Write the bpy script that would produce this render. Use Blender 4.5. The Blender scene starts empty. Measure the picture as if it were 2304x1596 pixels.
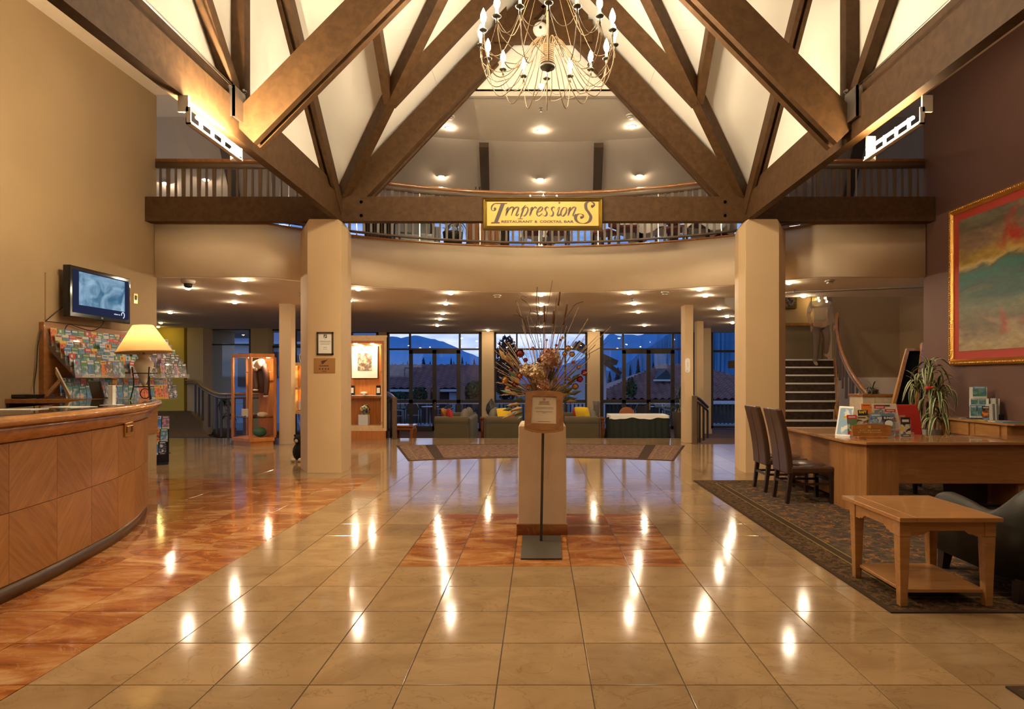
import bpy, bmesh, math, random
from mathutils import Vector, Matrix, Euler
from mathutils.geometry import tessellate_polygon
R = random.Random(7)
PI = math.pi
SC = bpy.context.scene
COL = SC.collection
# ------------------------------------------------------------------ camera
CX, CY, F, H = 1213.0, 850.5, 1345.0, 1.38
cam_d = bpy.data.cameras.new('camera'); cam = bpy.data.objects.new('camera', cam_d); COL.objects.link(cam)
cam.location = (0, 0, H); cam.rotation_euler = (PI/2, 0, 0)
cam_d.sensor_fit = 'HORIZONTAL'; cam_d.sensor_width = 36.0; cam_d.lens = F/2304*36
cam_d.shift_x = -(CX-1152)/2304; cam_d.shift_y = (CY-798)/2304
cam_d.clip_start = .05; cam_d.clip_end = 3000
SC.camera = cam
# ------------------------------------------------------------------ world: dusk sky with broken cloud
W = bpy.data.worlds.new('dusk_sky'); SC.world = W; W.use_nodes = True
nt = W.node_tree; nt.nodes.clear(); N = nt.nodes.new; LK = nt.links.new
tc = N('ShaderNodeTexCoord'); sep = N('ShaderNodeSeparateXYZ'); LK(tc.outputs['Generated'], sep.inputs[0])
mp = N('ShaderNodeMapping'); mp.inputs['Scale'].default_value = (1.6, 1.6, 7.0); LK(tc.outputs['Generated'], mp.inputs[0])
no = N('ShaderNodeTexNoise'); no.inputs['Scale'].default_value = 2.4; no.inputs['Detail'].default_value = 7; no.inputs['Roughness'].default_value = .58
LK(mp.outputs[0], no.inputs['Vector'])
cr = N('ShaderNodeValToRGB'); cr.color_ramp.elements[0].position = .40; cr.color_ramp.elements[1].position = .62
cr.color_ramp.elements[0].color = (.17, .33, .60, 1); cr.color_ramp.elements[1].color = (.80, .80, .92, 1)
LK(no.outputs['Fac'], cr.inputs[0])
gr = N('ShaderNodeValToRGB'); gr.color_ramp.elements[0].position = .02; gr.color_ramp.elements[1].position = .35
g0_ = gr.color_ramp.elements.new(0.0); g0_.color = (.04, .045, .05, 1); g1_ = gr.color_ramp.elements.new(.004); g1_.color = (1, 1, 1, 1)   # dark land below the horizon
gr.color_ramp.elements[2].color = (1, 1, 1, 1); gr.color_ramp.elements[3].color = (.30, .44, .70, 1)
LK(sep.outputs['Z'], gr.inputs[0])
mx = N('ShaderNodeMix'); mx.data_type = 'RGBA'; mx.blend_type = 'MULTIPLY'; mx.inputs[0].default_value = 1
LK(cr.outputs[0], mx.inputs[6]); LK(gr.outputs[0], mx.inputs[7])
bg = N('ShaderNodeBackground'); bg.inputs['Strength'].default_value = 1.5; LK(mx.outputs[2], bg.inputs[0])
wo = N('ShaderNodeOutputWorld'); LK(bg.outputs[0], wo.inputs[0])
# ------------------------------------------------------------------ view and light levels
SC.view_settings.view_transform = 'Standard'; SC.view_settings.look = 'None'
SC.view_settings.gamma = 1.0; SC.view_settings.use_curve_mapping = False
SC.view_settings.exposure = 0.0
WARM = (1.0, .79, .53)           # halogen downlights
CAND = (1.0, .83, .57)           # candle bulbs of the chandelier
L_DOWN, L_BULB, L_FLOOD, L_CAB = 470.0, 560.0, 420.0, 60.0
def lamp(name, typ, loc, energy, color, size=.2, rot=(0, 0, 0), **kw):
    d = bpy.data.lights.new(name, typ); d.energy = energy; d.color = color
    if typ == 'AREA': d.size = size
    else: d.shadow_soft_size = size
    for k, v in kw.items(): setattr(d, k, v)
    o = bpy.data.objects.new(name, d); COL.objects.link(o); o.location = loc; o.rotation_euler = rot
    return o
# unseen fill lamps added behind the camera to light the foreground
for x in (-3.9, -1.3, 1.3, 3.9):
    for y in (-2.2, 1.0):
        lamp('entrance_fill_lamp', 'AREA', (x, y, 5.55), 18, WARM, .35)
# fill lamps added above the aisles beside the pavilion, without fittings
for x in (-4.5, 4.6):
    for y in (4.2, 7.4):
        lamp('aisle_fill_lamp', 'AREA', (x, y, 5.6), 10, WARM, .3)
# unseen fill lamps added to brighten the stair well and corridor walls
lamp('stair_fill_lamp', 'AREA', (6.9, 12.3, 6.2), 45, WARM, .4)
lamp('corridor_fill_lamp', 'AREA', (-11.6, 19.4, 2.85), 150, (1, .78, .34), .4)

# ------------------------------------------------------------------ helpers
def P(px, py, d):
    return Vector(((px-CX)/F*d, d, H+(CY-py)/F*d))
def PX(px, d): return (px-CX)/F*d
def PZ(py, d): return H+(CY-py)/F*d
def PD(py): return F*H/(py-CY)          # distance of a floor point

class MB:
    """collects shapes, builds ONE mesh object"""
    def __init__(s): s.v = []; s.f = []; s.m = []; s.sm = []
    def add(s, vs, fs, m=0, smooth=False):
        b = len(s.v); s.v += [tuple(v) for v in vs]
        for f in fs: s.f.append([i+b for i in f]); s.m.append(m); s.sm.append(smooth)
        return s
    def box(s, x0, x1, y0, y1, z0, z1, m=0, M=None):
        vs = [Vector((x, y, z)) for z in (z0, z1) for y in (y0, y1) for x in (x0, x1)]
        if M: vs = [M @ v for v in vs]
        return s.add(vs, [(0,2,3,1),(4,5,7,6),(0,1,5,4),(2,6,7,3),(0,4,6,2),(1,3,7,5)], m)
    def bar(s, p0, p1, w, h, up=(0,0,1), m=0, w1=None, h1=None):
        p0, p1 = Vector(p0), Vector(p1); d = (p1-p0).normalized(); up = Vector(up)
        if abs(d.dot(up)) > .99: up = Vector((0,1,0))
        sd = d.cross(up).normalized(); u = sd.cross(d).normalized(); w1 = w1 or w; h1 = h1 or h
        vs = []
        for p, a, b in ((p0, w, h), (p1, w1, h1)):
            vs += [p-sd*a/2-u*b/2, p+sd*a/2-u*b/2, p+sd*a/2+u*b/2, p-sd*a/2+u*b/2]
        return s.add(vs, [(3,2,1,0),(4,5,6,7),(0,1,5,4),(1,2,6,5),(2,3,7,6),(3,0,4,7)], m)
    def tube(s, pts, r, n=6, m=0, caps=True, smooth=True):
        pts = [Vector(p) for p in pts]; rs = r if isinstance(r, (list, tuple)) else [r]*len(pts)
        ref = Vector((0,0,1)); vs = []; k = len(pts); prev = None
        for i, p in enumerate(pts):
            t = (pts[min(i+1,k-1)]-pts[max(i-1,0)])
            t = t.normalized() if t.length > 1e-9 else Vector((0,0,1))
            if prev is None:
                a = t.cross(ref); a = a if a.length > .05 else t.cross(Vector((1,0,0)))
            else: a = prev-t*prev.dot(t)
            a.normalize(); prev = a; b = t.cross(a)
            for j in range(n):
                c = 2*PI*j/n; vs.append(p+(a*math.cos(c)+b*math.sin(c))*rs[i])
        fs = [(i*n+j, i*n+(j+1)%n, (i+1)*n+(j+1)%n, (i+1)*n+j) for i in range(k-1) for j in range(n)]
        s.add(vs, fs, m, smooth)
        if caps:
            b = len(s.v)-len(vs)
            s.f += [[b+j for j in range(n)][::-1], [b+(k-1)*n+j for j in range(n)]]; s.m += [m, m]; s.sm += [False, False]
        return s
    def lathe(s, prof, n=16, c=(0,0,0), m=0, smooth=True, M=None):
        vs = []; c = Vector(c)
        for r, z in prof:
            for j in range(n):
                a = 2*PI*j/n; v = Vector((r*math.cos(a), r*math.sin(a), z)); v = M @ v if M else v
                vs.append(v+c)
        k = len(prof)
        fs = [(i*n+j, i*n+(j+1)%n, (i+1)*n+(j+1)%n, (i+1)*n+j) for i in range(k-1) for j in range(n)]
        s.add(vs, fs, m, smooth); b = len(s.v)-len(vs)
        if prof[0][0] > 1e-4: s.f.append([b+j for j in range(n)][::-1]); s.m.append(m); s.sm.append(False)
        if prof[-1][0] > 1e-4: s.f.append([b+(k-1)*n+j for j in range(n)]); s.m.append(m); s.sm.append(False)
        return s
    def prism(s, poly, z0, z1, m=0, M=None, mtop=None):
        k = len(poly); ar = sum(poly[i][0]*poly[(i+1)%k][1]-poly[(i+1)%k][0]*poly[i][1] for i in range(k))
        if ar < 0: poly = poly[::-1]
        vs = [Vector((p[0], p[1], z)) for z in (z0, z1) for p in poly]
        if M: vs = [M @ v for v in vs]
        tris = tessellate_polygon([[Vector((p[0], p[1], 0)) for p in poly]])
        b = len(s.v); s.v += [tuple(v) for v in vs]
        def ccw(t):
            a, bb, c = (poly[i] for i in t)
            return (bb[0]-a[0])*(c[1]-a[1])-(bb[1]-a[1])*(c[0]-a[0]) > 0
        for t in tris:
            t = t if ccw(t) else t[::-1]
            s.f.append([b+i for i in t[::-1]]); s.m.append(m); s.sm.append(False)
            s.f.append([b+k+i for i in t]); s.m.append(m if mtop is None else mtop); s.sm.append(False)
        for i in range(k):
            s.f.append([b+i, b+(i+1)%k, b+k+(i+1)%k, b+k+i]); s.m.append(m); s.sm.append(False)
        return s
    def ball(s, c, r, n=10, k=6, m=0, sc=(1,1,1)):
        prof = [(max(1e-5, math.sin(PI*i/k)) if 0 < i < k else 1e-5, -math.cos(PI*i/k)) for i in range(k+1)]
        M = Matrix.Diagonal((r*sc[0], r*sc[1], r*sc[2], 1))
        return s.lathe(prof, n, c, m, True, M)
    def quad(s, a, b, c, d, m=0): return s.add([a, b, c, d], [(0,1,2,3)], m)
    def sweep(s, path, prof, m=0, closed=False, smooth=False, up=(0,0,1)):
        """profile (side, up) carried along a level path; side = to the right of travel"""
        path = [Vector(p) for p in path]; k = len(path); q = len(prof); vs = []
        for i, p in enumerate(path):
            t = path[(i+1) % k if closed else min(i+1,k-1)]-path[(i-1) % k if closed else max(i-1,0)]
            t.z = 0; t.normalize(); sd = Vector((t.y, -t.x, 0))
            for a, b in prof: vs.append(p+sd*a+Vector((0,0,b)))
        fs = []
        for i in range(k if closed else k-1):
            for j in range(q):
                i2 = (i+1) % k; j2 = (j+1) % q
                fs.append((i*q+j, i*q+j2, i2*q+j2, i2*q+j))
        if not closed: fs += [tuple(range(q))[::-1], tuple((k-1)*q+j for j in range(q))]
        return s.add(vs, fs, m, smooth)
    def build(s, name, mats, parent=None, org=None, bevel=0, kind=None, fix=False):
        me = bpy.data.meshes.new(name)
        o0 = Vector(org) if org is not None else (Vector(parent.location) if (parent is not None and parent.get('_w')) else Vector((0,0,0)))
        me.from_pydata([Vector(v)-o0 for v in s.v], [], s.f)
        mats = mats if isinstance(mats, (list, tuple)) else [mats]
        for x in mats: me.materials.append(x)
        if s.f:
            me.polygons.foreach_set('material_index', s.m); me.polygons.foreach_set('use_smooth', s.sm)
        if fix:
            bm = bmesh.new(); bm.from_mesh(me); bmesh.ops.recalc_face_normals(bm, faces=bm.faces); bm.to_mesh(me); bm.free()
        me.update()
        return put(name, me, parent, bevel, kind, o0 if parent is None else None)
def put(name, me, parent=None, bevel=0, kind=None, loc=None):
    o = bpy.data.objects.new(name, me); COL.objects.link(o)
    if parent is not None: o.parent = parent
    elif loc is not None: o.location = loc
    if bevel:
        b = o.modifiers.new('edge', 'BEVEL'); b.width = bevel; b.segments = 2; b.limit_method = 'ANGLE'; b.angle_limit = .6
    if kind: o['kind'] = kind
    return o
def tag(o, label, cat, group=None, kind=None):
    o['label'] = label; o['category'] = cat
    if group: o['group'] = group
    if kind: o['kind'] = kind
    return o
def thing(name, label, cat, loc=(0,0,0), rz=0, group=None, world=False, kind=None):
    """an Empty at the base of a thing. world=True: its parts are given in world coordinates"""
    o = bpy.data.objects.new(name, None); COL.objects.link(o); o.empty_display_size = .1
    o.location = loc; o.rotation_euler = (0, 0, rz)
    if world: o['_w'] = 1
    return tag(o, label, cat, group, kind)
def dup(root, loc=None, rz=None, label=None, group=None):
    def cp(o, par):
        c = o.copy(); COL.objects.link(c)
        if par: c.parent = par
        for ch in [x for x in KIDS.get(o.name, [])]: cp(ch, c)
        return c
    KIDS = {}
    def walk(o):
        KIDS[o.name] = list(o.children)
        for x in o.children: walk(x)
    walk(root)
    c = cp(root, None)
    if loc is not None: c.location = loc
    if rz is not None: c.rotation_euler = (0, 0, rz)
    if label: c['label'] = label
    if group: c['group'] = group
    return c
def catmull(pts, k=6):
    pts = [Vector(p) for p in pts]; q = [pts[0]*2-pts[1]]+pts+[pts[-1]*2-pts[-2]]; out = []
    for i in range(1, len(q)-2):
        a, b, c, d = q[i-1:i+3]
        for j in range(k):
            t = j/k
            out.append(.5*((2*b)+(c-a)*t+(2*a-5*b+4*c-d)*t*t+(3*b-a-3*c+d)*t**3))
    return out+[pts[-1]]
# ------------------------------------------------------------------ materials
MATS = {}
def mat(name, col=(.5,.5,.5), rough=.5, metal=0, spec=.5, emit=None, es=0, alpha=1, trans=0, coat=0, bump=0, bscale=80, var=0, vscale=6, sheen=0):
    if name in MATS: return MATS[name]
    m = bpy.data.materials.new(name); m.use_nodes = True; MATS[name] = m
    nt = m.node_tree; b = nt.nodes['Principled BSDF']; I = b.inputs
    I['Base Color'].default_value = (*col, 1); I['Roughness'].default_value = rough; I['Metallic'].default_value = metal
    I['Specular IOR Level'].default_value = spec; I['Alpha'].default_value = alpha; I['Transmission Weight'].default_value = trans
    I['Coat Weight'].default_value = coat; I['Sheen Weight'].default_value = sheen
    if emit: I['Emission Color'].default_value = (*emit, 1); I['Emission Strength'].default_value = es
    if bump or var:
        t = nt.nodes.new('ShaderNodeTexCoord')
        if bump:
            n = nt.nodes.new('ShaderNodeTexNoise'); n.inputs['Scale'].default_value = bscale; n.inputs['Detail'].default_value = 3
            nt.links.new(t.outputs['Object'], n.inputs['Vector'])
            bp = nt.nodes.new('ShaderNodeBump'); bp.inputs['Strength'].default_value = bump; bp.inputs['Distance'].default_value = .01
            nt.links.new(n.outputs['Fac'], bp.inputs['Height']); nt.links.new(bp.outputs[0], I['Normal'])
        if var:
            n = nt.nodes.new('ShaderNodeTexNoise'); n.inputs['Scale'].default_value = vscale; n.inputs['Detail'].default_value = 4
            nt.links.new(t.outputs['Object'], n.inputs['Vector'])
            r = nt.nodes.new('ShaderNodeValToRGB'); r.color_ramp.elements[0].position = .3; r.color_ramp.elements[1].position = .7
            r.color_ramp.elements[0].color = (*[c*(1-var) for c in col], 1); r.color_ramp.elements[1].color = (*[min(1, c*(1+var)) for c in col], 1)
            nt.links.new(n.outputs['Fac'], r.inputs[0]); nt.links.new(r.outputs[0], I['Base Color'])
    return m
def wood(name, c1, c2, sc=(1, 12, 12), rough=.35, coat=.2, ns=3.0):
    if name in MATS: return MATS[name]
    m = mat(name, c1, rough, coat=coat); nt = m.node_tree; I = nt.nodes['Principled BSDF'].inputs
    t = nt.nodes.new('ShaderNodeTexCoord'); mp = nt.nodes.new('ShaderNodeMapping'); mp.inputs['Scale'].default_value = sc
    oi = nt.nodes.new('ShaderNodeObjectInfo'); vm = nt.nodes.new('ShaderNodeVectorMath'); vm.operation = 'SCALE'
    cb = nt.nodes.new('ShaderNodeCombineXYZ')
    for i in range(3): nt.links.new(oi.outputs['Random'], cb.inputs[i])
    vm.inputs['Scale'].default_value = 31.0; nt.links.new(cb.outputs[0], vm.inputs[0])
    nt.links.new(t.outputs['Object'], mp.inputs[0])
    ad = nt.nodes.new('ShaderNodeVectorMath'); nt.links.new(mp.outputs[0], ad.inputs[0]); nt.links.new(vm.outputs[0], ad.inputs[1])
    n = nt.nodes.new('ShaderNodeTexNoise'); n.inputs['Scale'].default_value = ns; n.inputs['Detail'].default_value = 6; n.inputs['Distortion'].default_value = .6
    nt.links.new(ad.outputs[0], n.inputs['Vector'])
    r = nt.nodes.new('ShaderNodeValToRGB'); r.color_ramp.elements[0].position = .32; r.color_ramp.elements[1].position = .68
    r.color_ramp.elements[0].color = (*c1, 1); r.color_ramp.elements[1].color = (*c2, 1)
    nt.links.new(n.outputs['Fac'], r.inputs[0]); nt.links.new(r.outputs[0], I['Base Color'])
    bp = nt.nodes.new('ShaderNodeBump'); bp.inputs['Strength'].default_value = .08; bp.inputs['Distance'].default_value = .004
    nt.links.new(n.outputs['Fac'], bp.inputs['Height']); nt.links.new(bp.outputs[0], I['Normal'])
    return m
def glassy(name, tint=(.9, .95, 1), refl=.06, rough=.0):
    """clear pane: sees straight through, mirrors a little by Fresnel"""
    if name in MATS: return MATS[name]
    m = bpy.data.materials.new(name); m.use_nodes = True; MATS[name] = m; nt = m.node_tree; nt.nodes.clear()
    tr = nt.nodes.new('ShaderNodeBsdfTransparent'); tr.inputs[0].default_value = (*tint, 1)
    gl = nt.nodes.new('ShaderNodeBsdfGlossy'); gl.inputs['Roughness'].default_value = rough
    fr = nt.nodes.new('ShaderNodeFresnel'); fr.inputs[0].default_value = 1.0+refl*7
    mx = nt.nodes.new('ShaderNodeMixShader'); o = nt.nodes.new('ShaderNodeOutputMaterial')
    nt.links.new(fr.outputs[0], mx.inputs[0]); nt.links.new(tr.outputs[0], mx.inputs[1]); nt.links.new(gl.outputs[0], mx.inputs[2]); nt.links.new(mx.outputs[0], o.inputs[0])
    return m
def acrylic(name, k=.10):
    if name in MATS: return MATS[name]
    m = bpy.data.materials.new(name); m.use_nodes = True; MATS[name] = m; nt = m.node_tree; nt.nodes.clear()
    tr = nt.nodes.new('ShaderNodeBsdfTransparent'); gl = nt.nodes.new('ShaderNodeBsdfDiffuse'); gl.inputs[0].default_value = (.8, .82, .82, 1)
    mx = nt.nodes.new('ShaderNodeMixShader'); mx.inputs[0].default_value = k; o = nt.nodes.new('ShaderNodeOutputMaterial')
    nt.links.new(tr.outputs[0], mx.inputs[1]); nt.links.new(gl.outputs[0], mx.inputs[2]); nt.links.new(mx.outputs[0], o.inputs[0])
    return m
def marble(name, stops, vein, sc, dist, rough):
    if name in MATS: return MATS[name]
    m = mat(name, stops[0][1], rough, spec=.6); nt = m.node_tree; I = nt.nodes['Principled BSDF'].inputs
    N = nt.nodes.new; L = nt.links.new
    t = N('ShaderNodeTexCoord'); oi = N('ShaderNodeObjectInfo'); ge = N('ShaderNodeNewGeometry')
    sm = N('ShaderNodeMath'); L(oi.outputs['Random'], sm.inputs[0]); L(ge.outputs['Random Per Island'], sm.inputs[1])
    fr = N('ShaderNodeMath'); fr.operation = 'FRACT'; L(sm.outputs[0], fr.inputs[0])
    cb = N('ShaderNodeCombineXYZ'); L(fr.outputs[0], cb.inputs[0]); L(fr.outputs[0], cb.inputs[2])
    vs = N('ShaderNodeVectorMath'); vs.operation = 'SCALE'; vs.inputs['Scale'].default_value = 57.0; L(cb.outputs[0], vs.inputs[0])
    mp = N('ShaderNodeMapping'); mp.inputs['Scale'].default_value = sc; L(t.outputs['Object'], mp.inputs[0])
    ad = N('ShaderNodeVectorMath'); L(mp.outputs[0], ad.inputs[0]); L(vs.outputs[0], ad.inputs[1])
    n = N('ShaderNodeTexNoise'); n.inputs['Scale'].default_value = 1.0; n.inputs['Detail'].default_value = 8; n.inputs['Roughness'].default_value = .6; n.inputs['Distortion'].default_value = dist
    L(ad.outputs[0], n.inputs['Vector'])
    r = N('ShaderNodeValToRGB'); e = r.color_ramp.elements
    while len(e) < len(stops): e.new(.5)
    for i, (p, c) in enumerate(stops): e[i].position = p; e[i].color = (*c, 1)
    L(n.outputs['Fac'], r.inputs[0])
    # thin veins where a second noise crosses its middle
    n2 = N('ShaderNodeTexNoise'); n2.inputs['Scale'].default_value = 1.3; n2.inputs['Detail'].default_value = 5; n2.inputs['Distortion'].default_value = 1.6; L(ad.outputs[0], n2.inputs['Vector'])
    m1 = N('ShaderNodeMath'); m1.operation = 'SUBTRACT'; m1.inputs[1].default_value = .5; L(n2.outputs['Fac'], m1.inputs[0])
    m2 = N('ShaderNodeMath'); m2.operation = 'ABSOLUTE'; L(m1.outputs[0], m2.inputs[0])
    m3 = N('ShaderNodeMapRange'); m3.inputs['From Min'].default_value = 0; m3.inputs['From Max'].default_value = .010; m3.inputs['To Min'].default_value = .42; m3.inputs['To Max'].default_value = 0; L(m2.outputs[0], m3.inputs['Value'])
    mx = N('ShaderNodeMix'); mx.data_type = 'RGBA'; L(m3.outputs[0], mx.inputs[0]); L(r.outputs[0], mx.inputs[6]); mx.inputs[7].default_value = (*vein, 1)
    hs = N('ShaderNodeHueSaturation'); mr = N('ShaderNodeMapRange'); mr.inputs['To Min'].default_value = .86; mr.inputs['To Max'].default_value = 1.1
    L(fr.outputs[0], mr.inputs['Value']); L(mr.outputs[0], hs.inputs['Value']); L(mx.outputs[2], hs.inputs['Color']); L(hs.outputs[0], I['Base Color'])
    return m
def emis(name, col, s):
    if name in MATS: return MATS[name]
    m = bpy.data.materials.new(name); m.use_nodes = True; MATS[name] = m; nt = m.node_tree; nt.nodes.clear()
    e = nt.nodes.new('ShaderNodeEmission'); e.inputs[0].default_value = (*col, 1); e.inputs[1].default_value = s
    o = nt.nodes.new('ShaderNodeOutputMaterial'); nt.links.new(e.outputs[0], o.inputs[0]); return m
def text_mesh(body, size, name='lettering', m=None, parent=None, M=None, sx=1, bold=0, depth=.0012, align='CENTER'):
    c = bpy.data.curves.new('words', 'FONT'); c.body = body; c.size = size; c.align_x = align; c.align_y = 'CENTER'; c.offset = bold; c.extrude = depth; c.resolution_u = 2
    t = bpy.data.objects.new('words', c); COL.objects.link(t)
    me = bpy.data.meshes.new_from_object(t.evaluated_get(bpy.context.evaluated_depsgraph_get()))
    bpy.data.objects.remove(t); bpy.data.curves.remove(c)
    me.transform(Matrix.Diagonal((sx, 1, 1, 1)))
    if M: me.transform(M)
    if parent is not None and parent.get('_w'): me.transform(Matrix.Translation(-Vector(parent.location)))
    me.materials.clear(); me.materials.append(m)
    return put(name, me, parent)

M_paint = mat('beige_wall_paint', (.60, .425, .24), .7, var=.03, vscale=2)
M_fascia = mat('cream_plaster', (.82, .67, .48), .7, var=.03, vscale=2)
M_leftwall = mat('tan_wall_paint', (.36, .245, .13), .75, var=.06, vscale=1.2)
M_plum = mat('plum_wall_paint', (.15, .075, .058), .6, var=.05, vscale=1.5)
M_white = mat('white_ceiling_board', (.82, .77, .69), .75)
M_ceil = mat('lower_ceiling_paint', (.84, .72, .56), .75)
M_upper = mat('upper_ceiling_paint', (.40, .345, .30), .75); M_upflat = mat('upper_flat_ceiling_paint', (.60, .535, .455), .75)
M_beam = wood('stained_roof_timber', (.054, .025, .0085), (.082, .039, .013), (3, 3, 3), .62, 0, 4)
MATS['stained_roof_timber'].node_tree.nodes['Principled BSDF'].inputs['Specular IOR Level'].default_value = .25
M_dark = mat('dark_brown_paint', (.050, .030, .018), .4)
M_rail = wood('varnished_handrail_wood', (.26, .095, .028), (.36, .15, .045), (6, 6, 6), .22, .5)
M_balus = mat('brown_baluster_paint', (.115, .072, .042), .45)
M_steel = mat('brushed_steel', (.45, .42, .38), .35, 1)
M_black = mat('black_plastic', (.012, .012, .013), .3)
M_iron = mat('black_iron', (.02, .018, .016), .5, .3)
M_alu = mat('window_frame_bronze', (.055, .038, .024), .4, .2)
M_pane = glassy('clear_window_glass', (.93, .96, 1.0), .07)
M_case = glassy('clear_case_glass', (.98, .98, .97), .025)
M_paper = mat('white_paper', (.80, .78, .73), .6)
M_carpet = mat('purple_brown_carpet', (.115, .072, .062), .95, spec=.1, bump=.5, bscale=200, var=.3, vscale=40)
M_grout = mat('floor_grout', (.06, .038, .022), .8)
M_cream = marble('cream_marble', [(.30, (.25, .152, .073)), (.55, (.315, .205, .105)), (.75, (.35, .215, .112))], (.17, .085, .035), (2.2, 3.2, 3), .9, .10)
M_red = marble('red_marble', [(.32, (.17, .046, .010)), (.45, (.28, .085, .019)), (.54, (.35, .145, .042)), (.68, (.46, .26, .12))], (.45, .29, .16), (1.5, 3.6, 3), 1.5, .10)
M_glow = emis('halogen_glow', WARM, L_DOWN)
M_bulb = emis('candle_bulb_glow', CAND, L_BULB)
# ================================================================== SETTING
XC, YC, HW = .06, 5.9, 2.97            # pavilion centre and half width
XL, XR, YW = -5.81, 5.84, 9.08         # side walls and where they end
ZC, ZA = 2.92, 5.66                    # lower ceiling, aisle and upper ceiling
T = .4227; TX, TY = -.189, 4.376       # tile grid
YF = 13.6                              # back edge of the marble floor
# ---- floor: slab, then its tiles
fl = MB().prism([(-10.2, -4), (7.6, -4), (7.6, 12.58), (3.31, 12.58), (3.31, YF), (-7.2, YF), (-7.72, 14.0), (-10.2, 14.0)], -.25, -.004).build('floor', M_grout, kind='structure')
tag(fl, 'polished cream and red marble tile floor of the lobby', 'floor')
def tile_me(m, n):
    b = MB(); a = T/2-.0024; c = a-.0015
    vs = [(-a,-a,-.004),(a,-a,-.004),(a,a,-.004),(-a,a,-.004),(-a,-a,-.0012),(a,-a,-.0012),(a,a,-.0012),(-a,a,-.0012),(-c,-c,0),(c,-c,0),(c,c,0),(-c,c,0)]
    fs = [(i, (i+1) % 4, (i+1) % 4+4, i+4) for i in range(4)]+[(i+4, (i+1) % 4+4, (i+1) % 4+8, i+8) for i in range(4)]+[(8, 9, 10, 11)]
    me = bpy.data.meshes.new(n); me.from_pydata(vs, [], fs); me.materials.append(m); return me
me_c, me_r = tile_me(M_cream, 'cream_tile'), tile_me(M_red, 'red_tile')
cells = []
for i in range(-24, 18):
    for j in range(-7, 22):
        x, y = TX+(i+.5)*T, TY+(j+.5)*T
        if y < 1.4 or y > YF-.1 or x < -9.6 or x > 7.2 or (y > 12.4 and x > 3.2): continue
        red = (x < TX-5*T and y < TY+9*T) or (-2 <= i < 3 and 0 <= j < 4)
        px, py = CX+x/y*F, CY+H/y*F
        vis = -40 < px < 2340 and py < 1640
        hid = (x > 2.3 and 3.6 < y < 7.8) or (x < -4.3 and y < 6.4) or (abs(x) < 1.7 and 10.6 < y < 12.1)
        cells.append((x, y, red, vis and not hid))
cells.sort(key=lambda c: (not c[3], c[1]))
rest = {False: MB(), True: MB()}
for k, (x, y, red, vis) in enumerate(cells):
    if k < 300 and vis:
        o = put('tile', me_r if red else me_c, fl); o.location = (x, y, 0)
    else:
        a = T/2-.0024; rest[red].add([(x-a,y-a,-.003),(x+a,y-a,-.003),(x+a,y+a,-.003),(x-a,y+a,-.003),(x-a,y-a,0),(x+a,y-a,0),(x+a,y+a,0),(x-a,y+a,0)], [(4,5,6,7),(0,1,5,4),(1,2,6,5),(2,3,7,6),(3,0,4,7)])
for red in rest:
    rest[red].build('tile_field', M_red if red else M_cream, fl, kind='stuff')
MB().box(-7.2, 3.31, YF, YF+.03, -.42, -.001).build('step_edge', M_cream, fl)
def struct(name, mb, m, label=None, cat=None, **k):
    o = mb.build(name, m, kind='structure', **k)
    if label: tag(o, label, cat)
    return o
# sunken lounge floor, the carpeted ways beside it
struct('floor_lounge', MB().box(-13, 8, YF-.05, 20.4, -.6, -.42), M_carpet, 'carpeted floor of the sunken lounge', 'floor')
struct('floor_side_steps', MB().box(3.32, 8, 12.59, 14.0, -.4, -.03).box(3.32, 8, 14.0, 15.2, -.5, -.2).box(3.32, 8, 15.2, 20.4, -.6, -.35), M_carpet, 'carpeted steps going down behind the far pillar', 'steps')
rp = [(-10.4, 14.01), (-7.73, 14.01), (-10.4, 17.9), (-11.95, 20.2), (-13.6, 20.2)]
rz = [0, 0, .323, .5, .5]
b = MB(); b.add([(x, y, z) for (x, y), z in zip(rp, rz)]+[(x, y, z-.3) for (x, y), z in zip(rp, rz)], [(0,1,2,3,4)]+[(i+5, (i+1) % 5+5, (i+1) % 5, i) for i in range(5)])
M_ramp = mat('brown_ramp_carpet', (.15, .095, .05), .95, spec=.1, bump=.5, bscale=150, var=.35, vscale=25)
struct('floor_ramp', b, M_ramp, 'brown carpeted ramp rising to the corridor door', 'ramp')
# side walls
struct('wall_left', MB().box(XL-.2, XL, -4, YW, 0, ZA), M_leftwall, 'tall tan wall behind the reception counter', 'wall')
struct('wall_right', MB().box(XR, XR+.2, -4, YW, 0, ZA), M_plum, 'tall plum wall carrying the large painting', 'wall')
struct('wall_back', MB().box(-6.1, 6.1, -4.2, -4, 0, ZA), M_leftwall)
# aisle ceilings and upper ceiling with its curved rim
def arc(x, c=10.83, s=.30, w=2.4): return c-s*((x-.1)/w)**2
rim = [(x/2, max(9.8, arc(x/2))) for x in range(-18, 19)]
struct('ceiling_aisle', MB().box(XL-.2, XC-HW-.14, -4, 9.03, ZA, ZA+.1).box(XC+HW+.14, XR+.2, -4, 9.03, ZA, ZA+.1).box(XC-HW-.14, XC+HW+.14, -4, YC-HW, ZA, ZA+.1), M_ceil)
struct('ceiling_upper', MB().prism([(-9.0, 9.03)]+rim+[(9.0, 9.03)], ZA, ZA+.08), M_upflat, 'flat upper ceiling with a curved rim over the balcony', 'ceiling')
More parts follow.
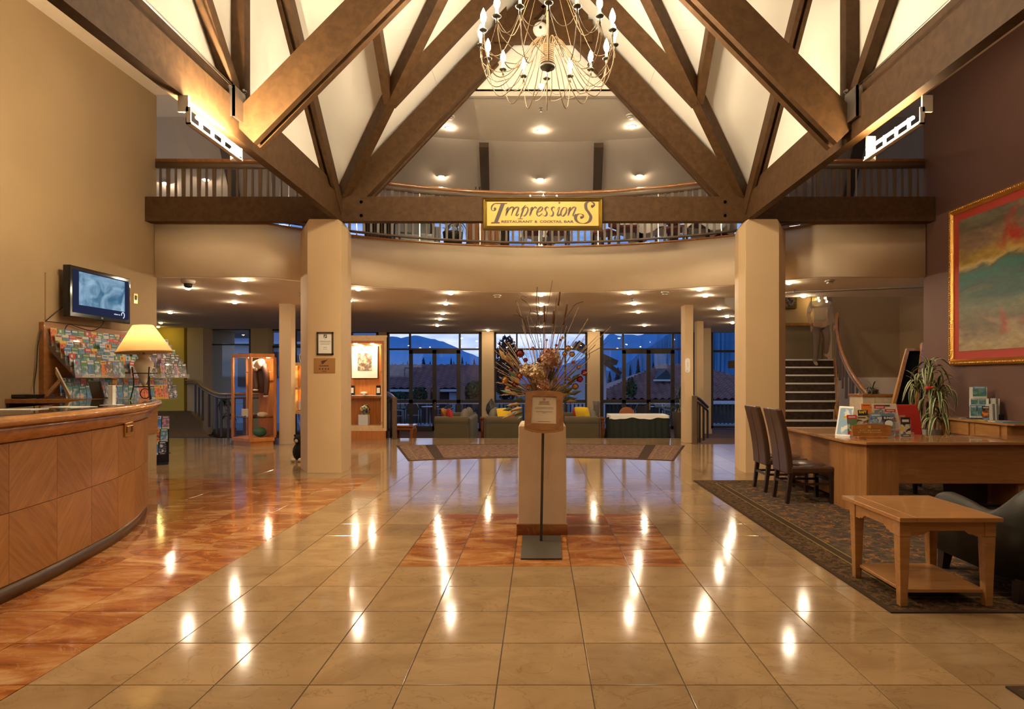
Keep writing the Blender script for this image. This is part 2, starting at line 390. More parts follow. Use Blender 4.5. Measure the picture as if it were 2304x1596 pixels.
# steep soffit beyond the rim, in facets between dark ribs
b = MB(); s0 = [(x, y, ZA) for x, y in rim]; s1 = [(x*1.16, max(11.5, arc(x, 13.0, .22)), 4.86) for x, y in rim]
b.add(s0+s1, [(i, i+1, len(rim)+i+1, len(rim)+i) for i in range(len(rim)-1)], 0)
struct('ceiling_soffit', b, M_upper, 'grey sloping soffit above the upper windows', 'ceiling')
for x in (-7.2, -5.2, -3.12, -.99, 1.07, 3.25, 5.3, 7.2):
    y0, y1 = max(9.8, arc(x)), max(11.5, arc(x, 13.0, .22))
    o = MB().bar((x, y0-.05, ZA-.10), (x*1.16, y1+.02, 4.80), .17, .10).build('trim_rib', M_dark, kind='structure')
# gable infill above the balcony opening, with a ledge line
ztop = lambda x: 7.42-1.07*abs(x-XC)
xe = (7.42-ZA)/1.07
Mv = Matrix(((1,0,0,0),(0,0,1,0),(0,1,0,0),(0,0,0,1)))
b = MB().prism([(XC-xe, ZA), (XC+xe, ZA), (XC, 7.42)], 9.03, 9.06, M=Mv)
struct('wall_gable', b, M_white)
struct('trim_ledge', MB().box(XC-xe-.1, XC+xe+.1, 8.985, 9.04, ZA-.04, ZA+.03), mat('ledge_grey', (.52, .46, .40), .6))
# lower ceiling slab = balcony floor, cut away for the stair well
def fas(x):
    ax = abs(x-.04)
    if ax >= 4.15: return 9.02
    return 4.33+math.sqrt(max(0, 6.27**2-ax*ax))
fpath = [(XL+.02, 9.0)]+[(-4.11+8.3*i/44, fas(-4.11+8.3*i/44)) for i in range(45)]+[(XR-.02, 9.0)]
slab = [(-14.0, YW-.02), (XL, YW-.02)]+[(x, y+.08) for x, y in fpath]+[(XR, YW-.02), (8.2, YW-.02), (8.2, 11.25), (3.36, 11.5), (4.75, 14.2), (5.3, 15.72), (8.2, 15.72), (8.2, 20.4), (-14.0, 20.4)]
struct('ceiling_lower', MB().prism(slab, ZC, ZC+.74), [M_ceil], 'low ceiling under the balcony full of downlights', 'ceiling')
pf = [(x, y, 0) for x, y in fpath]
struct('trim_fascia', MB().sweep(pf, [(0, ZC-.012), (.0, 3.69), (-.14, 3.69), (-.14, ZC-.012)], smooth=True), M_fascia, 'cream balcony fascia sweeping round in a shallow curve', 'fascia')
struct('trim_fascia_cap', MB().sweep(pf, [(.02, 3.692), (.02, 3.722), (-.16, 3.722), (-.16, 3.692)], smooth=True), M_rail)
# ---- balcony balustrade
bl = thing('balustrade', 'curved wooden balcony balustrade with tapering flat balusters', 'balustrade', (0, 0, 3.722))
MB().sweep(pf, [(-.02, .83), (-.02, .915), (-.075, .915), (-.075, .83)], smooth=True).build('top_rail', M_balus, bl)
hp = [(x, y+.048, .945) for x, y in fpath]
MB().tube(hp, .034, 8).build('handrail', M_rail, bl)
MB().sweep(pf, [(-.03, .05), (-.03, .085), (-.07, .085), (-.07, .05)], smooth=True).build('bottom_rail', M_balus, bl)
def taper(w0, w1):
    b = MB(); z0, z1 = .085, .83
    vs = [(-w0/2,-.011,z0),(w0/2,-.011,z0),(w0/2,.011,z0),(-w0/2,.011,z0),(-w1/2,-.011,z1),(w1/2,-.011,z1),(w1/2,.011,z1),(-w1/2,.011,z1)]
    return b.add(vs, [(3,2,1,0),(4,5,6,7),(0,1,5,4),(1,2,6,5),(2,3,7,6),(3,0,4,7)])
ba = taper(.040, .056).build('baluster', M_balus, bl); bb = taper(.036, .024).build('baluster', M_balus, bl)
mA, mB_ = ba.data, bb.data
bpy.data.objects.remove(ba); bpy.data.objects.remove(bb)
mS = MB().box(-.008, .008, -.008, .008, .0, .83).build('baluster', M_steel, bl); mSd = mS.data; bpy.data.objects.remove(mS)
acc, k, step = 0.06, 0, .1155
L = [Vector((x, y, 0)) for x, y in fpath]
for i in range(len(L)-1):
    d = L[i+1]-L[i]; ln = d.length
    while acc < ln:
        p = L[i]+d*(acc/ln); o = put('baluster', mSd if k % 9 == 8 else (mA if k % 2 else mB_), bl)
        n = Vector((-d.y, d.x, 0)).normalized(); o.location = p+n*.048; o.rotation_euler = (0, 0, math.atan2(d.y, d.x)); acc += step; k += 1
    acc -= ln
# ---- two visible columns
def column(sgn, label):
    X = lambda x: XC+sgn*x
    base = [(-3.43, 8.69), (-2.94, 8.69), (-2.925, 8.95), (-3.0, 9.35), (-3.45, 9.5), (-3.715, 9.16)]
    pts = [(X(-x) if False else XC+(x if sgn < 0 else -x), y) for x, y in base]
    cx = sum(p[0] for p in pts)/6; cy = sum(p[1] for p in pts)/6
    b = MB(); rings = []
    for z, s in ((0, 1), (3.61, 1), (3.69, .86)):
        rings.append([(cx+(x-cx)*s, (y if s == 1 else max(y, 8.69) if False else y), z) for x, y in pts])
    vs = [v for r_ in rings for v in r_]; n = 6
    fs = [(i*n+j, i*n+(j+1) % n, (i+1)*n+(j+1) % n, (i+1)*n+j) for i in range(2) for j in range(n)]+[tuple(range(12, 18))]
    b.add(vs, fs)
    o = b.build('column', M_paint, kind='structure', fix=True, bevel=.006)
    return tag(o, label, 'column')
column(-1, 'beige six-sided column carrying the framed certificate and plaque')
column(1, 'beige six-sided column standing behind the two brown dining chairs')
for (x0, x1, y0, y1), lab in (((PX(628, 12.4), PX(655, 12.4), 12.4, 12.62), 'slim square pillar behind the hexagonal display case'), ((PX(1541, 12.6), PX(1560, 12.6), 12.6, 12.95), 'slim square pillar carrying the oval notice plate'),
                              ((PX(1568, 16.2), PX(1583, 16.2), 16.2, 16.45), 'slim tan pillar beyond the step handrail'), ((PX(1581, 18.5), PX(1600, 18.5), 18.5, 18.8), 'pale pillar with a skirting beside the last window')):
    o = MB().box(x0, x1, y0, y1, -.42 if y0 > 13 else 0, ZC).build('pillar', M_paint, kind='structure', bevel=.004); tag(o, lab, 'pillar')
    if y0 > 18: MB().box(x0-.02, x1+.02, y0-.02, y1, -.40, -.22).build('skirting', M_paint, o, org=(0,0,0))
# ---- roof: ceiling boards of the crossed gables
zr, h = 7.42, HW+.19
z_e = zr-1.07*h
c = (XC, YC, zr); em = [(XC+h, YC, zr), (XC, YC+h, zr), (XC-h, YC, zr), (XC, YC-h, zr)]; cn = [(XC+h, YC+h, z_e), (XC-h, YC+h, z_e), (XC-h, YC-h, z_e), (XC+h, YC-h, z_e)]
roof = bpy.data.objects.new('ceiling_roof', None); COL.objects.link(roof); tag(roof, 'white boarded ceiling of the crossed gable roof', 'ceiling', kind='structure')
for i in range(4):
    for e, q in ((em[i], cn[i]), (em[(i+1) % 4], cn[i])):
        # two boards per slope with a seam between
        e, q, cc = Vector(e), Vector(q), Vector(c)
        m1, m2 = e.lerp(q, .5), cc.lerp(q, .5)
        up = Vector((0, 0, .03))
        for poly in ((cc, e, m1-(m1-e)*.004, m2-(m2-cc)*.004), (m2, m1, q)):
            k = len(poly); MB().add(list(poly)+[p+up for p in poly], [tuple(range(k)), tuple(range(k, 2*k))[::-1]]+[(j, (j+1) % k, (j+1) % k+k, j+k) for j in range(k)]).build('ceiling_board', M_white, roof)
# white infill of the side gables and of the entrance gable
for s in (-1, 1):
    Mx = Matrix(((0,0,1,0),(1,0,0,0),(0,1,0,0),(0,0,0,1)))
    x0 = XC+s*(HW+.13); x0, x1 = sorted((x0, x0+s*.04))
    b = MB().prism([(YC-HW-.05, 4.06), (YC+HW-.05, 4.06), (YC+HW-.05, 4.26), (YC, 7.44), (YC-HW-.05, 4.26)], x0, x1, M=Mx)
    struct('wall_side_gable', b, M_white)
struct('wall_entrance_gable', MB().prism([(XC-xe, ZA), (XC+xe, ZA), (XC, 7.42)], 2.86, 2.9, M=Mv), M_white)
# ---- timbers
def truss(name, label): return tag(bpy.data.objects.new(name, None), label, 'roof truss', kind='structure')
def tim(par, name, p0, p1, w, d, up=(0,0,1), n=1, gap=.05):
    p0, p1 = Vector(p0), Vector(p1); b = MB()
    if n == 1: b.bar(p0, p1, w, d, up)
    else:
        t = (p1-p0).normalized(); sd = t.cross(Vector(up)).normalized()
        for q in (-1, 1): b.bar(p0+sd*q*(gap+w)/2, p1+sd*q*(gap+w)/2, w, d, up)
        b.bar(p0+Vector((0, 0, .03)), p1+Vector((0, 0, .03)), gap, d*.6, up)
    mid = (p0+p1)/2
    o = b.build(name, M_beam, par, org=(0, 0, 0)); return o
zz = lambda a: 7.08-1.07*a
tf = truss('roof_truss', 'front gable truss of dark timber carrying the restaurant sign'); COL.objects.link(tf)
tim(tf, 'tie_beam', (XL+.01, 8.87, 3.87), (XR-.01, 8.87, 3.87), .14, .36)
for s in (-1, 1):
    MB().box(*sorted((XC+s*(HW-.38), XC+s*(HW+.02))), 8.83, 8.93, 4.055, 4.30).build('gusset_block', M_beam, tf)
    tim(tf, 'rafter', (XC+s*HW, 8.87, zz(HW)+.02), (XC+s*.1, 8.87, zz(.1)), .132, .36)
    tim(tf, 'ridge_post', (XC+s*.60, 8.835, 6.625), (XC+s*.60, 8.835, 7.1), .12, .12, (0, 1, 0))
    tim(tf, 'edge_batten', (XC+s*(HW-.12), 8.96, zz(HW-.12)-.22), (XC+s*.7, 8.96, zz(.7)-.22), .05, .10)
tim(tf, 'collar_beam', (XC-.72, 8.79, 6.46), (XC+.72, 8.79, 6.46), .1, .32)
for x in (-2.62, 2.74):
    for z in (3.77, 3.97):
        MB().lathe([(.001, -.018), (.012, -.018), (.014, -.008), (.026, -.008), (.026, 0)], 8, (x, 8.80, z), M=Matrix.Rotation(-PI/2, 4, 'X') @ Matrix.Diagonal((1, 1, -1, 1))).build('bolt', M_dark, tf)
for s, lab in ((-1, 'side gable truss of dark timber above the reception counter'), (1, 'side gable truss of dark timber above the desk')):
    ts = truss('roof_truss', lab); COL.objects.link(ts)
    x = XC+s*(HW+.06)
    tim(ts, 'tie_beam', (XC+s*(HW+.05), 8.795, 3.87), (XC+s*(HW+.05), .6, 3.87), .10, .36)
    tim(ts, 'wall_plate', (XC+s*(HW+.085), 8.795, 4.13), (XC+s*(HW+.085), .6, 4.13), .06, .16)
    for q in (-1, 1):
        tim(ts, 'rafter', (x, YC+q*(HW-.05), zz(HW-.05)-.12), (x, YC+q*.05, zz(.05)-.1), .055, .20, n=2, gap=.045)
    tim(ts, 'king_post', (x, YC+.05, 4.06), (x, YC+.05, 7.0), .13, .12, (0, 1, 0))
    tim(ts, 'strut', (x, YC-.03, 4.10), (x, YC-1.35, 5.55), .10, .12)
    # brace from the tie beam up to the ridge crossing
    tim(ts, 'brace', (XC+s*(HW-.02), YC, 3.78), (XC+s*.12, YC, 6.66), .075, .34, n=2, gap=.06)
    # steel hanger and bolts at its foot
    b = MB().box(-.012, .012, -.11, .11, -.17, .12).box(-.05, .012, -.11, -.10, -.17, .12).box(-.05, .012, .10, .11, -.17, .12)
    o = b.build('steel_hanger', M_steel, ts); o.location = (XC+s*(HW-.03), YC-.16, 4.02); o.rotation_euler = (0, 0, 0 if s < 0 else PI)
    for dz, dy in ((.10, -.06), (.22, .02), (.05, .20), (.02, .30)):
        o = MB().lathe([(.001, .03), (.013, .03), (.013, .012), (.026, .012), (.026, 0)], 8, M=Matrix.Rotation(-s*PI/2, 4, 'Y')).build('bolt', M_steel, ts); o.location = (XC+s*(HW-.005)-s*.0, YC-.05+dy, 4.07+dz*.0+dz-.1)
    for dx, pr in ((0, .006), (.02, .006)):
        MB().tube([(XC+s*(HW-.02), YC-.2, 4.12+dx), (XC+s*(HW-.02), 2.9, 4.16+dx)], .004, 4).build('cable', M_steel, ts)
tv = truss('roof_truss', 'valley rafters, jack rafters and ridges meeting under the apex'); COL.objects.link(tv)
zv = lambda a: 7.30-1.07*a
for sx in (-1, 1):
    for sy in (-1, 1):
        tim(tv, 'valley_rafter', (XC+sx*(HW-.02), YC+sy*(HW-.02), zv(HW-.02)-.02), (XC, YC, zv(0)), .12, .22)
        for a in (2.06, 1.12):
            if sy < 0 and a > 2: pass
            tim(tv, 'jack_rafter', (XC+sx*a, YC+sy*a, zv(a)-.04), (XC+sx*.05, YC+sy*a, zv(.05)-.04), .10, .20)
            tim(tv, 'jack_rafter', (XC+sx*a, YC+sy*a, zv(a)-.04), (XC+sx*a, YC+sy*.05, zv(.05)-.04), .10, .20)
tim(tv, 'ridge', (XC-HW, YC, 7.28), (XC+HW, YC, 7.28), .1, .22); tim(tv, 'ridge', (XC, YC-HW, 7.28), (XC, YC+HW, 7.28), .1, .22)
# ---- far walls of the lower floor
YG = 20.2
M_pier = mat('tan_pier_paint', (.50, .36, .19), .75)
M_yel = mat('mustard_wall_paint', (.66, .45, .05), .75)
struct('wall_far_pier', MB().box(PX(421, 18.4), PX(457, 18.4), 18.4, 20.3, -.4, ZC), M_pier)
struct('wall_far_pier_middle', MB().box(PX(564, 18.6), PX(603, 18.6), 18.6, 19.0, -.42, ZC), M_pier)
struct('wall_far_infill', MB().box(PX(850, YG), PX(872, YG), YG, YG+.3, -.42, ZC).box(PX(690, YG), PX(790, YG), YG, YG+.3, -.42, ZC), M_pier)
for k, (a, bq) in enumerate(((1084, 1111), (1322, 1350))):
    o = struct('wall_window_pier_%d' % k, MB().box(PX(a, YG-.35), PX(bq, YG-.35), YG-.35, YG+.1, -.42, ZC), M_paint)
    MB().box(PX(a, YG-.35)-.02, PX(bq, YG-.35)+.02, YG-.375, YG, -.42, -.26).build('skirting', M_paint, o, org=(0, 0, 0))
struct('wall_corridor', MB().box(PX(388, 20.9)-.0, PX(413, 18.4), 18.42, 21.2, -.4, 3.2), M_yel)
b = MB().box(-15, PX(352, 20.5), 20.5, 20.7, -.4, 3.3).box(PX(352, 20.5), PX(390, 20.5), 20.5, 20.7, PZ(782, 20.5), 3.3)
struct('wall_corridor_end', b, M_yel)
dr = tag(bpy.data.objects.new('door_1', None), 'open corridor doorway with a pale yellow frame', 'door', kind='structure'); COL.objects.link(dr)
M_ydoor = mat('pale_yellow_gloss', (.80, .66, .26), .4)
MB().box(PX(378, 20.45), PX(389, 20.45), 20.40, 20.5, .45, PZ(770, 20.45)).box(PX(345, 20.45), PX(389, 20.45), 20.40, 20.5, PZ(783, 20.45), PZ(770, 20.45)).build('door_frame', M_ydoor, dr)
for py in (800, 848, 897):
    MB().box(PX(375.5, 20.42), PX(378.5, 20.42), 20.38, 20.42, PZ(py+5, 20.4), PZ(py-5, 20.4)).build('hinge', M_steel, dr)
# stair well walls on the other side
M_stairwall = mat('brown_stair_wall', (.30, .19, .09), .75)
struct('wall_stair', MB().box(6.66, 8.4, 13.6, 13.8, 1.39, 6.3).box(5.5, 8.4, 15.5, 15.7, 0, 6.3).box(8.2, 8.4, 9, 15.5, 0, 6.3), M_stairwall, 'brown wall rising beside the stairs', 'wall')
struct('wall_stair_base', MB().box(6.3, 8.4, 13.5, 13.62, 0, 1.39), M_fascia)
struct('ceiling_stair', MB().box(3.3, 8.4, 11.2, 15.7, 6.3, 6.4), M_ceil)
# ================================================================== WINDOWS AND THE WORLD OUTSIDE
def window(idx, label, y, x0, x1, ups, top=747, trans=(784, 788), door=None, mid=(900, 907), zb=-.42, low=None, right=6, left=5):
    w = tag(bpy.data.objects.new('window_%d' % idx, None), label, 'window', kind='structure'); COL.objects.link(w)
    X = lambda p: PX(p, y); Z = lambda p: PZ(p, y); ty = .10
    def bx(n, a, b, c, d, dy=0, t=ty): return MB().box(X(a), X(b), y+dy, y+dy+t, c, d).build(n, M_alu, w)
    zt = Z(top); bx('frame', x0, x0+left, zb, zt); bx('frame', x1-right, x1, zb, zt)
    MB().box(X(x0), X(x1), y, y+ty, zt-.05, ZC).build('frame', M_alu, w); MB().box(X(x0), X(x1), y, y+ty, zb, zb+.09).build('frame', M_alu, w)
    MB().box(X(x0), X(x1), y+.01, y+ty-.01, Z(trans[1]), Z(trans[0])).build('transom', M_alu, w)
    for a, b in ups: bx('mullion', a, b, zb if not door else Z(trans[1]), zt, .005)
    MB().box(X(x0+2), X(x1-2), y+.05, y+.056, Z(trans[0]), zt-.03).build('pane', M_pane, w)
    if not door:
        MB().box(X(x0+2), X(x1-2), y+.05, y+.056, zb+.05, Z(trans[1])).build('pane', M_pane, w)
        if mid: MB().box(X(x0), X(x1), y+.01, y+ty-.01, Z(mid[1]), Z(mid[0])).build('mid_rail', M_alu, w)
    else:
        a, m0, m1, b = door
        for p0, p1 in ((x0+2, a), (b, x1-2)):
            MB().box(X(p0), X(p1), y+.05, y+.056, zb+.05, Z(trans[1])).build('pane', M_pane, w)
            MB().box(X(p0), X(p1), y+.01, y+ty-.01, Z(mid[1]), Z(mid[0])).build('mid_rail', M_alu, w)
        for p0, p1, hs in ((a, (m0+m1)/2, 1), ((m0+m1)/2, b, 0)):
            e = 8.2 if hs else 4.4; f = 4.4 if hs else 8.2
            lf = MB().box(X(p0), X(p0+e), y-.02, y+.05, zb+.02, Z(trans[1])).box(X(p1-f), X(p1), y-.02, y+.05, zb+.02, Z(trans[1])) \
                .box(X(p0), X(p1), y-.02, y+.05, Z(trans[1]+8), Z(trans[1])).box(X(p0), X(p1), y-.02, y+.05, Z(mid[1]), Z(mid[0])).box(X(p0), X(p1), y-.02, y+.05, zb+.02, zb+.17).build('door_leaf', M_alu, w)
            MB().box(X(p0+2), X(p1-2), y+.01, y+.016, zb+.1, Z(trans[1]+3)).build('pane', M_pane, lf)
            if not hs:
                MB().box(X(p0+2.2)-.02, X(p0+2.2)+.02, y-.045, y-.02, Z(922), Z(905)).tube([(X(p0+2.2), y-.05, Z(910)), (X(p0+2.2), y-.09, Z(910)), (X(p0+11), y-.09, Z(910))], .012, 6).build('handle', mat('brass', (.75, .52, .22), .25, 1), lf)
    return w
window(1, 'window of dark bronze frames beside the mustard corridor', 18.9, 457, 566, [], 739, (774, 777), None, None)
window(2, 'window half hidden behind the slim square pillar', 18.9, 603, 700, [(658, 665)], 741, (778, 783), None, None)
window(3, 'narrow window strip showing above the lit wooden cabinet', YG, 788, 852, [], 746, (785, 788), None, None)
window(4, 'glazed double doors and sidelights beside the lit wooden cabinet', YG, 870, 1085, [(920, 924), (1032, 1036)], 748, door=(920.5, 973, 982, 1035.5), right=8)
window(5, 'wide window seen through the dried flowers', YG, 1111, 1323, [(1161, 1164.5), (1270, 1274)], 748, mid=(900, 907))
window(6, 'glazed double doors behind the black skirted table', YG, 1350, 1566, [(1400, 1404), (1512, 1517)], 748, door=(1400, 1455, 1463.5, 1517.5), left=8)
window(7, 'tall window behind the step handrail', YG, 1600, 1760, [], 744, (788, 793), None, None, zb=-.33)
# upper windows behind the balcony tables
M_uw = mat('upper_window_frame', (.03, .028, .03), .4)
for k in range(7):
    rx = [-8.35, -6.03, -3.62, -1.15, 1.24, 3.77, 6.15, 8.35]
    x0, x1 = rx[k], rx[k+1]; y0, y1 = (max(11.5, arc(x/1.16, 13.0, .22)) for x in (x0, x1))
    d = Vector((x1-x0, y1-y0, 0)); a = math.atan2(d.y, d.x); ln = d.length
    w = tag(bpy.data.objects.new('window_%d' % (8+k), None), ['upper window at the far end of the gallery over the counter', 'upper window above the corridor pillars', 'upper window behind the dark drapes and plant', 'upper window behind the wine barrel and sign', 'upper window behind the clothed balcony tables', 'upper window behind the dark red drapes', 'upper window at the gallery end over the stairs'][k], 'window', kind='structure')
    COL.objects.link(w); w.location = (x0, y0, 0); w.rotation_euler = (0, 0, a)
    for u0, u1, z0, z1 in ((0, ln, 4.74, 4.9), (0, ln, 3.66, 3.76), (0, .12, 3.66, 4.86), (ln-.06, ln, 3.66, 4.86), (ln*.5-.03, ln*.5+.03, 3.66, 4.86)):
        MB().box(u0, u1, -.04, .04, z0, z1).build('frame', M_uw, w)
    MB().box(.05, ln-.03, -.003, .003, 3.7, 4.8).build('pane', M_pane, w)
# ---- terrace
M_deck = mat('terrace_paving', (.15, .16, .18), .7, var=.2, vscale=3)
M_wh = mat('white_trim_paint', (.62, .64, .68), .5)
struct('floor_terrace', MB().box(-14, 16, 20.41, 24.2, -.7, -.45), M_deck, 'terrace paving outside the glazed doors', 'terrace')
tb = thing('terrace_balustrade', 'terrace balustrade of dark slats under a white cap rail', 'balustrade', (0, 23.5, -.45))
MB().box(-13, 14, -.06, .06, .80, .87).build('cap_rail', M_wh, tb)
sl = MB().box(-.03, .03, -.015, .015, .02, .8); sm = sl.build('slat', M_dark, tb); smd = sm.data; bpy.data.objects.remove(sm)
x = -7.6
while x < 9.4:
    o = put('slat', smd, tb); o.location = (x, 0, 0); x += .155
M_cane = mat('brown_cane', (.14, .085, .05), .6)
def alu_chair(label, loc, rz):
    t = thing('cafe_chair', label, 'chair', loc, rz, 'aluminium chairs on the terrace')
    MB().box(-.2, .2, -.2, .2, .43, .455).build('seat', M_cane, t); MB().box(-.19, .19, .19, .215, .5, .82).build('backrest', M_cane, t)
    fr = [(-.24, -.22, .64), (-.25, 0, .66), (-.24, .20, .72), (-.17, .23, .87), (0, .235, .92), (.17, .23, .87), (.24, .20, .72), (.25, 0, .66), (.24, -.22, .64)]
    MB().tube(catmull(fr, 4), .014, 6).build('arm_hoop', M_steel, t)
    for sx in (-1, 1):
        for sy in (-1, 1): MB().tube([(sx*.24, sy*.21, .66), (sx*.23, sy*.23, 0)], .013, 6).build('leg', M_steel, t)
    return t
zt_ = -.45
for lab, px, yy, rz in (('aluminium terrace chair with its back to the first door leaf', 930, 22.0, PI), ('aluminium terrace chair behind the sofa with the orange cushion', 1000, 22.4, -.9), ('aluminium terrace chair turned sideways beside the small brown table', 893, 21.6, 1.9),
                        ('aluminium terrace chair facing away behind the middle of the skirted table', 1443, 21.8, PI), ('aluminium terrace chair behind the second leaf over the skirted table', 1502, 23.05, PI+.3), ('aluminium terrace chair turned sideways at the skirted table end', 1505, 21.6, 1.3)):
    alu_chair(lab, (PX(px, yy), yy, zt_), rz)
for lab, px, yy in (('round aluminium terrace table behind the first glazed doors', 968, 22.6), ('round aluminium terrace table behind the skirted table', 1452, 22.75)):
    t = thing('cafe_table', lab, 'table', (PX(px, yy), yy, zt_), 0, 'aluminium tables on the terrace')
    MB().lathe([(.001, .72), (.33, .72), (.34, .735), (.33, .75), (.001, .75)], 18).build('table_top', M_steel, t); MB().lathe([(.22, 0), (.2, .03), (.03, .05), (.025, .72)], 10).build('pedestal', M_steel, t)
# ---- houses across the garden
def gable_house(name, label, x0, x1, y0, y1, zg, ze, zrg, mw, mr, hip=0, tiles=None):
    t = thing(name, label, 'building', ((x0+x1)/2, y0, zg), world=True)
    MB().box(x0+.5, x1-.5, y0+.6, y1-.6, zg, ze+.1).build('wall', mw, t)
    ym = (y0+y1)/2
    b = MB(); A = [(x0, y0, ze), (x1, y0, ze), (x1, y1, ze), (x0, y1, ze), (x0+hip, ym, zrg), (x1-hip, ym, zrg)]
    b.add(A+[(p[0], p[1], p[2]-.15) for p in A[:4]], [(0,1,5,4),(2,3,4,5),(1,2,5),(3,0,4),(0,6,7,1),(1,7,8,2),(2,8,9,3),(3,9,6,0),(9,8,7,6)]); b.build('roof', mr, t)
    MB().box(x0, x1, y0-.06, y0+.02, ze-.16, ze+.02).build('gutter', M_wh, t)
    if tiles:   # courses of curved tiles on the near slope, past counting
        b = MB(); tw, nr = tiles; n = int((x1-x0)/(tw/6)); vs = []; fs = []
        for r_ in range(nr):
            for e in (0, 1):
                f = (r_+e)/nr
                for i in range(n+1):
                    x = x0+(x1-x0)*i/n; lim = hip*f
                    x = min(max(x, x0+lim), x1-lim)
                    vs.append((x, y0+(ym-y0)*f-.03, ze+(zrg-ze)*f+.05+(.09 if e == 0 else 0)+.045*math.cos(2*PI*i/6)))
        for r_ in range(nr):
            for i in range(n):
                a = r_*2*(n+1)+i; fs.append((a, a+1, a+n+2, a+n+1))
                if r_: c_ = (r_*2-1)*(n+1)+i; fs.append((c_, c_+1, a+1, a))
        b.add(vs, fs); b.build('roof_tiles', mr, t, kind='stuff')
    return t
M_tile1 = mat('brown_red_roof_tile', (.19, .09, .085), .7, var=.25, vscale=1.2)
M_tile2 = mat('red_roof_tile', (.26, .12, .10), .65, var=.25, vscale=1.5)
M_hw = mat('pale_render', (.52, .56, .64), .8); M_hd = mat('dark_garden_wall', (.05, .055, .06), .8)
hA = gable_house('garden_house', 'long low house with a brown red roof beyond the first glazed doors', PX(640, 45), PX(1110, 45), 45, 55, -3.2, PZ(877, 45), PZ(821.5, 50), M_hd, M_tile1, 0, (.55, 16))
MB().box(PX(1009, 44.9), PX(1026, 44.9), 45.3, 45.65, -3.2, PZ(884, 44.9)).build('garage_door', M_hw, hA)
M_bk = mat('red_brick_pier', (.30, .14, .10), .8)
for a, bq in ((961, 970), (978, 988), (1036, 1046)): MB().box(PX(a, 44.6), PX(bq, 44.6), 44.2, 44.9, -3.2, PZ(870, 44.6)).build('brick_pier', M_bk, hA)
hB = gable_house('tiled_house', 'large house with a red wavy tiled hip roof beyond the second glazed doors', PX(1318, 31), PX(1840, 31), 31, 43, -2.8, PZ(903, 31), PZ(822, 37), M_hd, M_tile2, 5.2, (.36, 22))
b = MB().add([(PX(1472, 33.5), 33.3, PZ(854, 33.3)), (PX(1514, 33.5), 33.3, PZ(854, 33.3)), (PX(1498, 33.5), 33.3, PZ(832, 33.3)), (PX(1498, 33.5), 36.5, PZ(832, 33.3))], [(0,1,2),(0,2,3),(1,3,2)]).build('dormer', M_hd, hB)
MB().box(PX(1470, 33.2), PX(1516, 33.2), 33.1, 33.25, PZ(858, 33.2), PZ(854, 33.2)).build('dormer_sill', M_wh, hB)
hC = thing('white_house', 'white house with dark overhanging eaves beside the second glazed doors', 'building', (PX(1330, 27), 27, -2.8), world=True)
MB().box(PX(1290, 27), PX(1364, 27), 27, 30.4, -2.8, PZ(818, 27)).build('wall', M_hw, hC)
b = MB(); b.bar(P(1300, 770, 26.6), P(1396, 842, 26.6), .5, .16, (0, 0, 1)).bar(P(1290, 776, 27.6), P(1382, 818, 27.6), 2.4, .2, (0, 0, 1)); b.build('eaves', M_dark, hC)
hD = thing('pale_apartment_house', 'pale apartment house with shuttered windows beyond the far pillars', 'building', (PX(560, 30), 30, -3), world=True)
M_bl = mat('blue_white_render', (.40, .46, .60), .8)
MB().box(PX(430, 30), PX(760, 30), 30, 38, -3, PZ(700, 30)).build('wall', M_bl, hD)
for px0, px1, py0, py1 in ((460, 480, 742, 756), (500, 562, 742, 760), (497, 520, 800, 870), (462, 478, 790, 870), (536, 560, 795, 870), (610, 640, 792, 850), (655, 690, 742, 770), (655, 690, 800, 860)):
    f = MB().box(PX(px0, 29.95), PX(px1, 29.95), 29.9, 30.05, PZ(py1, 29.9), PZ(py0, 29.9)).build('window', mat('shutter_brown', (.08, .05, .045), .6), hD)
    MB().box(PX(px0+2, 29.9), PX(px1-2, 29.9), 29.86, 29.9, PZ(py1-2, 29.9), PZ(py0+2, 29.9)).build('pane', mat('dark_glass', (.03, .045, .08), .1), f)
MB().box(PX(425, 29.6), PX(700, 29.6), 29.3, 30, PZ(775, 29.6), PZ(770, 29.6)).build('balcony_slab', M_wh, hD)
# ---- garden ground, hills, trees
M_gard = mat('dark_garden_ground', (.035, .06, .04), .9, var=.3, vscale=.3)
struct('ground_garden', MB().box(-150, 150, 24.2, 220, -3.6, -3.2), M_gard)
def ridge(label, d, pts, col, seed, depth):
    rr = random.Random(seed); b = MB(); n = 160; vs = []
    xs = [p[0] for p in pts]
    for i in range(n+1):
        px = xs[0]+(xs[-1]-xs[0])*i/n
        for (a, ya), (c, yc) in zip(pts, pts[1:]):
            if a <= px <= c: py = ya+(yc-ya)*(px-a)/(c-a)
        z = PZ(py+rr.uniform(-1.3, 1.3), d); x = PX(px, d)
        vs += [(x*.8, d*.8, -8), (x*.93, d*.93, z*.45*rr.uniform(.8, 1.2)), (x, d, z), (x*1.2, d*1.2, -8)]
    b.add(vs, [(i*4+j, (i+1)*4+j, (i+1)*4+j+1, i*4+j+1) for i in range(n) for j in range(3)], 0, True)
    o = b.build('hills', mat('hill_'+str(seed), col, .95, spec=0, var=.12, vscale=.006), kind='structure'); tag(o, label, 'hills')  # distance haze is painted into col, the bluish base colour
ridge('blue mountain range above the long low house', 1150, [(380, 780), (600, 752), (780, 748), (880, 757), (900, 760), (940, 755), (1000, 770), (1048, 792), (1085, 806), (1130, 818), (1250, 826), (1330, 800), (1372, 748), (1392, 758), (1410, 752), (1440, 756), (1480, 738), (1560, 705), (1700, 660), (1900, 640)], (.12, .31, .54), 3, 1)
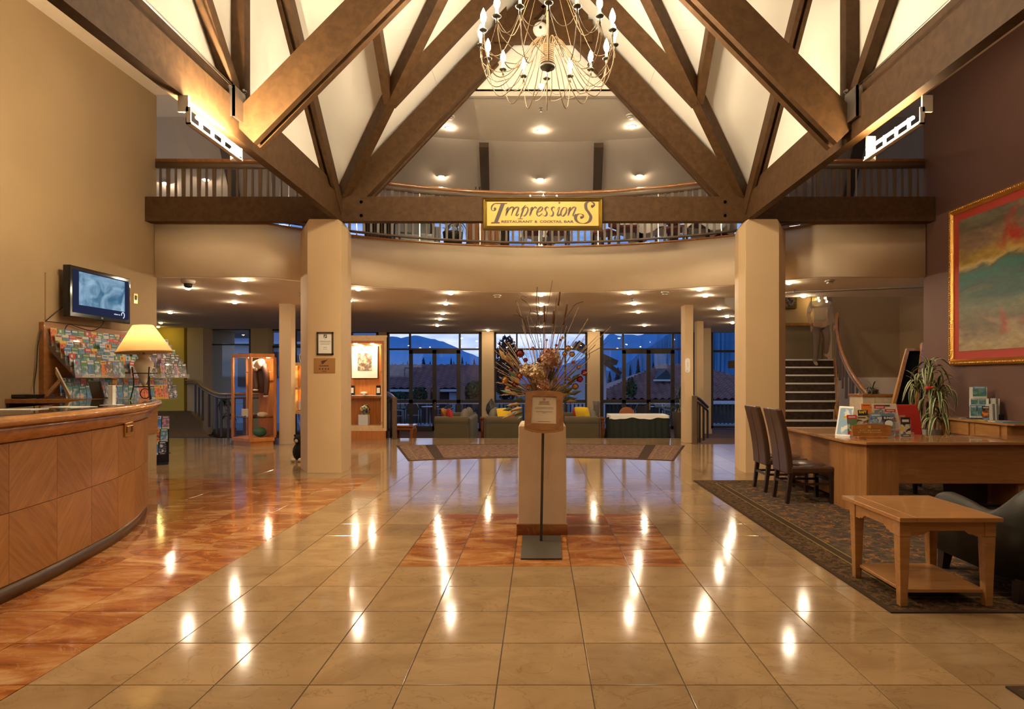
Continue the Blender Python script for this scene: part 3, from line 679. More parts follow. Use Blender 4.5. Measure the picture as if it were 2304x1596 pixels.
ridge('nearer dark blue mountain flank behind the tiled house', 700, [(1340, 842), (1400, 826), (1440, 795), (1475, 772), (1510, 748), (1560, 715), (1700, 680), (1800, 660)], (.075, .19, .32), 5, 1)
M_fir = mat('dark_conifer', (.012, .028, .032), .9, spec=.1); M_leafy = mat('dusky_leaves', (.045, .10, .045), .8, spec=.2, var=.4, vscale=2)
def fir(px, top, base, d, wpx, label):
    x = PX(px, d); z0, z1 = PZ(base, d), PZ(top, d); hh = z1-z0; w = wpx/F*d/2
    t = thing('conifer', label, 'tree', (x, d, z0), group='conifers beyond the roofs')
    rr = random.Random(px); b = MB(); k = 9
    for i in range(k):
        f0 = i/k; r0 = w*(1-f0)*rr.uniform(.85, 1.15)+w*.06; zz_ = hh*f0; zt2 = min(hh, hh*(f0+1.7/k))
        n = 9; vs = [(r0*(1 if j % 2 else .55)*math.cos(2*PI*j/n+i), r0*(1 if j % 2 else .55)*math.sin(2*PI*j/n+i), zz_) for j in range(n)]+[(0, 0, zt2)]
        b.add(vs, [(j, (j+1) % n, n) for j in range(n)])
    b.build('foliage', M_fir, t); MB().tube([(0, 0, -5), (0, 0, hh*.8)], [w*.08, w*.02], 5).build('trunk', M_dark, t)
for q in ((953, 804, 826, 68, 16, 'bushy dark conifer over the first door leaf'), (917, 810, 826, 70, 6, 'small pointed conifer at the sidelight post'), (907, 814, 826, 75, 5, 'short thin conifer near the first sidelight'), (1015, 803, 826, 70, 9, 'pointed conifer over the second door leaf'), (1021, 812, 826, 72, 6, 'low conifer touching the pointed one'),
          (1040, 801, 826, 68, 11, 'tall conifer in the second sidelight'), (1049, 812, 826, 72, 5, 'short conifer after the tall one in the second sidelight'), (1067, 806, 826, 70, 9, 'conifer nearest the window pier'), (968, 812, 826, 70, 8, 'rounded conifer by the meeting door stiles'), (882, 816, 826, 74, 5, 'tiny conifer by the lit cabinet'),
          (1436, 806, 846, 60, 16, 'large conifer over the tiled roof'), (1418, 818, 850, 62, 10, 'slender conifer beside the large one'), (1390, 826, 862, 58, 26, 'broad conifer below the white house eaves'), (1372, 835, 865, 60, 16, 'dark conifer close to the white house wall'), (1470, 815, 832, 66, 12, 'conifer rising over the dormer'), (1482, 820, 832, 66, 8, 'low conifer over the dormer')):
    fir(*q)
def leafy(name, label, px, py0, py1, d, wpx, n, m, group=None, seed=1, s=.1):
    """a rounded crown of many separate leaf blades on a forked trunk"""
    x = PX(px, d); z0, z1 = PZ(py1, d), PZ(py0, d); w = wpx/F*d/2; hh = (z1-z0)/2; rr = random.Random(seed)
    t = thing(name, label, 'tree', (x, d, min(z0, -.5)-1.2), group=group); zc = (z0+z1)/2-t.location.z; b = MB()
    for i in range(n):
        while True:
            v = Vector((rr.uniform(-1, 1), rr.uniform(-1, 1), rr.uniform(-1, 1)))
            if .25 < v.length < 1: break
        c = Vector((v.x*w, v.y*w*.8, zc+v.z*hh)); q = Euler((rr.uniform(0, 6), rr.uniform(0, 6), rr.uniform(0, 6))).to_matrix(); l = s*rr.uniform(.6, 1.3)
        b.add([c+q@Vector(p) for p in ((-l, 0, 0), (0, -l*.4, 0), (l, 0, .02), (0, l*.4, 0))], [(0, 1, 2, 3)])
    b.build('foliage', m, t, kind='stuff')
    tr = MB().tube([(0, 0, 0), (0, 0, zc-hh*.2)], [w*.12, w*.05], 6)
    for a in range(4): tr.tube([(0, 0, zc-hh*.5), (w*.5*math.cos(a*1.6), w*.4*math.sin(a*1.6), zc+hh*.3)], [w*.05, w*.015], 5)
    tr.build('trunk', M_dark, t)
leafy('garden_tree', 'dark spreading tree in the window behind the flowers', 1140, 755, 910, 30, 62, 1500, M_fir, seed=4, s=.14)
leafy('garden_shrub', 'green shrub beyond the second sidelight', 1066, 858, 905, 34, 40, 700, M_leafy, seed=5, s=.14)
leafy('garden_shrub', 'green shrub below the long roof behind the first doors', 945, 872, 905, 40, 34, 500, M_leafy, seed=6, s=.14)
leafy('garden_shrub', 'low shrub below the long roof by the first sidelight', 900, 882, 905, 40, 28, 400, M_leafy, seed=7, s=.14)
leafy('garden_shrub', 'small shrub in front of the tiled roof', 1420, 850, 895, 28, 26, 300, M_leafy, seed=8, s=.10)
# ================================================================== LIGHT FITTINGS
M_trim = mat('white_metal_ring', (.75, .72, .66), .4)
def downlight(label, px, py, z=ZC, group='recessed ceiling downlights', tilt=None, m=None):
    if tilt is None: d = (z-H)*F/(CY-py); loc = P(px, py, d); loc.z = z
    else: d = tilt; loc = P(px, py, d)
    t = thing('downlight', label, 'light', loc, 0, group)
    MB().lathe([(.045, -.002), (.048, -.008), (.068, -.005), (.072, 0)], 18).build('trim_ring', M_trim, t)
    MB().lathe([(.0001, -.034), (.022, -.031), (.038, -.022), (.046, -.004)], 14).build('lens', m or M_glow, t)
    return t
DL = [(423, 648, 'ceiling downlight just beyond the dome camera'), (549, 629, 'ceiling downlight at the fascia over the hexagonal display case'), (537, 659, 'middle downlight of the three over the hexagonal case'), (528, 680, 'farthest downlight of the three over the hexagonal case'),
      (383, 703, 'ceiling downlight over the carpeted ramp'), (806, 650, 'ceiling downlight beside the column with the certificate'), (787, 676, 'ceiling downlight half hidden by the certificate column'),
      (1014, 659, 'first of five downlights leading to the first glazed doors'), (1003, 683, 'second of five downlights leading to the first glazed doors'), (996, 705, 'third of five downlights leading to the first glazed doors'), (990, 718, 'fourth of five downlights leading to the first glazed doors'), (984, 732, 'last of five downlights leading to the first glazed doors'),
      (1098, 743, 'downlight washing the window pier beside the first doors'), (1217, 663, 'first downlight over the dried flowers, by the fascia'), (1217, 686, 'second downlight over the dried flowers'), (1217, 705, 'third downlight over the dried flowers'), (1217, 735, 'last downlight over the dried flowers, by the window'),
      (1416, 659, 'first of four downlights leading to the second glazed doors'), (1427, 683, 'second of four downlights leading to the second glazed doors'), (1436, 702, 'third of four downlights leading to the second glazed doors'), (1450, 732, 'last of four downlights leading to the second glazed doors'), (1336, 743, 'downlight washing the window pier beside the second doors'),
      (1574, 651, 'downlight at the fascia beside the slim notice pillar'), (1587, 665, 'downlight just behind the one at the notice pillar'), (1618, 694, 'starry downlight at the edge of the stair opening'), (1636, 712, 'downlight beyond the stair opening edge'), (1648, 726, 'farthest downlight beyond the stair opening edge'),
      (1775, 636, 'downlight beside the column behind the dining chairs'), (1808, 666, 'downlight at the ceiling rim above the stairs')]
for px, py, lab in DL: downlight(lab, px, py)
for px, py, lab in ((1010, 288, 'upper ceiling downlight over the drapes'), (1217, 294, 'upper ceiling downlight above the middle of the balcony'), (1422, 284, 'upper ceiling downlight over the clothed tables')): downlight(lab, px, py, ZA, 'upper ceiling downlights')
for px, py, d, lab in ((993, 397, 11.62, 'soffit downlight over the balcony plant'), (1216, 403, 11.76, 'soffit downlight straight above the sign'), (1439, 395, 11.6, 'soffit downlight over the clothed tables'), (463, 404, 11.06, 'soffit downlight behind the balusters over the counter'), (373, 412, 11.12, 'soffit downlight at the wall end over the counter')):
    downlight(lab, px, py, group='soffit downlights', tilt=d)
t = thing('glare_disc', 'small glowing disc standing in for a glare above the gable ledge', 'light', P(1218, 198, 8.98), 0)  # bright reflection built as a glowing disc; no real lamp is fixed here
MB().lathe([(.03, 0), (.05, -.03), (.052, -.05), (.04, -.055)], 14, M=Matrix.Rotation(-PI/2, 4, 'X')).build('housing', M_trim, t); MB().lathe([(.0001, -.055), (.04, -.055)], 14, M=Matrix.Rotation(-PI/2, 4, 'X')).build('lens', M_glow, t)
M_glowy = emis('corridor_glow', (1, .80, .25), 120)
for px, py, lab in ((362, 726, 'first corridor downlight behind the lamp shade'), (356, 735, 'second corridor downlight behind the lamp shade')):
    downlight(lab, px, py, 2.92, 'corridor downlights', m=M_glowy)
# smoke detectors, sprinklers, dome camera, vents
for px, py, z, lab in ((1119, 664, ZC, 'smoke detector before the first glazed doors'), (1496, 657, ZC, 'smoke detector before the second glazed doors'), (1867, 631, ZC, 'smoke detector over the desk end'), (1013, 261, ZA, 'upper smoke detector over the drapes'), (1418, 259, ZA, 'upper smoke detector over the clothed tables')):
    d = (z-H)*F/(CY-py); t = thing('smoke_detector', lab, 'smoke detector', (PX(px, d), d, z), 0, 'smoke detectors')
    MB().lathe([(.072, 0), (.072, -.018), (.06, -.022)], 16).build('base', M_trim, t); MB().lathe([(.045, -.022), (.05, -.034), (.052, -.045), (.03, -.052), (.0001, -.053)], 16).build('sensor', M_trim, t); MB().lathe([(.0475, -.024), (.0525, -.032)], 16).build('grille', M_black, t)
for px, py, z, lab in ((1007, 673, ZC, 'sprinkler between the first doors and the fascia'), (1423, 672, ZC, 'sprinkler between the second doors and the fascia'), (676, 659, ZC, 'sprinkler beside the certificate column'), (1787, 652, ZC, 'sprinkler before the ceiling rim at the stairs'), (1217, 243, ZA, 'sprinkler on the upper ceiling above the middle light')):
    d = (z-H)*F/(CY-py); t = thing('sprinkler', lab, 'sprinkler', (PX(px, d), d, z), 0, 'fire sprinklers')
    MB().lathe([(.03, 0), (.03, -.006), (.008, -.008), (.008, -.05)], 10).build('pipe', M_steel, t); MB().lathe([(.0001, -.052), (.028, -.052), (.028, -.056), (.0001, -.056)], 10).build('deflector', M_steel, t)
d = (ZC-H)*F/(CY-630); t = thing('dome_camera', 'white security dome camera on the low ceiling', 'camera', (PX(423, d), d, ZC))
MB().lathe([(.10, 0), (.105, -.02), (.09, -.055), (.07, -.062)], 20).build('housing', M_trim, t); MB().lathe([(.062, -.062), (.058, -.10), (.035, -.125), (.0001, -.132)], 16).build('dome', M_black, t)
d0, d1 = (ZC-H)*F/(CY-655), (ZC-H)*F/(CY-640)
t = thing('air_vent', 'long linear air vent in the ceiling before the stairs', 'vent', (PX(1910, 10.6), 10.4, ZC), math.atan2(d1-d0, PX(2062, d1)-PX(1700, d0)))
MB().box(-1.6, 1.45, -.05, .05, -.012, 0).build('frame', M_trim, t)
for q in (-.026, -.008, .010, .028): MB().box(-1.57, 1.42, q-.005, q+.005, -.02, -.006).build('blade', M_steel, t)
t = thing('siren', 'white round siren on the collar beam', 'alarm', P(1216, 70, 8.735), 0)
MR = Matrix.Rotation(PI/2, 4, 'X')
MB().lathe([(.10, 0), (.11, .03), (.10, .07), (.06, .085), (.0001, .088)], 18, M=MR).build('body', M_trim, t); MB().lathe([(.02, .086), (.02, .1), (.0001, .1)], 10, M=MR).build('sounder', M_black, t)
# ---- floodlight troughs under the tie beams
M_flood = emis('flood_tube_glow', (1, .74, .40), L_FLOOD); M_flood2 = emis('flood_tube_glow_strong', (1, .80, .50), 2600); M_lampw = mat('lamp_trough_white', (.72, .66, .56), .45)
for s, lab, x in ((-1, 'trough of bare floodlight tubes lighting the timber above the counter', -2.835), (1, 'trough of bare floodlight tubes under the timber above the desk', 3.10)):
    t = thing('flood_trough', lab, 'light', (x, 5.3, 3.455))
    zb = 0 if s < 0 else -.0
    MB().box(*sorted((s*.0, s*.05)), -.42, .42, 0, .012).box(*sorted((s*.044, s*.05)), -.42, .42, 0, .05).build('tray', M_lampw, t)
    for q in (-.42, .41): MB().box(*sorted((s*.01, s*.05)), q, q+.01, .0, .14 if q < 0 else .04).box(*(sorted((s*.03, s*.115)) if q < 0 or s > 0 else (-.115, -.01)), q, q+.02, .10 if q < 0 else .0, .235 if q < 0 or s > 0 else .12).build('end_bracket', M_lampw, t)
    for i in range(8):
        y = -.33+i*.088
        MB().tube([(-s*.012, y-.036, .075), (-s*.012, y+.036, .075)], .015 if s < 0 else .014, 8).build('tube_lamp', M_flood if s > 0 else M_flood2, t)
        if i % 2 == 0: MB().box(-.012, .012, y+.036, y+.05, .012, .10).build('lamp_holder', M_lampw, t)
# ---- chandelier
M_wire = mat('antique_brass_wire', (.115, .068, .027), .55, .2); M_candle = mat('ivory_candle_sleeve', (.75, .62, .36), .4)
M_cup = mat('dark_bronze_cup', (.06, .05, .035), .4, .6)
hb = P(1232, 130, 5.9)
ch = thing('chandelier', 'large wire chandelier with sixteen glowing candle bulbs', 'chandelier', (hb.x, hb.y, 4.45))
MB().lathe([(.0001, -.05), (.02, -.045), (.03, -.02), (.07, -.012), (.075, .0), (.068, .02)], 20).build('finial', M_cup, ch)
b = MB()
for i in range(9): b.lathe([(.070, .02+i*.02), (.075, .03+i*.02), (.070, .04+i*.02)], 20)
b.build('hub', M_wire, ch)
MB().tube([(0, 0, .2), (0, 0, 2.9)], .013, 8).build('stem', M_wire, ch)
MB().lathe([(.07, 2.82), (.06, 2.78), (.015, 2.72)], 14).build('ceiling_rose', M_cup, ch)
RB = .66
armb = MB()
for q, rr_, dip, w_ in ((0, .55, -.13, .0050), (.26, .50, -.06, .0038)):
    pts = [(.05, .05*q, .20), (.085, .10*q, .25), (.13, .2*q, .235), (.22, .8*q*.22, .12), (.34, 1.0*q*.34, -.05+dip*.2), (rr_-.08, 1.1*q*rr_, dip-.06), (rr_+.02, .8*q*rr_, dip-.03), (.64, .3*q*.6, .02), (RB, 0, .17)]
    armb.tube(catmull(pts, 4), w_, 5, caps=False)
a1_ = 2*PI/16; armb.tube(catmull([(RB, 0, .17), (RB*math.cos(a1_*.25), RB*math.sin(a1_*.25), .06), (RB*.98*math.cos(a1_*.5), RB*.98*math.sin(a1_*.5), .03), (RB*math.cos(a1_*.75), RB*math.sin(a1_*.75), .06), (RB*math.cos(a1_), RB*math.sin(a1_), .17)], 4), .003, 4, caps=False)
arm0 = armb.build('arm', M_wire, ch)
sw = MB().tube(catmull([(.0, 0, 1.35), (.10, .0, .95), (.30, 0, .45), (.40, 0, .22), (.47, 0, .12), (.56, 0, .12), (RB, 0, .2)], 3), .0032, 4, caps=False).build('suspension_wire', M_wire, ch)
cn0 = MB().tube([(0, 0, .15), (0, 0, .215)], .011, 8).lathe([(.012, .205), (.036, .21), (.042, .218), (.036, .222), (.012, .226)], 12).tube([(0, 0, .226), (0, 0, .285)], .0125, 8, 1).build('candle', [M_cup, M_candle], ch)
bu0 = MB().lathe([(.010, .285), (.025, .312), (.029, .338), (.023, .37), (.010, .405), (.0001, .425)], 8).build('bulb', M_bulb, cn0)
for o in (arm0, sw): o.location = (0, 0, 0)
for i in range(1, 16):
    a = 2*PI*i/16+PI/2
    for src in ((arm0, sw) if i % 2 == 0 else (arm0,)):
        o = src.copy(); COL.objects.link(o); o.parent = ch; o.rotation_euler = (0, 0, a)
    o = cn0.copy(); COL.objects.link(o); o.parent = ch; o.location = (RB*math.cos(a), RB*math.sin(a), 0)
    o2 = bu0.copy(); COL.objects.link(o2); o2.parent = o
for o in (arm0, sw): o.rotation_euler = (0, 0, PI/2)
cn0.location = (0, RB, 0)
# ================================================================== RECEPTION COUNTER
M_cw1 = wood('counter_veneer_rising', (.27, .105, .022), (.38, .165, .042), (3, 3, 3), .42, .15, 3)
M_cw2 = wood('counter_veneer_falling', (.235, .085, .017), (.34, .145, .034), (3, 3, 3), .42, .15, 3)
def grain(m, ang, s=(40, 2.2, 2.2)):
    nt = m.node_tree; mp = [n for n in nt.nodes if n.type == 'MAPPING'][0]
    mp.vector_type = 'TEXTURE'; mp.inputs['Rotation'].default_value = (ang, 0, 0); mp.inputs['Scale'].default_value = (1, 1/1.2, 1/14)
grain(M_cw1, PI/4); grain(M_cw2, -PI/4)
M_cwood = wood('counter_edge_wood', (.30, .12, .03), (.44, .19, .05), (4, 4, 10), .25, .5)
M_granite = mat('black_granite', (.012, .012, .012), .06, coat=.3)
M_kick = mat('bronze_kick_plate', (.14, .10, .07), .3, .7)
cpts = catmull([(-3.24, 1.6, 0), (-3.225, 2.4, 0), (-3.23, 3.1, 0), (-3.256, 3.61, 0), (-3.326, 4.13, 0), (-3.418, 4.577, 0), (-3.53, 5.037, 0), (-3.73, 5.58, 0), (-4.02, 6.15, 0), (-4.24, 6.40, 0), (-4.47, 6.49, 0), (-4.66, 6.47, 0)], 8)
ct = thing('reception_counter', 'long curved reception counter in patterned veneer with a black stone top', 'counter', (-4, 4.5, 0), world=True)
def off(path, a, z=0):
    out = []
    for i, p in enumerate(path):
        t = path[min(i+1, len(path)-1)]-path[max(i-1, 0)]; t.normalize(); n = Vector((t.y, -t.x, 0)); out.append(Vector((p.x+n.x*a, p.y+n.y*a, z)))
    return out
MB().sweep(cpts, [(-.012, 0), (-.012, .105), (-.06, .105), (-.06, 0)], smooth=True).build('kick_plate', M_kick, ct)
MB().sweep(cpts, [(-.02, .1), (-.02, 1.0), (-.06, 1.0), (-.06, .1)], smooth=True).build('front_panel', M_cw1, ct)
acc = [0]
for a, c_ in zip(cpts, cpts[1:]): acc.append(acc[-1]+(c_-a).length)
def at(s):
    for i in range(len(acc)-1):
        if acc[i+1] >= s: return cpts[i].lerp(cpts[i+1], (s-acc[i])/(acc[i+1]-acc[i]))
    return cpts[-1]
s4 = acc[min(range(len(cpts)), key=lambda i: abs(cpts[i].y-4.14))]
k0 = int(-(s4//.45)); s = s4+k0*.45; k = 0
while s < acc[-1]-.44:
    seg = [at(max(s, 0)+(.45 if s >= 0 else .45+s)*j/6) for j in range(7)]
    if (seg[-1]-seg[0]).length > .1:
        for r_, (z0, z1) in enumerate(((.107, .545), (.549, .975))):
            q = [seg[0].lerp(seg[1], .02)]+seg[1:-1]+[seg[-1].lerp(seg[-2], .02)]
            MB().sweep(q, [(-.004, z0), (-.004, z1), (-.019, z1), (-.019, z0)]).build('veneer_panel', M_cw1 if (k+r_) % 2 else M_cw2, ct, org=None)
    s += .45; k += 1
MB().sweep(cpts, [(-.02, .977), (.0, .985), (.035, 1.03), (.07, 1.088), (-.1, 1.088), (-.1, .977)], smooth=True).build('cove_moulding', M_cwood, ct)
MB().sweep(cpts, [(.10, 1.09), (.118, 1.10), (.122, 1.12), (.112, 1.142), (.09, 1.15), (.05, 1.151), (.05, 1.09)], smooth=True).build('top_edging', M_cwood, ct)
tq = off(cpts, .049); ti = [p for p in off(cpts[:cpts.index(min(cpts, key=lambda q: abs(q.y-5.6)))], -.58)]; MB().prism([(p.x, p.y) for p in tq]+[(-4.66, 6.1)]+[(p.x, p.y) for p in ti[::-1]], 1.09, 1.153).build('stone_top', M_granite, ct)
MB().sweep(cpts[:cpts.index(min(cpts, key=lambda q: abs(q.y-5.6)))], [(-.50, 0), (-.50, 1.09), (-.54, 1.09), (-.54, 0)]).build('back_panel', M_dark, ct)
p = min(cpts, key=lambda q: abs(CX+q.x/q.y*F-288)); i = cpts.index(p); tt = (cpts[i+1]-cpts[i-1]).normalized()
t = thing('socket_plate', 'brass socket plate set in the counter front', 'socket', (p.x+tt.y*.0, p.y-tt.x*.0, .93), math.atan2(tt.y, tt.x))
M_brass = mat('polished_brass', (.70, .45, .16), .2, 1)
MB().box(-.115, .115, -.008, .004, -.06, .06).build('plate', M_brass, t, bevel=.004); MB().box(-.075, .075, -.014, -.007, -.03, .032).build('flap', M_brass, t, bevel=.003); MB().box(.02, .07, -.016, -.013, -.026, .028).build('slot', M_black, t)
t = thing('back_shelf', 'wooden shelf closing the counter end over a dark recess', 'shelf', (-5.2, 6.7, 0), world=True)
MB().box(XL, PX(245, 6.5), 6.5, 6.925, 1.10, 1.15).build('shelf_board', M_cwood, t, bevel=.006); MB().box(XL, PX(240, 6.5), 6.80, 6.92, 0, 1.10).build('back_panel', M_black, t)
MB().box(XL, XL+.03, 6.52, 6.8, .4, 1.10).build('side_panel', M_dark, t)
t = thing('disc_player', 'flat black disc player lying on the wooden shelf', 'player', (PX(66, 6.7), 6.68, 1.15)); MB().box(-.2, .2, -.1, .12, .006, .045).build('body', M_black, t, bevel=.004); MB().box(-.17, .05, -.102, -.1, .016, .034).build('tray', M_dark, t)
for sx in (-1, 1): MB().lathe([(.015, 0), (.015, .007)], 8, (sx*.17, -.07, 0)).build('foot', M_black, t)
t = thing('tent_sign', 'tent sign seen edge-on with a wooden back leg', 'sign', (PX(133, 6.62), 6.62, 1.15), world=True)
MB().bar(P(158, 898, 6.62)+Vector((0, 0, .012)), P(126, 834, 6.62), .22, .012, (.78, .63, 0)).build('sign_board', mat('cream_board', (.72, .62, .46), .5), t)
MB().bar(P(101, 898, 6.64)+Vector((0, 0, .012)), P(137, 855, 6.64), .12, .014, (.78, .63, 0)).build('back_leg', M_cwood, t)
t = thing('desk_monitor', 'small black monitor tilted back on the wooden shelf', 'monitor', (PX(222, 6.72), 6.72, 1.15), -.3)
MB().box(-.085, .085, -.012, .012, .0, .20, M=Matrix.Rotation(.25, 4, 'X')).build('panel', M_black, t, bevel=.004); MB().box(-.05, .05, .0, .10, 0, .012).build('base', M_black, t)
MB().bar((0, .05, .01), (0, .0, .12), .03, .012, (0, 1, 0)).build('strut', M_black, t)
t = thing('card_holder', 'upright white block with a card base on the stone top', 'holder', (PX(252, 4.97), 4.97, 1.153))
MB().box(-.019, .019, -.02, .02, .002, .165).build('block', M_paper, t, bevel=.002); MB().box(-.075, .075, -.04, .04, 0, .004).build('card_base', M_paper, t)
for k, (x, y, rz, lab) in enumerate(((-3.72, 4.25, .2, 'loose white sheet lying on the stone counter top'), (-3.63, 4.62, -.25, 'second white sheet farther along the stone counter top'))):
    o = MB().box(-.15, .15, -.105, .105, 0, .003).build('paper_sheet', M_paper); o.location = (x, y, 1.1535); o.rotation_euler = (0, 0, rz); tag(o, lab, 'paper')
# ---- table lamp
t = thing('table_lamp', 'lit table lamp with a cream shade and white urn in an iron stand', 'lamp', (-4.0, 6.05, 1.160))
M_shade = bpy.data.materials.new('lamp_shade_cloth'); M_shade.use_nodes = True; n_ = M_shade.node_tree; n_.nodes.clear()
df = n_.nodes.new('ShaderNodeBsdfDiffuse'); df.inputs[0].default_value = (.80, .66, .42, 1); tl = n_.nodes.new('ShaderNodeBsdfTranslucent'); tl.inputs[0].default_value = (.85, .62, .30, 1)
mxs = n_.nodes.new('ShaderNodeMixShader'); mxs.inputs[0].default_value = .55; ou = n_.nodes.new('ShaderNodeOutputMaterial')
n_.links.new(df.outputs[0], mxs.inputs[1]); n_.links.new(tl.outputs[0], mxs.inputs[2]); n_.links.new(mxs.outputs[0], ou.inputs[0])
Mt = Matrix.Translation((0, 0, .6)) @ Matrix.Rotation(math.radians(-3.5), 4, 'Y') @ Matrix.Translation((0, 0, -.6))
b = MB().lathe([(.252, .475), (.092, .75)], 32, M=Mt); b.f.pop(); b.m.pop(); b.sm.pop(); b.f.pop(); b.m.pop(); b.sm.pop()
b.build('lamp_shade', M_shade, t); MB().lathe([(.250, .474), (.254, .476), (.252, .484)], 32, M=Mt).build('shade_trim', M_paint, t)
M_urn = mat('cream_ceramic', (.78, .70, .55), .3, coat=.4)
MB().lathe([(.006, .125), (.03, .19), (.062, .27), (.085, .345), (.084, .375), (.06, .405), (.045, .42), (.05, .435), (.062, .445), (.06, .455), (.02, .457)], 24).build('urn', M_urn, t)
MB().tube([(0, 0, .455), (0, 0, .60)], .012, 8).build('stem', M_urn, t)
st = MB()
for a in range(3):
    q = a*2*PI/3+PI/2; c_, s_ = math.cos(q), math.sin(q)
    st.tube(catmull([(.115*c_, .115*s_, .0), (.10*c_, .10*s_, .06), (.085*c_, .085*s_, .16), (.092*c_, .092*s_, .26), (.10*c_, .10*s_, .33)], 4), .0065, 6)
for r_, z in ((.092, .265), (.085, .13)): st.tube([(r_*math.cos(2*PI*j/20), r_*math.sin(2*PI*j/20), z) for j in range(21)], .006, 6)
st.tube([(.05*math.cos(2*PI*j/16), .02, .06+.05*math.sin(2*PI*j/16)) for j in range(17)], .005, 5)
st.build('iron_stand', M_iron, t); MB().ball((0, 0, .62), .03, 8, 6, 0, (1, 1, 1.3)).build('bulb', emis('lamp_bulb_glow', (1, .78, .40), 95), t)
# ---- television, its cords, switch plate
t = thing('television', 'flat black television on the tan wall showing a blue cloudy picture', 'television', (-5.6, 7.66, 2.115), PI/2)
MB().box(-.53, .53, -.0, .085, 0, .62).build('casing', mat('gloss_black_plastic', (.01, .01, .011), .12), t, bevel=.01)
M_navy = emis('screen_navy', (.020, .024, .060), .9)
MB().box(-.485, .485, -.004, .0, .055, .575).build('screen', M_navy, t)
M_scr = bpy.data.materials.new('screen_picture'); M_scr.use_nodes = True; n_ = M_scr.node_tree; n_.nodes.clear()
tx = n_.nodes.new('ShaderNodeTexCoord'); ns = n_.nodes.new('ShaderNodeTexNoise'); ns.inputs['Scale'].default_value = 4.2; ns.inputs['Detail'].default_value = 5; ns.inputs['Distortion'].default_value = 1.3
n_.links.new(tx.outputs['Object'], ns.inputs['Vector']); rr = n_.nodes.new('ShaderNodeValToRGB'); rr.color_ramp.elements[0].position = .33; rr.color_ramp.elements[1].position = .70
rr.color_ramp.elements[0].color = (.06, .17, .29, 1); rr.color_ramp.elements[1].color = (.42, .62, .80, 1); n_.links.new(ns.outputs['Fac'], rr.inputs[0])
em_ = n_.nodes.new('ShaderNodeEmission'); n_.links.new(rr.outputs[0], em_.inputs[0]); em_.inputs[1].default_value = .85; ou = n_.nodes.new('ShaderNodeOutputMaterial'); n_.links.new(em_.outputs[0], ou.inputs[0])
MB().box(-.39, .41, -.006, -.003, .155, .56).build('picture', M_scr, t)
M_ic = emis('screen_white', (.75, .85, 1), 1.0)
MB().tube([(.375+.028*math.cos(a), -.006, .105+.038*math.sin(a)) for a in [PI*1.05-j*PI*1.5/10 for j in range(11)]], .006, 5).build('screen_logo', M_ic, t)
MX = Matrix.Rotation(PI/2, 4, 'X')
text_mesh('whats on', .026, 'screen_words', M_ic, t, Matrix.Translation((.265, -.006, .105)) @ MX, 1.2)
text_mesh('LG', .026, 'maker_mark', mat('silver_print', (.5, .5, .5), .4), t, Matrix.Translation((.0, -.002, .028)) @ MX, 1, .0006)
MB().box(-.30, .25, .085, .185, .12, .5).build('wall_bracket', M_black, t)
o = MB().box(XL+.0, XL+.02, 7.02, 8.1, 2.05, 2.62).build('mounting_board', M_leftwall); tag(o, 'flat tan mounting board on the wall behind the television', 'board')
t = thing('power_cord', 'black power cord hanging from the television to the leaflet rack', 'cord', (-5.75, 7, 2), world=True)
MB().tube(catmull([(-5.72, 7.2, 2.25), (-5.76, 7.05, 2.1), (-5.77, 6.98, 2.02), (-5.78, 6.9, 1.8), (-5.785, 6.88, 1.5), (-5.785, 6.85, 1.3), (-5.7, 6.75, 1.17)], 4), .006, 5).build('cord', M_black, t)
t = thing('power_cord', 'black cable looping from the television bottom behind the leaflets', 'cord', (-5.75, 7.7, 2), world=True)
MB().tube(catmull([(-5.64, 7.75, 2.12), (-5.66, 7.72, 2.04), (-5.7, 7.62, 1.98), (-5.74, 7.5, 2.0), (-5.75, 7.3, 2.03), (-5.77, 7.25, 1.9)], 4), .006, 5).build('cord', M_black, t)
t = thing('switch_plate', 'small brass switch plate on the tan wall past the television', 'switch', (XL, 8.6, 2.52)); MB().box(0, .008, -.04, .04, -.07, .07).build('plate', M_brass, t); MB().box(.008, .014, -.02, .02, -.02, .045).build('keypad', M_dark, t)
# ---- leaflet rack on the wall
M_rack = wood('rack_backboard_wood', (.26, .105, .030), (.38, .165, .05), (10, 1, 10), .35, .3)
rk = thing('leaflet_rack', 'wall rack of clear tiers on a wooden backboard full of tourist leaflets', 'rack', (-5.78, 8.0, .6), world=True)
MB().box(XL+.003, XL+.03, 6.96, 9.06, .55, 2.03).box(XL+.003, XL+.06, 6.94, 6.97, .55, 2.03).build('backboard', M_rack, rk)
NROW = 6; M_acr = acrylic('clear_acrylic', .12)
for i in range(NROW):
    x = -5.45-.055*i; z = 1.385+.075*i
    MB().box(x-.035, x+.008, 7.02, 9.30, z-.008, z-.004).box(x+.006, x+.009, 7.02, 9.30, z-.006, z+.05).build('clear_tier', M_acr, rk)
b = MB(); b.add([(-5.79, 7.01, 1.95), (-5.79, 7.01, 1.75), (-5.43, 7.01, 1.375), (-5.43, 7.01, 1.43)], [(0, 1, 2, 3)]); b.build('clear_side', M_acr, rk)
for i in range(2):
    x = -5.55-.07*i; z = 1.07+.10*i
    MB().box(x-.04, x+.01, 7.02, 9.20, z-.01, z-.004).build('clear_tier', M_acr, rk)
PAL = {'red': (.55, .03, .025), 'blue': (.05, .16, .42), 'sky-blue': (.14, .27, .42), 'green': (.08, .22, .06), 'yellow': (.62, .43, .03), 'orange': (.72, .22, .03), 'white': (.56, .55, .51), 'black': (.02, .02, .022), 'brown': (.16, .08, .04), 'cream': (.52, .42, .27), 'grey': (.17, .17, .17), 'teal': (.025, .15, .16), 'purple': (.16, .09, .24), 'pink': (.65, .22, .22)}
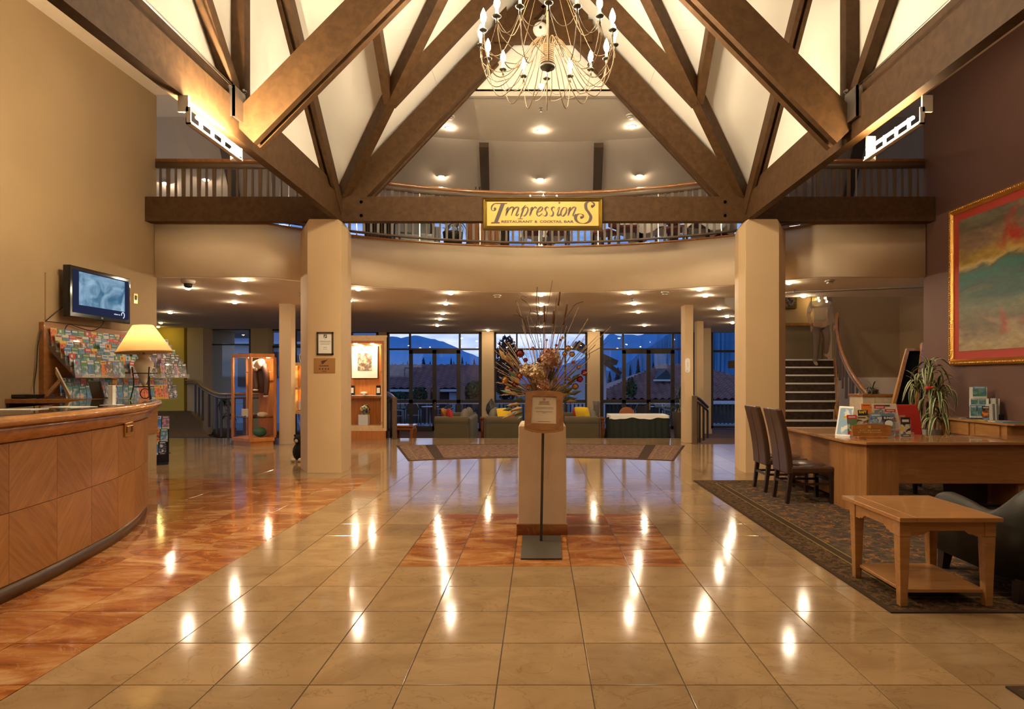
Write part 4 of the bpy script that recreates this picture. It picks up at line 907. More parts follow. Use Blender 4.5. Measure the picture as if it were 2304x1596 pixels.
LM = {k: mat('print_'+k, v, .35, coat=.2) for k, v in PAL.items()}
LM_pic = {}
def picture_mat(a, b_, c_):
    key = (a, b_, c_)
    if key in LM_pic: return LM_pic[key]
    m = mat('print_picture_%s_%s_%s' % key, PAL[a], .35, coat=.2); nt = m.node_tree
    t = nt.nodes.new('ShaderNodeTexCoord'); n = nt.nodes.new('ShaderNodeTexNoise'); n.inputs['Scale'].default_value = 17; n.inputs['Detail'].default_value = 4
    oi = nt.nodes.new('ShaderNodeObjectInfo'); ad = nt.nodes.new('ShaderNodeVectorMath'); cb = nt.nodes.new('ShaderNodeCombineXYZ'); mu = nt.nodes.new('ShaderNodeMath'); mu.operation = 'MULTIPLY'; mu.inputs[1].default_value = 37
    nt.links.new(oi.outputs['Random'], mu.inputs[0]); nt.links.new(mu.outputs[0], cb.inputs[0]); nt.links.new(t.outputs['Object'], ad.inputs[0]); nt.links.new(cb.outputs[0], ad.inputs[1]); nt.links.new(ad.outputs[0], n.inputs['Vector'])
    r = nt.nodes.new('ShaderNodeValToRGB'); r.color_ramp.interpolation = 'EASE'; e = r.color_ramp.elements; e.new(.5)
    for i, (p, c) in enumerate(((.38, a), (.5, b_), (.6, c_))): e[i].position = p; e[i].color = (*PAL[c], 1)
    nt.links.new(n.outputs['Fac'], r.inputs[0]); nt.links.new(r.outputs[0], nt.nodes['Principled BSDF'].inputs['Base Color']); LM_pic[key] = m; return m
def leaf_mesh(head, pic, foot, w=.1, h=.21, hh=.045, fh=.03, mark='white', mw=.36, mh=(.68, .32)):
    """leaflet standing on its lower edge, front towards -Y: title strip, picture, foot strip, a bar of print"""
    b = MB(); t = .004
    b.box(-w/2, w/2, 0, t, 0, fh, 2).box(-w/2, w/2, 0, t, fh, h-hh, 1).box(-w/2, w/2, 0, t, h-hh, h, 0)
    if mw: b.box(-w*mw, w*mw*(1 if mw > .3 else .2), -.0008, 0, h-hh*mh[0], h-hh*mh[1], 3)
    if fh > .02: b.box(-w*.3, w*.3, -.0008, 0, fh*.35, fh*.6, 3)
    me = bpy.data.meshes.new('leaflet'); me.from_pydata(b.v, [], b.f)
    for m in (LM[head], picture_mat(*pic), LM[foot], LM[mark]): me.materials.append(m)
    me.polygons.foreach_set('material_index', b.m); me.update(); return me
KIND = [('red', ('grey', 'brown', 'white'), 'red', 'white'), ('white', ('sky-blue', 'blue', 'green'), 'white', 'blue'), ('yellow', ('red', 'orange', 'brown'), 'yellow', 'red'), ('green', ('green', 'sky-blue', 'white'), 'cream', 'white'), ('blue', ('sky-blue', 'white', 'blue'), 'blue', 'white'), ('orange', ('orange', 'brown', 'black'), 'brown', 'black'),
        ('black', ('grey', 'black', 'white'), 'black', 'white'), ('cream', ('cream', 'brown', 'green'), 'cream', 'brown'), ('purple', ('purple', 'grey', 'pink'), 'white', 'yellow'), ('teal', ('teal', 'sky-blue', 'cream'), 'teal', 'white'), ('brown', ('orange', 'brown', 'green'), 'grey', 'cream'), ('sky-blue', ('white', 'sky-blue', 'grey'), 'purple', 'red')]
LMESH = [leaf_mesh(a, b_, c_, mark=d_) for a, b_, c_, d_ in KIND]
LVAR = [[m0] + [leaf_mesh(a, b_, c_, mark=d_, hh=h_, mw=w_, mh=q_, fh=f_) for h_, w_, q_, f_ in ((.075, .40, (.40, .16), .02), (.03, 0, (0, 0), .05), (.06, .25, (.8, .25), .03), (.012, 0, (0, 0), .012), (.05, .44, (.45, .3), .04))] for m0, (a, b_, c_, d_) in zip(LMESH, KIND)]
ORD = 'first second third fourth fifth sixth seventh eighth ninth tenth eleventh twelfth thirteenth fourteenth fifteenth sixteenth seventeenth eighteenth nineteenth twentieth twenty-first twenty-second'.split()
def leaflet(me, loc, rz, tilt, label, group):
    o = put('leaflet', me); o.location = loc; o.rotation_mode = 'ZYX' if False else 'XYZ'; o.rotation_euler = (tilt, 0, rz); return tag(o, label, 'leaflet', group)
ROWN = ['lowest', 'second lowest', 'third lowest', 'third', 'second', 'top']
rl = random.Random(11)
for i in range(NROW):
    x = -5.45-.055*i; z = 1.385+.075*i
    for j in range(21):
        if rl.random() < .02: continue
        k = rl.choice([0, 0, 1, 1, 2, 3, 3, 4, 5, 6, 7, 8, 9, 10, 11, 1, 2])
        if j >= 14 and i < 3: k = rl.choice([6, 6, 6, 8, 6])
        if j in (15, 16, 17, 18) and i == 3: k = 4
        leaflet(rl.choice(LVAR[k]), (x, 7.075+.1065*j, z), PI/2, -.10, '%s-headed leaflet, %s along the %s tier of the wall rack' % (KIND[k][0], ORD[j], ROWN[i]), 'leaflets in the wall rack')
for i in range(2):
    x = -5.55-.07*i; z = 1.07+.10*i
    for j in range(20):
        k = rl.choice([2, 2, 1, 4, 0, 7, 11, 3, 9]) if j < 14 else rl.choice([6, 1, 2])
        leaflet(rl.choice(LVAR[k]), (x, 7.075+.108*j, z), PI/2, -.10, '%s-headed leaflet, %s along the %s shelf under the rack' % (KIND[k][0], ORD[j], ['front', 'rear'][i]), 'leaflets on the shelf under the rack')
t = thing('floor_leaflet_stand', 'low clear leaflet stand beyond the counter end', 'rack', (PX(359, 9.5), 9.5, 0), .5)
MB().box(-.12, .12, -.06, .16, 0, .02).box(-.12, .12, .13, .15, 0, .75).build('base', M_black, t)
for i in range(3): MB().box(-.115, .115, .02-.03*i+.06, .10-.03*i+.02, .15+.2*(2-i)-.01, .15+.2*(2-i)).build('pocket', M_case, t)
for i in range(3):
    for j in range(2):
        k = (1, 6, 2, 3, 1, 8)[i*2+j]
        leaflet(LMESH[k], (PX(359, 9.5)+.055*(2*j-1)*math.cos(.5), 9.47+.04*i+.055*(2*j-1)*math.sin(.5), .16+.2*i), .5, -.1, '%s-headed leaflet, %s pocket of the low stand, %s of two' % (KIND[k][0], ['bottom', 'middle', 'top'][i], ['first', 'second'][j]), 'leaflets in the low stand')
o = MB().prism([(-6.75, 10.95), (-8.4, 10.6), (-8.0, 11.9)], 0, .012).build('door_mat', M_carpet); tag(o, 'dark pointed mat corner showing past the counter end', 'mat')
# ================================================================== COLUMN SIGNS AND HANGING SIGN
def text_on(body, px, py, d, hpx, m, parent, sx=1, bold=0, dy=0, name='lettering'):
    return text_mesh(body, hpx/F*d/.70, name, m, parent, Matrix.Translation(P(px, py, d)+Vector((0, dy, 0))) @ MX, sx, bold)
dq = 8.69
t = thing('certificate', 'black framed certificate on the column', 'certificate', P(732, 773, dq), world=True)
x0, x1, z0, z1 = PX(713.5, dq), PX(750.5, dq), PZ(799, dq), PZ(747.5, dq)
b = MB()
for a in ((x0, x0+.022, z0, z1), (x1-.022, x1, z0, z1), (x0, x1, z0, z0+.022), (x0, x1, z1-.022, z1)): b.box(a[0], a[1], dq-.022, dq-.001, a[2], a[3])
b.build('frame', M_dark, t); MB().box(x0+.02, x1-.02, dq-.008, dq-.003, z0+.02, z1-.02).build('sheet', M_paper, t)
M_ink = mat('grey_print', (.12, .11, .10), .6); M_ink2 = mat('pale_print', (.34, .31, .28), .6)
b = MB(); b.box(PX(728.5, dq), PX(736, dq), dq-.010, dq-.0085, PZ(761, dq), PZ(753, dq)); b.build('emblem', M_ink, t)
b = MB(); b.add([(PX(729.5, dq), dq-.0115, PZ(760, dq)), (PX(734.5, dq), dq-.0115, PZ(754, dq)), (PX(733.5, dq), dq-.0115, PZ(757.5, dq)), (PX(731, dq), dq-.0115, PZ(760, dq))], [(0, 1, 2, 3)]); b.build('fern_mark', M_paper, t)
for py, wp, m in ((764, 4, M_ink2), (768, 24, M_ink), (772.5, 22, M_ink2), (775.5, 20, M_ink2), (782, 8, M_ink), (786, 9, M_ink2)):
    MB().box(PX(732-wp/2, dq), PX(732+wp/2, dq), dq-.0095, dq-.0085, PZ(py+.45, dq), PZ(py-.45, dq)).build('print_line', m, t)
t = thing('rating_plaque', 'copper coloured rating plaque with four stars on the column', 'plaque', P(730, 823, dq), world=True)
MB().box(PX(706.5, dq), PX(754.5, dq), dq-.012, dq-.001, PZ(839.5, dq), PZ(806, dq)).build('plate', mat('copper_plate', (.52, .28, .12), .35, .6), t, bevel=.004)
M_pr = mat('dark_brown_print', (.06, .03, .015), .6)
q = lambda u, v: Vector((PX(690+u*.0752, dq), dq-.0135, PZ(730+v*.0752, dq)))
fern = [(430, 1205), (455, 1160), (475, 1150), (440, 1130), (450, 1100), (520, 1080), (590, 1075), (640, 1040), (610, 1090), (560, 1130), (520, 1170), (490, 1200), (470, 1170)]
MB().prism([(q(*f).x, q(*f).z) for f in fern], dq-.0145, dq-.0125, M=Mv).build('fern_mark', M_pr, t)
text_mesh('QUALMARK', .026, 'lettering', M_pr, t, Matrix.Translation(q(527, 1245)) @ MX, 1, .0008); text_mesh('HOTEL', .020, 'lettering', M_pr, t, Matrix.Translation(q(533, 1410)) @ MX, 1, .0006)
for u in (402, 488, 575, 660):
    c_ = q(u, 1337); MB().prism([(c_.x+(.016 if j % 2 == 0 else .0075)*math.sin(j*PI/5), c_.z+(.016 if j % 2 == 0 else .0075)*math.cos(j*PI/5)) for j in range(10)], dq-.0145, dq-.0125, M=Mv).build('star', M_pr, t)
# restaurant sign
ds = 8.72
sg = thing('restaurant_sign', 'gilt framed yellow restaurant sign hanging on the tie beam', 'sign', P(1221, 516, ds), world=True)
X0, X1, Z0, Z1 = PX(1086, ds), PX(1356.5, ds), PZ(516.5, ds), PZ(443.5, ds)
M_gilt = mat('dark_gilt', (.24, .17, .045), .28, .85)
pr = [(0, .0), (0, .055), (.012, .07), (.022, .05), (.034, .055), (.046, .035), (.058, .04), (.066, .02), (.068, 0)]
for a, bq, nx in (((X0, Z0), (X1, Z0), 0), ((X1, Z0), (X1, Z1), 1), ((X1, Z1), (X0, Z1), 2), ((X0, Z1), (X0, Z0), 3)):
    b = MB(); inn = [(0, 1), (-1, 0), (0, -1), (1, 0)][nx]; tv_ = [(1, 0), (0, 1), (-1, 0), (0, -1)][nx]; vs = []
    for (px_, pz_), sg_ in ((a, 1), (bq, -1)):
        for w_, dp in pr: vs.append((px_+inn[0]*w_+tv_[0]*w_*sg_, ds+.075-dp, pz_+inn[1]*w_+tv_[1]*w_*sg_))
    k = len(pr); b.add(vs, [(j, j+1, k+j+1, k+j) for j in range(k-1)]); b.build('frame_side', M_gilt, sg, fix=True)
MB().box(X0+.06, X1-.06, ds+.03, ds+.075, Z0+.06, Z1-.06).build('panel', mat('sign_yellow', (.66, .37, .06), .5), sg)
M_let = mat('sign_dark_brown', (.035, .015, .008), .5)
S = lambda u, v: (PX(1050+u*.1519, ds+.03), PZ(420+v*.1519, ds+.03))
def pen(pts, w, name='letter', ang=25, k=7, ball=None):
    """a stroke drawn with a broad nib held at an angle"""
    p2 = catmull([(u, v, 0) for u, v in pts], k); n = Vector((math.cos(math.radians(ang)), math.sin(math.radians(ang)), 0)); b = MB(); vs = []; yy = ds+.029
    m = len(p2)
    for i, p in enumerate(p2):
        e = min(1, .35+min(i, m-1-i)*4/m*.65) if m > 4 else 1
        t_ = (p2[min(i+1, m-1)]-p2[max(i-1, 0)]).normalized(); nn = Vector((-t_.y, t_.x, 0)); wd = max(abs(t_.x*n.y-t_.y*n.x)*w, 6.5)*e/2
        for s_ in (-1, 1): x, z = S(p.x+nn.x*wd*s_, p.y+nn.y*wd*s_); vs += [(x, yy, z), (x, yy-.006, z)]
    fs = []
    for i in range(m-1):
        a = i*4; fs += [(a+1, a+3, a+7, a+5), (a, a+1, a+5, a+4), (a+3, a+2, a+6, a+7)]
    b.add(vs, fs)
    if ball:
        x, z = S(*ball[:2]); r_ = ball[2]*.1519/F*ds; b.prism([(x+r_*math.cos(a*PI/6), z+r_*math.sin(a*PI/6)) for a in range(12)], yy-.006, yy, M=Mv)
    return b
def letter(*bs):
    b = MB()
    for x in bs: b.add(x.v, x.f)
    b.build('letter', M_let, sg, fix=True)
def blk(u0, u1, ub0, ub1, v0, v1):
    b = MB(); b.prism([S(u0, v0), S(u1, v0), S(ub1, v1), S(ub0, v1)], ds+.023, ds+.029, M=Mv); return b
letter(blk(505, 565, 405, 460, 258, 530), blk(430, 604, 428, 590, 243, 258), blk(372, 486, 356, 490, 528, 546), pen([(470, 250), (420, 252), (378, 285), (367, 330), (385, 357), (420, 352), (436, 335)], 20, ball=(420, 330, 19)))
def mm(o_): return [pen([(o_-36, 365), (o_-18, 322), (o_+2, 303)], 10), pen([(o_+4, 305), (o_-36, 438)], 26)]
letter(*mm(614), pen([(592, 395), (640, 325), (680, 303), (694, 322), (660, 436)], 25), pen([(668, 390), (712, 325), (752, 303), (768, 322), (738, 405), (732, 432), (752, 432), (774, 405)], 25))
letter(pen([(808, 358), (828, 320), (852, 300)], 10), pen([(858, 285), (790, 478)], 26), blk(760, 832, 756, 830, 473, 482), pen([(820, 425), (850, 437), (885, 405), (908, 345), (892, 303), (850, 325)], 24), pen([(842, 302), (880, 278)], 12))
letter(pen([(936, 355), (955, 318), (976, 302)], 10), pen([(978, 304), (932, 438)], 26), pen([(946, 395), (985, 330), (1015, 303), (1034, 308)], 18, ball=(1030, 316, 12)))
letter(pen([(1050, 385), (1102, 358), (1124, 322), (1104, 302), (1064, 335), (1040, 395), (1056, 436), (1092, 425), (1118, 398)], 25))
for o_ in (0, 95): letter(pen([(1216+o_, 325), (1200+o_, 303), (1170+o_, 318), (1166+o_, 348), (1188+o_, 385), (1180+o_, 425), (1150+o_, 438), (1124+o_, 418)], 26))
letter(pen([(1340, 352), (1358, 318), (1378, 302)], 10), pen([(1380, 304), (1346, 412), (1352, 434), (1378, 418), (1390, 400)], 25, ball=(1373, 242, 14)))
letter(pen([(1470, 308), (1430, 318), (1398, 375), (1402, 428), (1432, 436), (1472, 385), (1480, 325), (1462, 304)], 25))
letter(*mm(1536), pen([(1512, 395), (1560, 325), (1598, 303), (1614, 322), (1582, 405), (1576, 432), (1596, 432), (1618, 405)], 25))
letter(pen([(1858, 300), (1884, 290), (1886, 255), (1850, 228), (1800, 228), (1765, 262), (1770, 330), (1810, 390), (1838, 450), (1818, 510), (1765, 542), (1700, 546), (1640, 520), (1612, 470), (1630, 425), (1675, 405), (1718, 418), (1726, 452), (1700, 468)], 46, ang=5, k=6), pen([(1858, 300), (1866, 296)], 10, ball=(1860, 294, 22)), pen([(1700, 462), (1708, 458)], 10, ball=(1698, 458, 20)))
for w_, u, wd in (('RESTAURANT', 746, 462), ('&', 1027, 44), ('COCKTAIL', 1250, 335), ('BAR', 1515, 146)):
    me = text_mesh(w_, .0436*1.0, 'lettering', M_let, sg, None, 1, .0011); dx = me.data
    xs = [v.co.x+sg.location.x for v in dx.vertices]; sc = wd*.1519/F*ds/(max(xs)-min(xs)); cx = (max(xs)+min(xs))/2
    zs = [v.co.y+sg.location.y for v in dx.vertices]; sz = 36*.1519/F*ds/(max(zs)-min(zs)); cz = (max(zs)+min(zs))/2; x, z = S(u, 520)
    for v in dx.vertices:
        vx, vz, vy = v.co.x+sg.location.x, v.co.y+sg.location.y, v.co.z+sg.location.z
        v.co = (x+(vx-cx)*sc-sg.location.x, ds+.026-vy-sg.location.y, z+(vz-cz)*sz-sg.location.z)
# notice plate on the slim pillar
dn = 12.6
t = thing('notice_plate', 'oval white notice plate on the slim pillar', 'sign', P(1548, 822, dn), world=True)
ov = [(PX(1547, dn)+.052*math.cos(a*PI/12), PZ(822.5, dn)+(.10 if math.sin(a*PI/12) > 0 else -.10)+.052*math.sin(a*PI/12)) for a in range(24)]
MB().prism(ov, dn-.012, dn-.001, M=Mv).build('plate', M_paper, t)
for k_ in range(6): MB().box(PX(1546.4, dn), PX(1547.6, dn), dn-.014, dn-.012, PZ(825-k_*1.6, dn), PZ(824-k_*1.6, dn)).build('print_line', M_ink2, t)
text_mesh('&', .05, 'lettering', M_ink2, t, Matrix.Translation((PX(1546, dn), dn-.013, PZ(835, dn))) @ MX)
# ================================================================== PEDESTAL, FLOWERS, NOTICE STAND
pc = Vector((TX+T/2+.005, 5.45, 0))
t = thing('pedestal', 'tall cream plaster pedestal with a red marble plinth', 'pedestal', pc)
M_pl = mat('pedestal_plaster', (.70, .55, .39), .75, bump=.15, bscale=60, var=.05, vscale=5)
MB().box(-.225, .225, -.215, .215, 0, .097).build('plinth', M_red, t, bevel=.003)
b = MB(); b.add([(-.212, -.205, .098), (.212, -.205, .098), (.212, .205, .098), (-.212, .205, .098), (-.207, -.2, .955), (.207, -.2, .955), (.207, .2, .955), (-.207, .2, .955), (-.19, -.185, .975), (.19, -.185, .975), (.19, .185, .975), (-.19, .185, .975)], [(i, (i+1) % 4, (i+1) % 4+4, i+4) for i in range(4)]+[(i+4, (i+1) % 4+4, (i+1) % 4+8, i+8) for i in range(4)]+[(8, 9, 10, 11)])
b.build('body', M_pl, t, bevel=.004)
fl_ = thing('flower_arrangement', 'big dried flower arrangement with hydrangeas, roses and cattails on the pedestal', 'flowers', (pc.x, pc.y, .976), world=True)
MB().lathe([(.09, 0), (.10, .04), (.125, .14), (.13, .2), (.10, .21)], 18, (pc.x, pc.y, .976)).build('vase', M_iron, fl_)
fr_ = random.Random(5); O = lambda u, v, dy=0: P(1080+u*.2381, 620+v*.2381, 5.45+dy); base = Vector((pc.x, pc.y, 1.15))
M_st = mat('dry_stem', (.33, .20, .09), .8); M_tw = mat('dark_twig', (.10, .05, .03), .8); M_gr = mat('wheat_grass', (.55, .37, .19), .8)
def petal_ball(c, r, mats, n, s):
    b = MB()
    for i in range(n):
        z = 1-2*(i+.5)/n; a = i*2.39996; rad = math.sqrt(1-z*z); v = Vector((rad*math.cos(a), rad*math.sin(a), z))
        p = c+v*r*fr_.uniform(.82, 1.06); q = v.to_track_quat('Z', 'Y').to_matrix() @ Euler((fr_.uniform(-.6, .6), fr_.uniform(-.6, .6), fr_.uniform(0, 6))).to_matrix(); l = s*fr_.uniform(.7, 1.25)
        b.add([p+q@Vector(w_) for w_ in ((-l, 0, 0), (0, -l*.8, l*.3), (l, 0, 0), (0, l*.8, l*.3))], [(0, 1, 2), (0, 2, 3)], fr_.randrange(len(mats)))
    b.ball(c, r*.8, 10, 7, 0); return b
M_h1 = mat('hydrangea_tan', (.48, .30, .19), .8); M_h2 = mat('hydrangea_rose', (.42, .17, .13), .8); M_h3 = mat('hydrangea_cream', (.60, .45, .27), .8)
for (u, v, r_, ms) in ((660, 790, .098, (M_h1, M_h2, M_h1)), (545, 915, .092, (M_h3, M_h1, M_h3)), (440, 895, .055, (M_h3, M_h1)), (595, 1030, .062, (M_h1, M_h2, M_h3))):
    petal_ball(O(u, v, -.06), r_, ms, 230 if r_ > .08 else 110, .017).build('hydrangea_head', list(ms), fl_)
    MB().tube([O(u, v, -.03), base], .005, 5).build('stem', M_st, fl_)
def rose(u, v, r_, m, dy=-.05):
    c_ = O(u, v, dy); b = MB()
    for k_ in range(5):
        rr_ = r_*(.35+.15*k_); n = 5
        for j in range(n):
            a = 2*PI*j/n+k_*.6; vs = []
            for q_ in (-.55, 0, .55):
                for h_, f_ in ((-.5, .75), (.55-.1*k_, 1.05)): vs.append(c_+Vector((rr_*f_*math.cos(a+q_), h_*r_*1.0-.2*rr_ if False else -rr_*.3*math.sin(a+q_)-h_*r_*.6, rr_*f_*math.sin(a+q_)*.95)))
            b.add(vs, [(0, 1, 3, 2), (2, 3, 5, 4)])
    b.ball(c_, r_*.7, 8, 6); b.build('rose', m, fl_); MB().tube([c_+Vector((0, .02, 0)), c_.lerp(base, .5)+Vector((0, .02, .02)), base], .004, 5).build('stem', M_st, fl_)
M_dr = mat('dark_red_petal', (.20, .018, .02), .7); M_or = mat('burnt_orange_petal', (.50, .13, .02), .7); M_am = mat('amber_petal', (.48, .25, .06), .7); M_cr = mat('crimson_petal', (.38, .025, .035), .7)
for u, v, r_, m in ((380, 738, .040, M_dr), (330, 1035, .028, M_dr), (290, 895, .022, M_dr), (375, 948, .028, M_or), (465, 1060, .029, M_or), (240, 985, .034, M_am), (985, 920, .030, M_cr), (942, 980, .032, M_cr), (830, 690, .030, M_am), (870, 745, .028, M_am), (900, 1050, .033, M_am), (430, 800, .022, M_dr), (800, 740, .024, M_am), (225, 1010, .02, M_am), (500, 690, .018, M_or), (270, 640, .013, M_am), (760, 610, .012, M_dr), (780, 590, .013, M_am), (720, 660, .014, M_dr), (630, 610, .012, M_am), (275, 740, .013, M_am), (930, 870, .02, M_am), (840, 980, .02, M_am), (260, 1060, .022, M_am), (560, 800, .022, M_dr), (880, 820, .016, M_or), (520, 1000, .018, M_am)):
    rose(u, v, r_, m)
for (a, b_, r_) in (((608, 285), (606, 442), .0095), ((756, 152), (738, 288), .0095), ((698, 333), (689, 458), .010), ((823, 268), (785, 470), .011)):
    A, B = O(*a), O(*b_)
    cb = MB().tube([B, B+(A-B)*.05, A-(A-B)*.06, A], [.003, r_, r_*.85, .003], 8); cb.build('cattail', mat('cattail_brown', (.13, .055, .02), .9), fl_); MB().tube([A+(A-B)*.12, B, B.lerp(base, .5)+Vector((.01, 0, 0)), base], .003, 5).build('stem', M_st, fl_)
for pts in ([(684, 48), (655, 220), (622, 420), (605, 640)], [(540, 108), (532, 260), (545, 380), (580, 640)], [(440, 210), (395, 193), (390, 222), (440, 258), (478, 320), (470, 370), (500, 450), (540, 560), (570, 760)], [(355, 232), (335, 255), (345, 330), (395, 400), (440, 440), (520, 640)], [(310, 375), (330, 372), (400, 400), (450, 520), (540, 720)], [(975, 247), (900, 275), (860, 330), (800, 420), (740, 560), (690, 800)], [(1210, 620), (1140, 680), (1020, 750), (900, 860), (760, 1000)], [(1090, 655), (1060, 690), (1030, 720), (1030, 780), (940, 860), (800, 1000)],
            [(470, 340), (520, 345), (560, 400), (600, 560)], [(725, 215), (712, 330), (680, 640), (640, 800)], [(550, 200), (560, 330), (540, 440), (520, 560), (580, 760)], [(990, 490), (940, 560), (860, 660), (740, 880)]):
    MB().tube(catmull([O(u, v, fr_.uniform(-.06, .06)) for u, v in pts], 4)+[base], .0028, 4).build('twig', M_tw, fl_)
def grass(tip, n=1, plume=.10, w_=.008):
    A = O(*tip, fr_.uniform(-.12, .08)); d_ = (A-base); mid = base+d_*.55+Vector((0, 0, .03)); pts = catmull([base, mid, A], 6); b = MB().tube(pts, .0018, 4, caps=False)
    k0 = int(len(pts)*.72)
    for i in range(k0, len(pts)-1):
        for s_ in range(4):
            q = pts[i].lerp(pts[i+1], s_/4); a = fr_.uniform(0, 6.28); f = (pts[i+1]-pts[i]).normalized()*.022+Vector((math.cos(a), math.sin(a)*.6, math.sin(a)))*w_
            b.add([q, q+f*.5+Vector((0, 0, .002)), q+f, q+f*.5-Vector((0, 0, .002))], [(0, 1, 2, 3)])
    b.build('grass_stem', M_gr, fl_)
for tip in [(350, 240), (445, 380), (400, 470), (1235, 485), (1020, 410), (930, 300), (150, 820), (170, 905), (200, 750), (130, 700), (1010, 815), (985, 770), (1005, 660), (940, 720), (250, 700), (300, 760), (245, 1070), (180, 960), (270, 870), (480, 640), (510, 700), (440, 600), (1040, 690), (900, 800), (960, 850), (870, 900), (320, 830), (220, 830), (160, 640), (280, 560), (380, 560), (560, 620), (620, 560), (660, 600), (720, 640), (840, 620), (1000, 560), (1060, 620), (1120, 560), (160, 1010), (200, 1130), (1000, 1020), (1040, 900), (960, 1100), (330, 660), (410, 690), (230, 620), (130, 860), (700, 520), (760, 700), (880, 740), (920, 620), (350, 1140), (260, 1110), (880, 660), (780, 560), (820, 480), (985, 600)]:
    grass(tip)
M_lf = mat('olive_dried_leaf', (.075, .09, .035), .7, var=.3, vscale=12); M_lb = mat('blue_grey_leaf', (.13, .19, .16), .7)
for i in range(70):
    u, v = fr_.choice([(720, 930), (760, 860), (830, 1060), (700, 1040), (880, 1130), (300, 1080), (340, 1180), (840, 1180), (300, 960), (250, 780), (640, 1100), (740, 1120), (420, 1110), (320, 1300), (880, 980)]); u += fr_.uniform(-60, 60); v += fr_.uniform(-50, 50); c_ = O(u, v, fr_.uniform(-.1, .1)); dr_ = (c_-base).normalized(); sd = dr_.cross(Vector((0, 1, 0))).normalized(); l = fr_.uniform(.03, .065); w_ = l*.36
    b = MB().add([c_-dr_*l, c_-dr_*l*.2+sd*w_+Vector((0, .01, 0)), c_+dr_*l, c_-dr_*l*.2-sd*w_+Vector((0, .01, 0)), c_+Vector((0, -.012, 0))], [(0, 1, 4), (1, 2, 4), (2, 3, 4), (3, 0, 4)])
    b.build('leaf', (M_lf, M_gr, M_lb, M_st)[i % 4], fl_)
# notice stand in front of the pedestal
sx_ = PX(1219, 4.9)
t = thing('notice_stand', 'floor stand with a framed notice in a curved wooden frame', 'sign', (sx_, 4.86, 0), world=True)
M_plate = mat('dark_grey_steel', (.085, .075, .06), .55, .5)
b = MB(); b.prism([(PX(1171.5, 4.53), 4.53), (PX(1264.5, 4.53), 4.53), (PX(1262, 5.19), 5.19), (PX(1175.5, 5.19), 5.19)], 0, .012); b.build('base_plate', M_plate, t)
MB().bar((PX(1217.5, 5.02), 5.02, .012), (PX(1222, 4.98), 4.98, .99), .022, .022, (0, 1, 0)).build('pole', M_plate, t)
M_fw = wood('notice_frame_wood', (.24, .092, .020), (.34, .14, .034), (6, 2, 6), .45, .1)
dd = 4.9; V = lambda u, v, dy=0: P(1180+u*.0595, 880+v*.0595, dd)+Vector((0, dy+(1300-v)*.00006, 0))
b = MB()
def fq(pts, dy0=0, dy1=-.022):
    n = len(pts); vs = [V(u, v, dy0) for u, v in pts]+[V(u, v, dy1) for u, v in pts]; b.add(vs, [tuple(range(n, 2*n))[::-1], tuple(range(n))]+[(i, (i+1) % n, n+(i+1) % n, n+i) for i in range(n)])
tops = [(40, 60), (200, 18), (450, -5), (760, -8), (1000, 2), (1250, 30), (1465, 90)]
fq(tops+[(1215, 220), (300, 190)]); fq([(40, 60), (300, 190), (255, 1205), (0, 1330)]); fq([(1215, 220), (1465, 90), (1475, 1385), (1195, 1235)])
fq([(255, 1205), (1195, 1235), (1475, 1385), (1250, 1440), (750, 1480), (300, 1430), (0, 1330)], 0, -.03)
b.build('notice_frame', M_fw, t, fix=True)
b = MB(); fq([(0, 1335), (300, 1435), (750, 1485), (1250, 1445), (1475, 1390), (1460, 1490), (1230, 1550), (750, 1590), (300, 1545), (0, 1445)], .0, -.028); b.build('ledge', M_cwood, t, fix=True)
b = MB(); fq([(285, 180), (1225, 215), (1205, 1240), (250, 1210)], .0, -.006); b.build('notice_sheet', mat('notice_cream', (.70, .57, .42), .6), t, fix=True)
M_rd = mat('pale_red_print', (.55, .20, .14), .6); M_gp = mat('soft_grey_print', (.30, .22, .16), .6)
def vt(s_, u, v, hh, m, sx=1): text_mesh(s_, hh*.0595/F*dd/.7, 'lettering', m, t, Matrix.Translation(V(u, v, -.0075)) @ MX, sx)
b = MB(); fq([(705, 290), (735, 290), (750, 318), (768, 290), (800, 290), (800, 368), (705, 368)], -.0065, -.0075); b.build('emblem', M_rd, t, fix=True)
vt('COPTHORNE', 745, 418, 38, M_gp, 1.15); vt('HOTEL & RESORT', 750, 466, 30, M_gp, 1.1); vt('QUEENSTOWN LAKEFRONT', 750, 514, 18, M_gp, 1.4)
for u0, u1, v in ((400, 1105, 630), (400, 1110, 676), (440, 1055, 788), (665, 830, 830), (510, 975, 1152)):
    b = MB(); fq([(u0, v-8), (u1, v-8+8), (u1, v+14), (u0, v+8)], -.0065, -.0075); b.build('print_line', M_gp, t, fix=True)
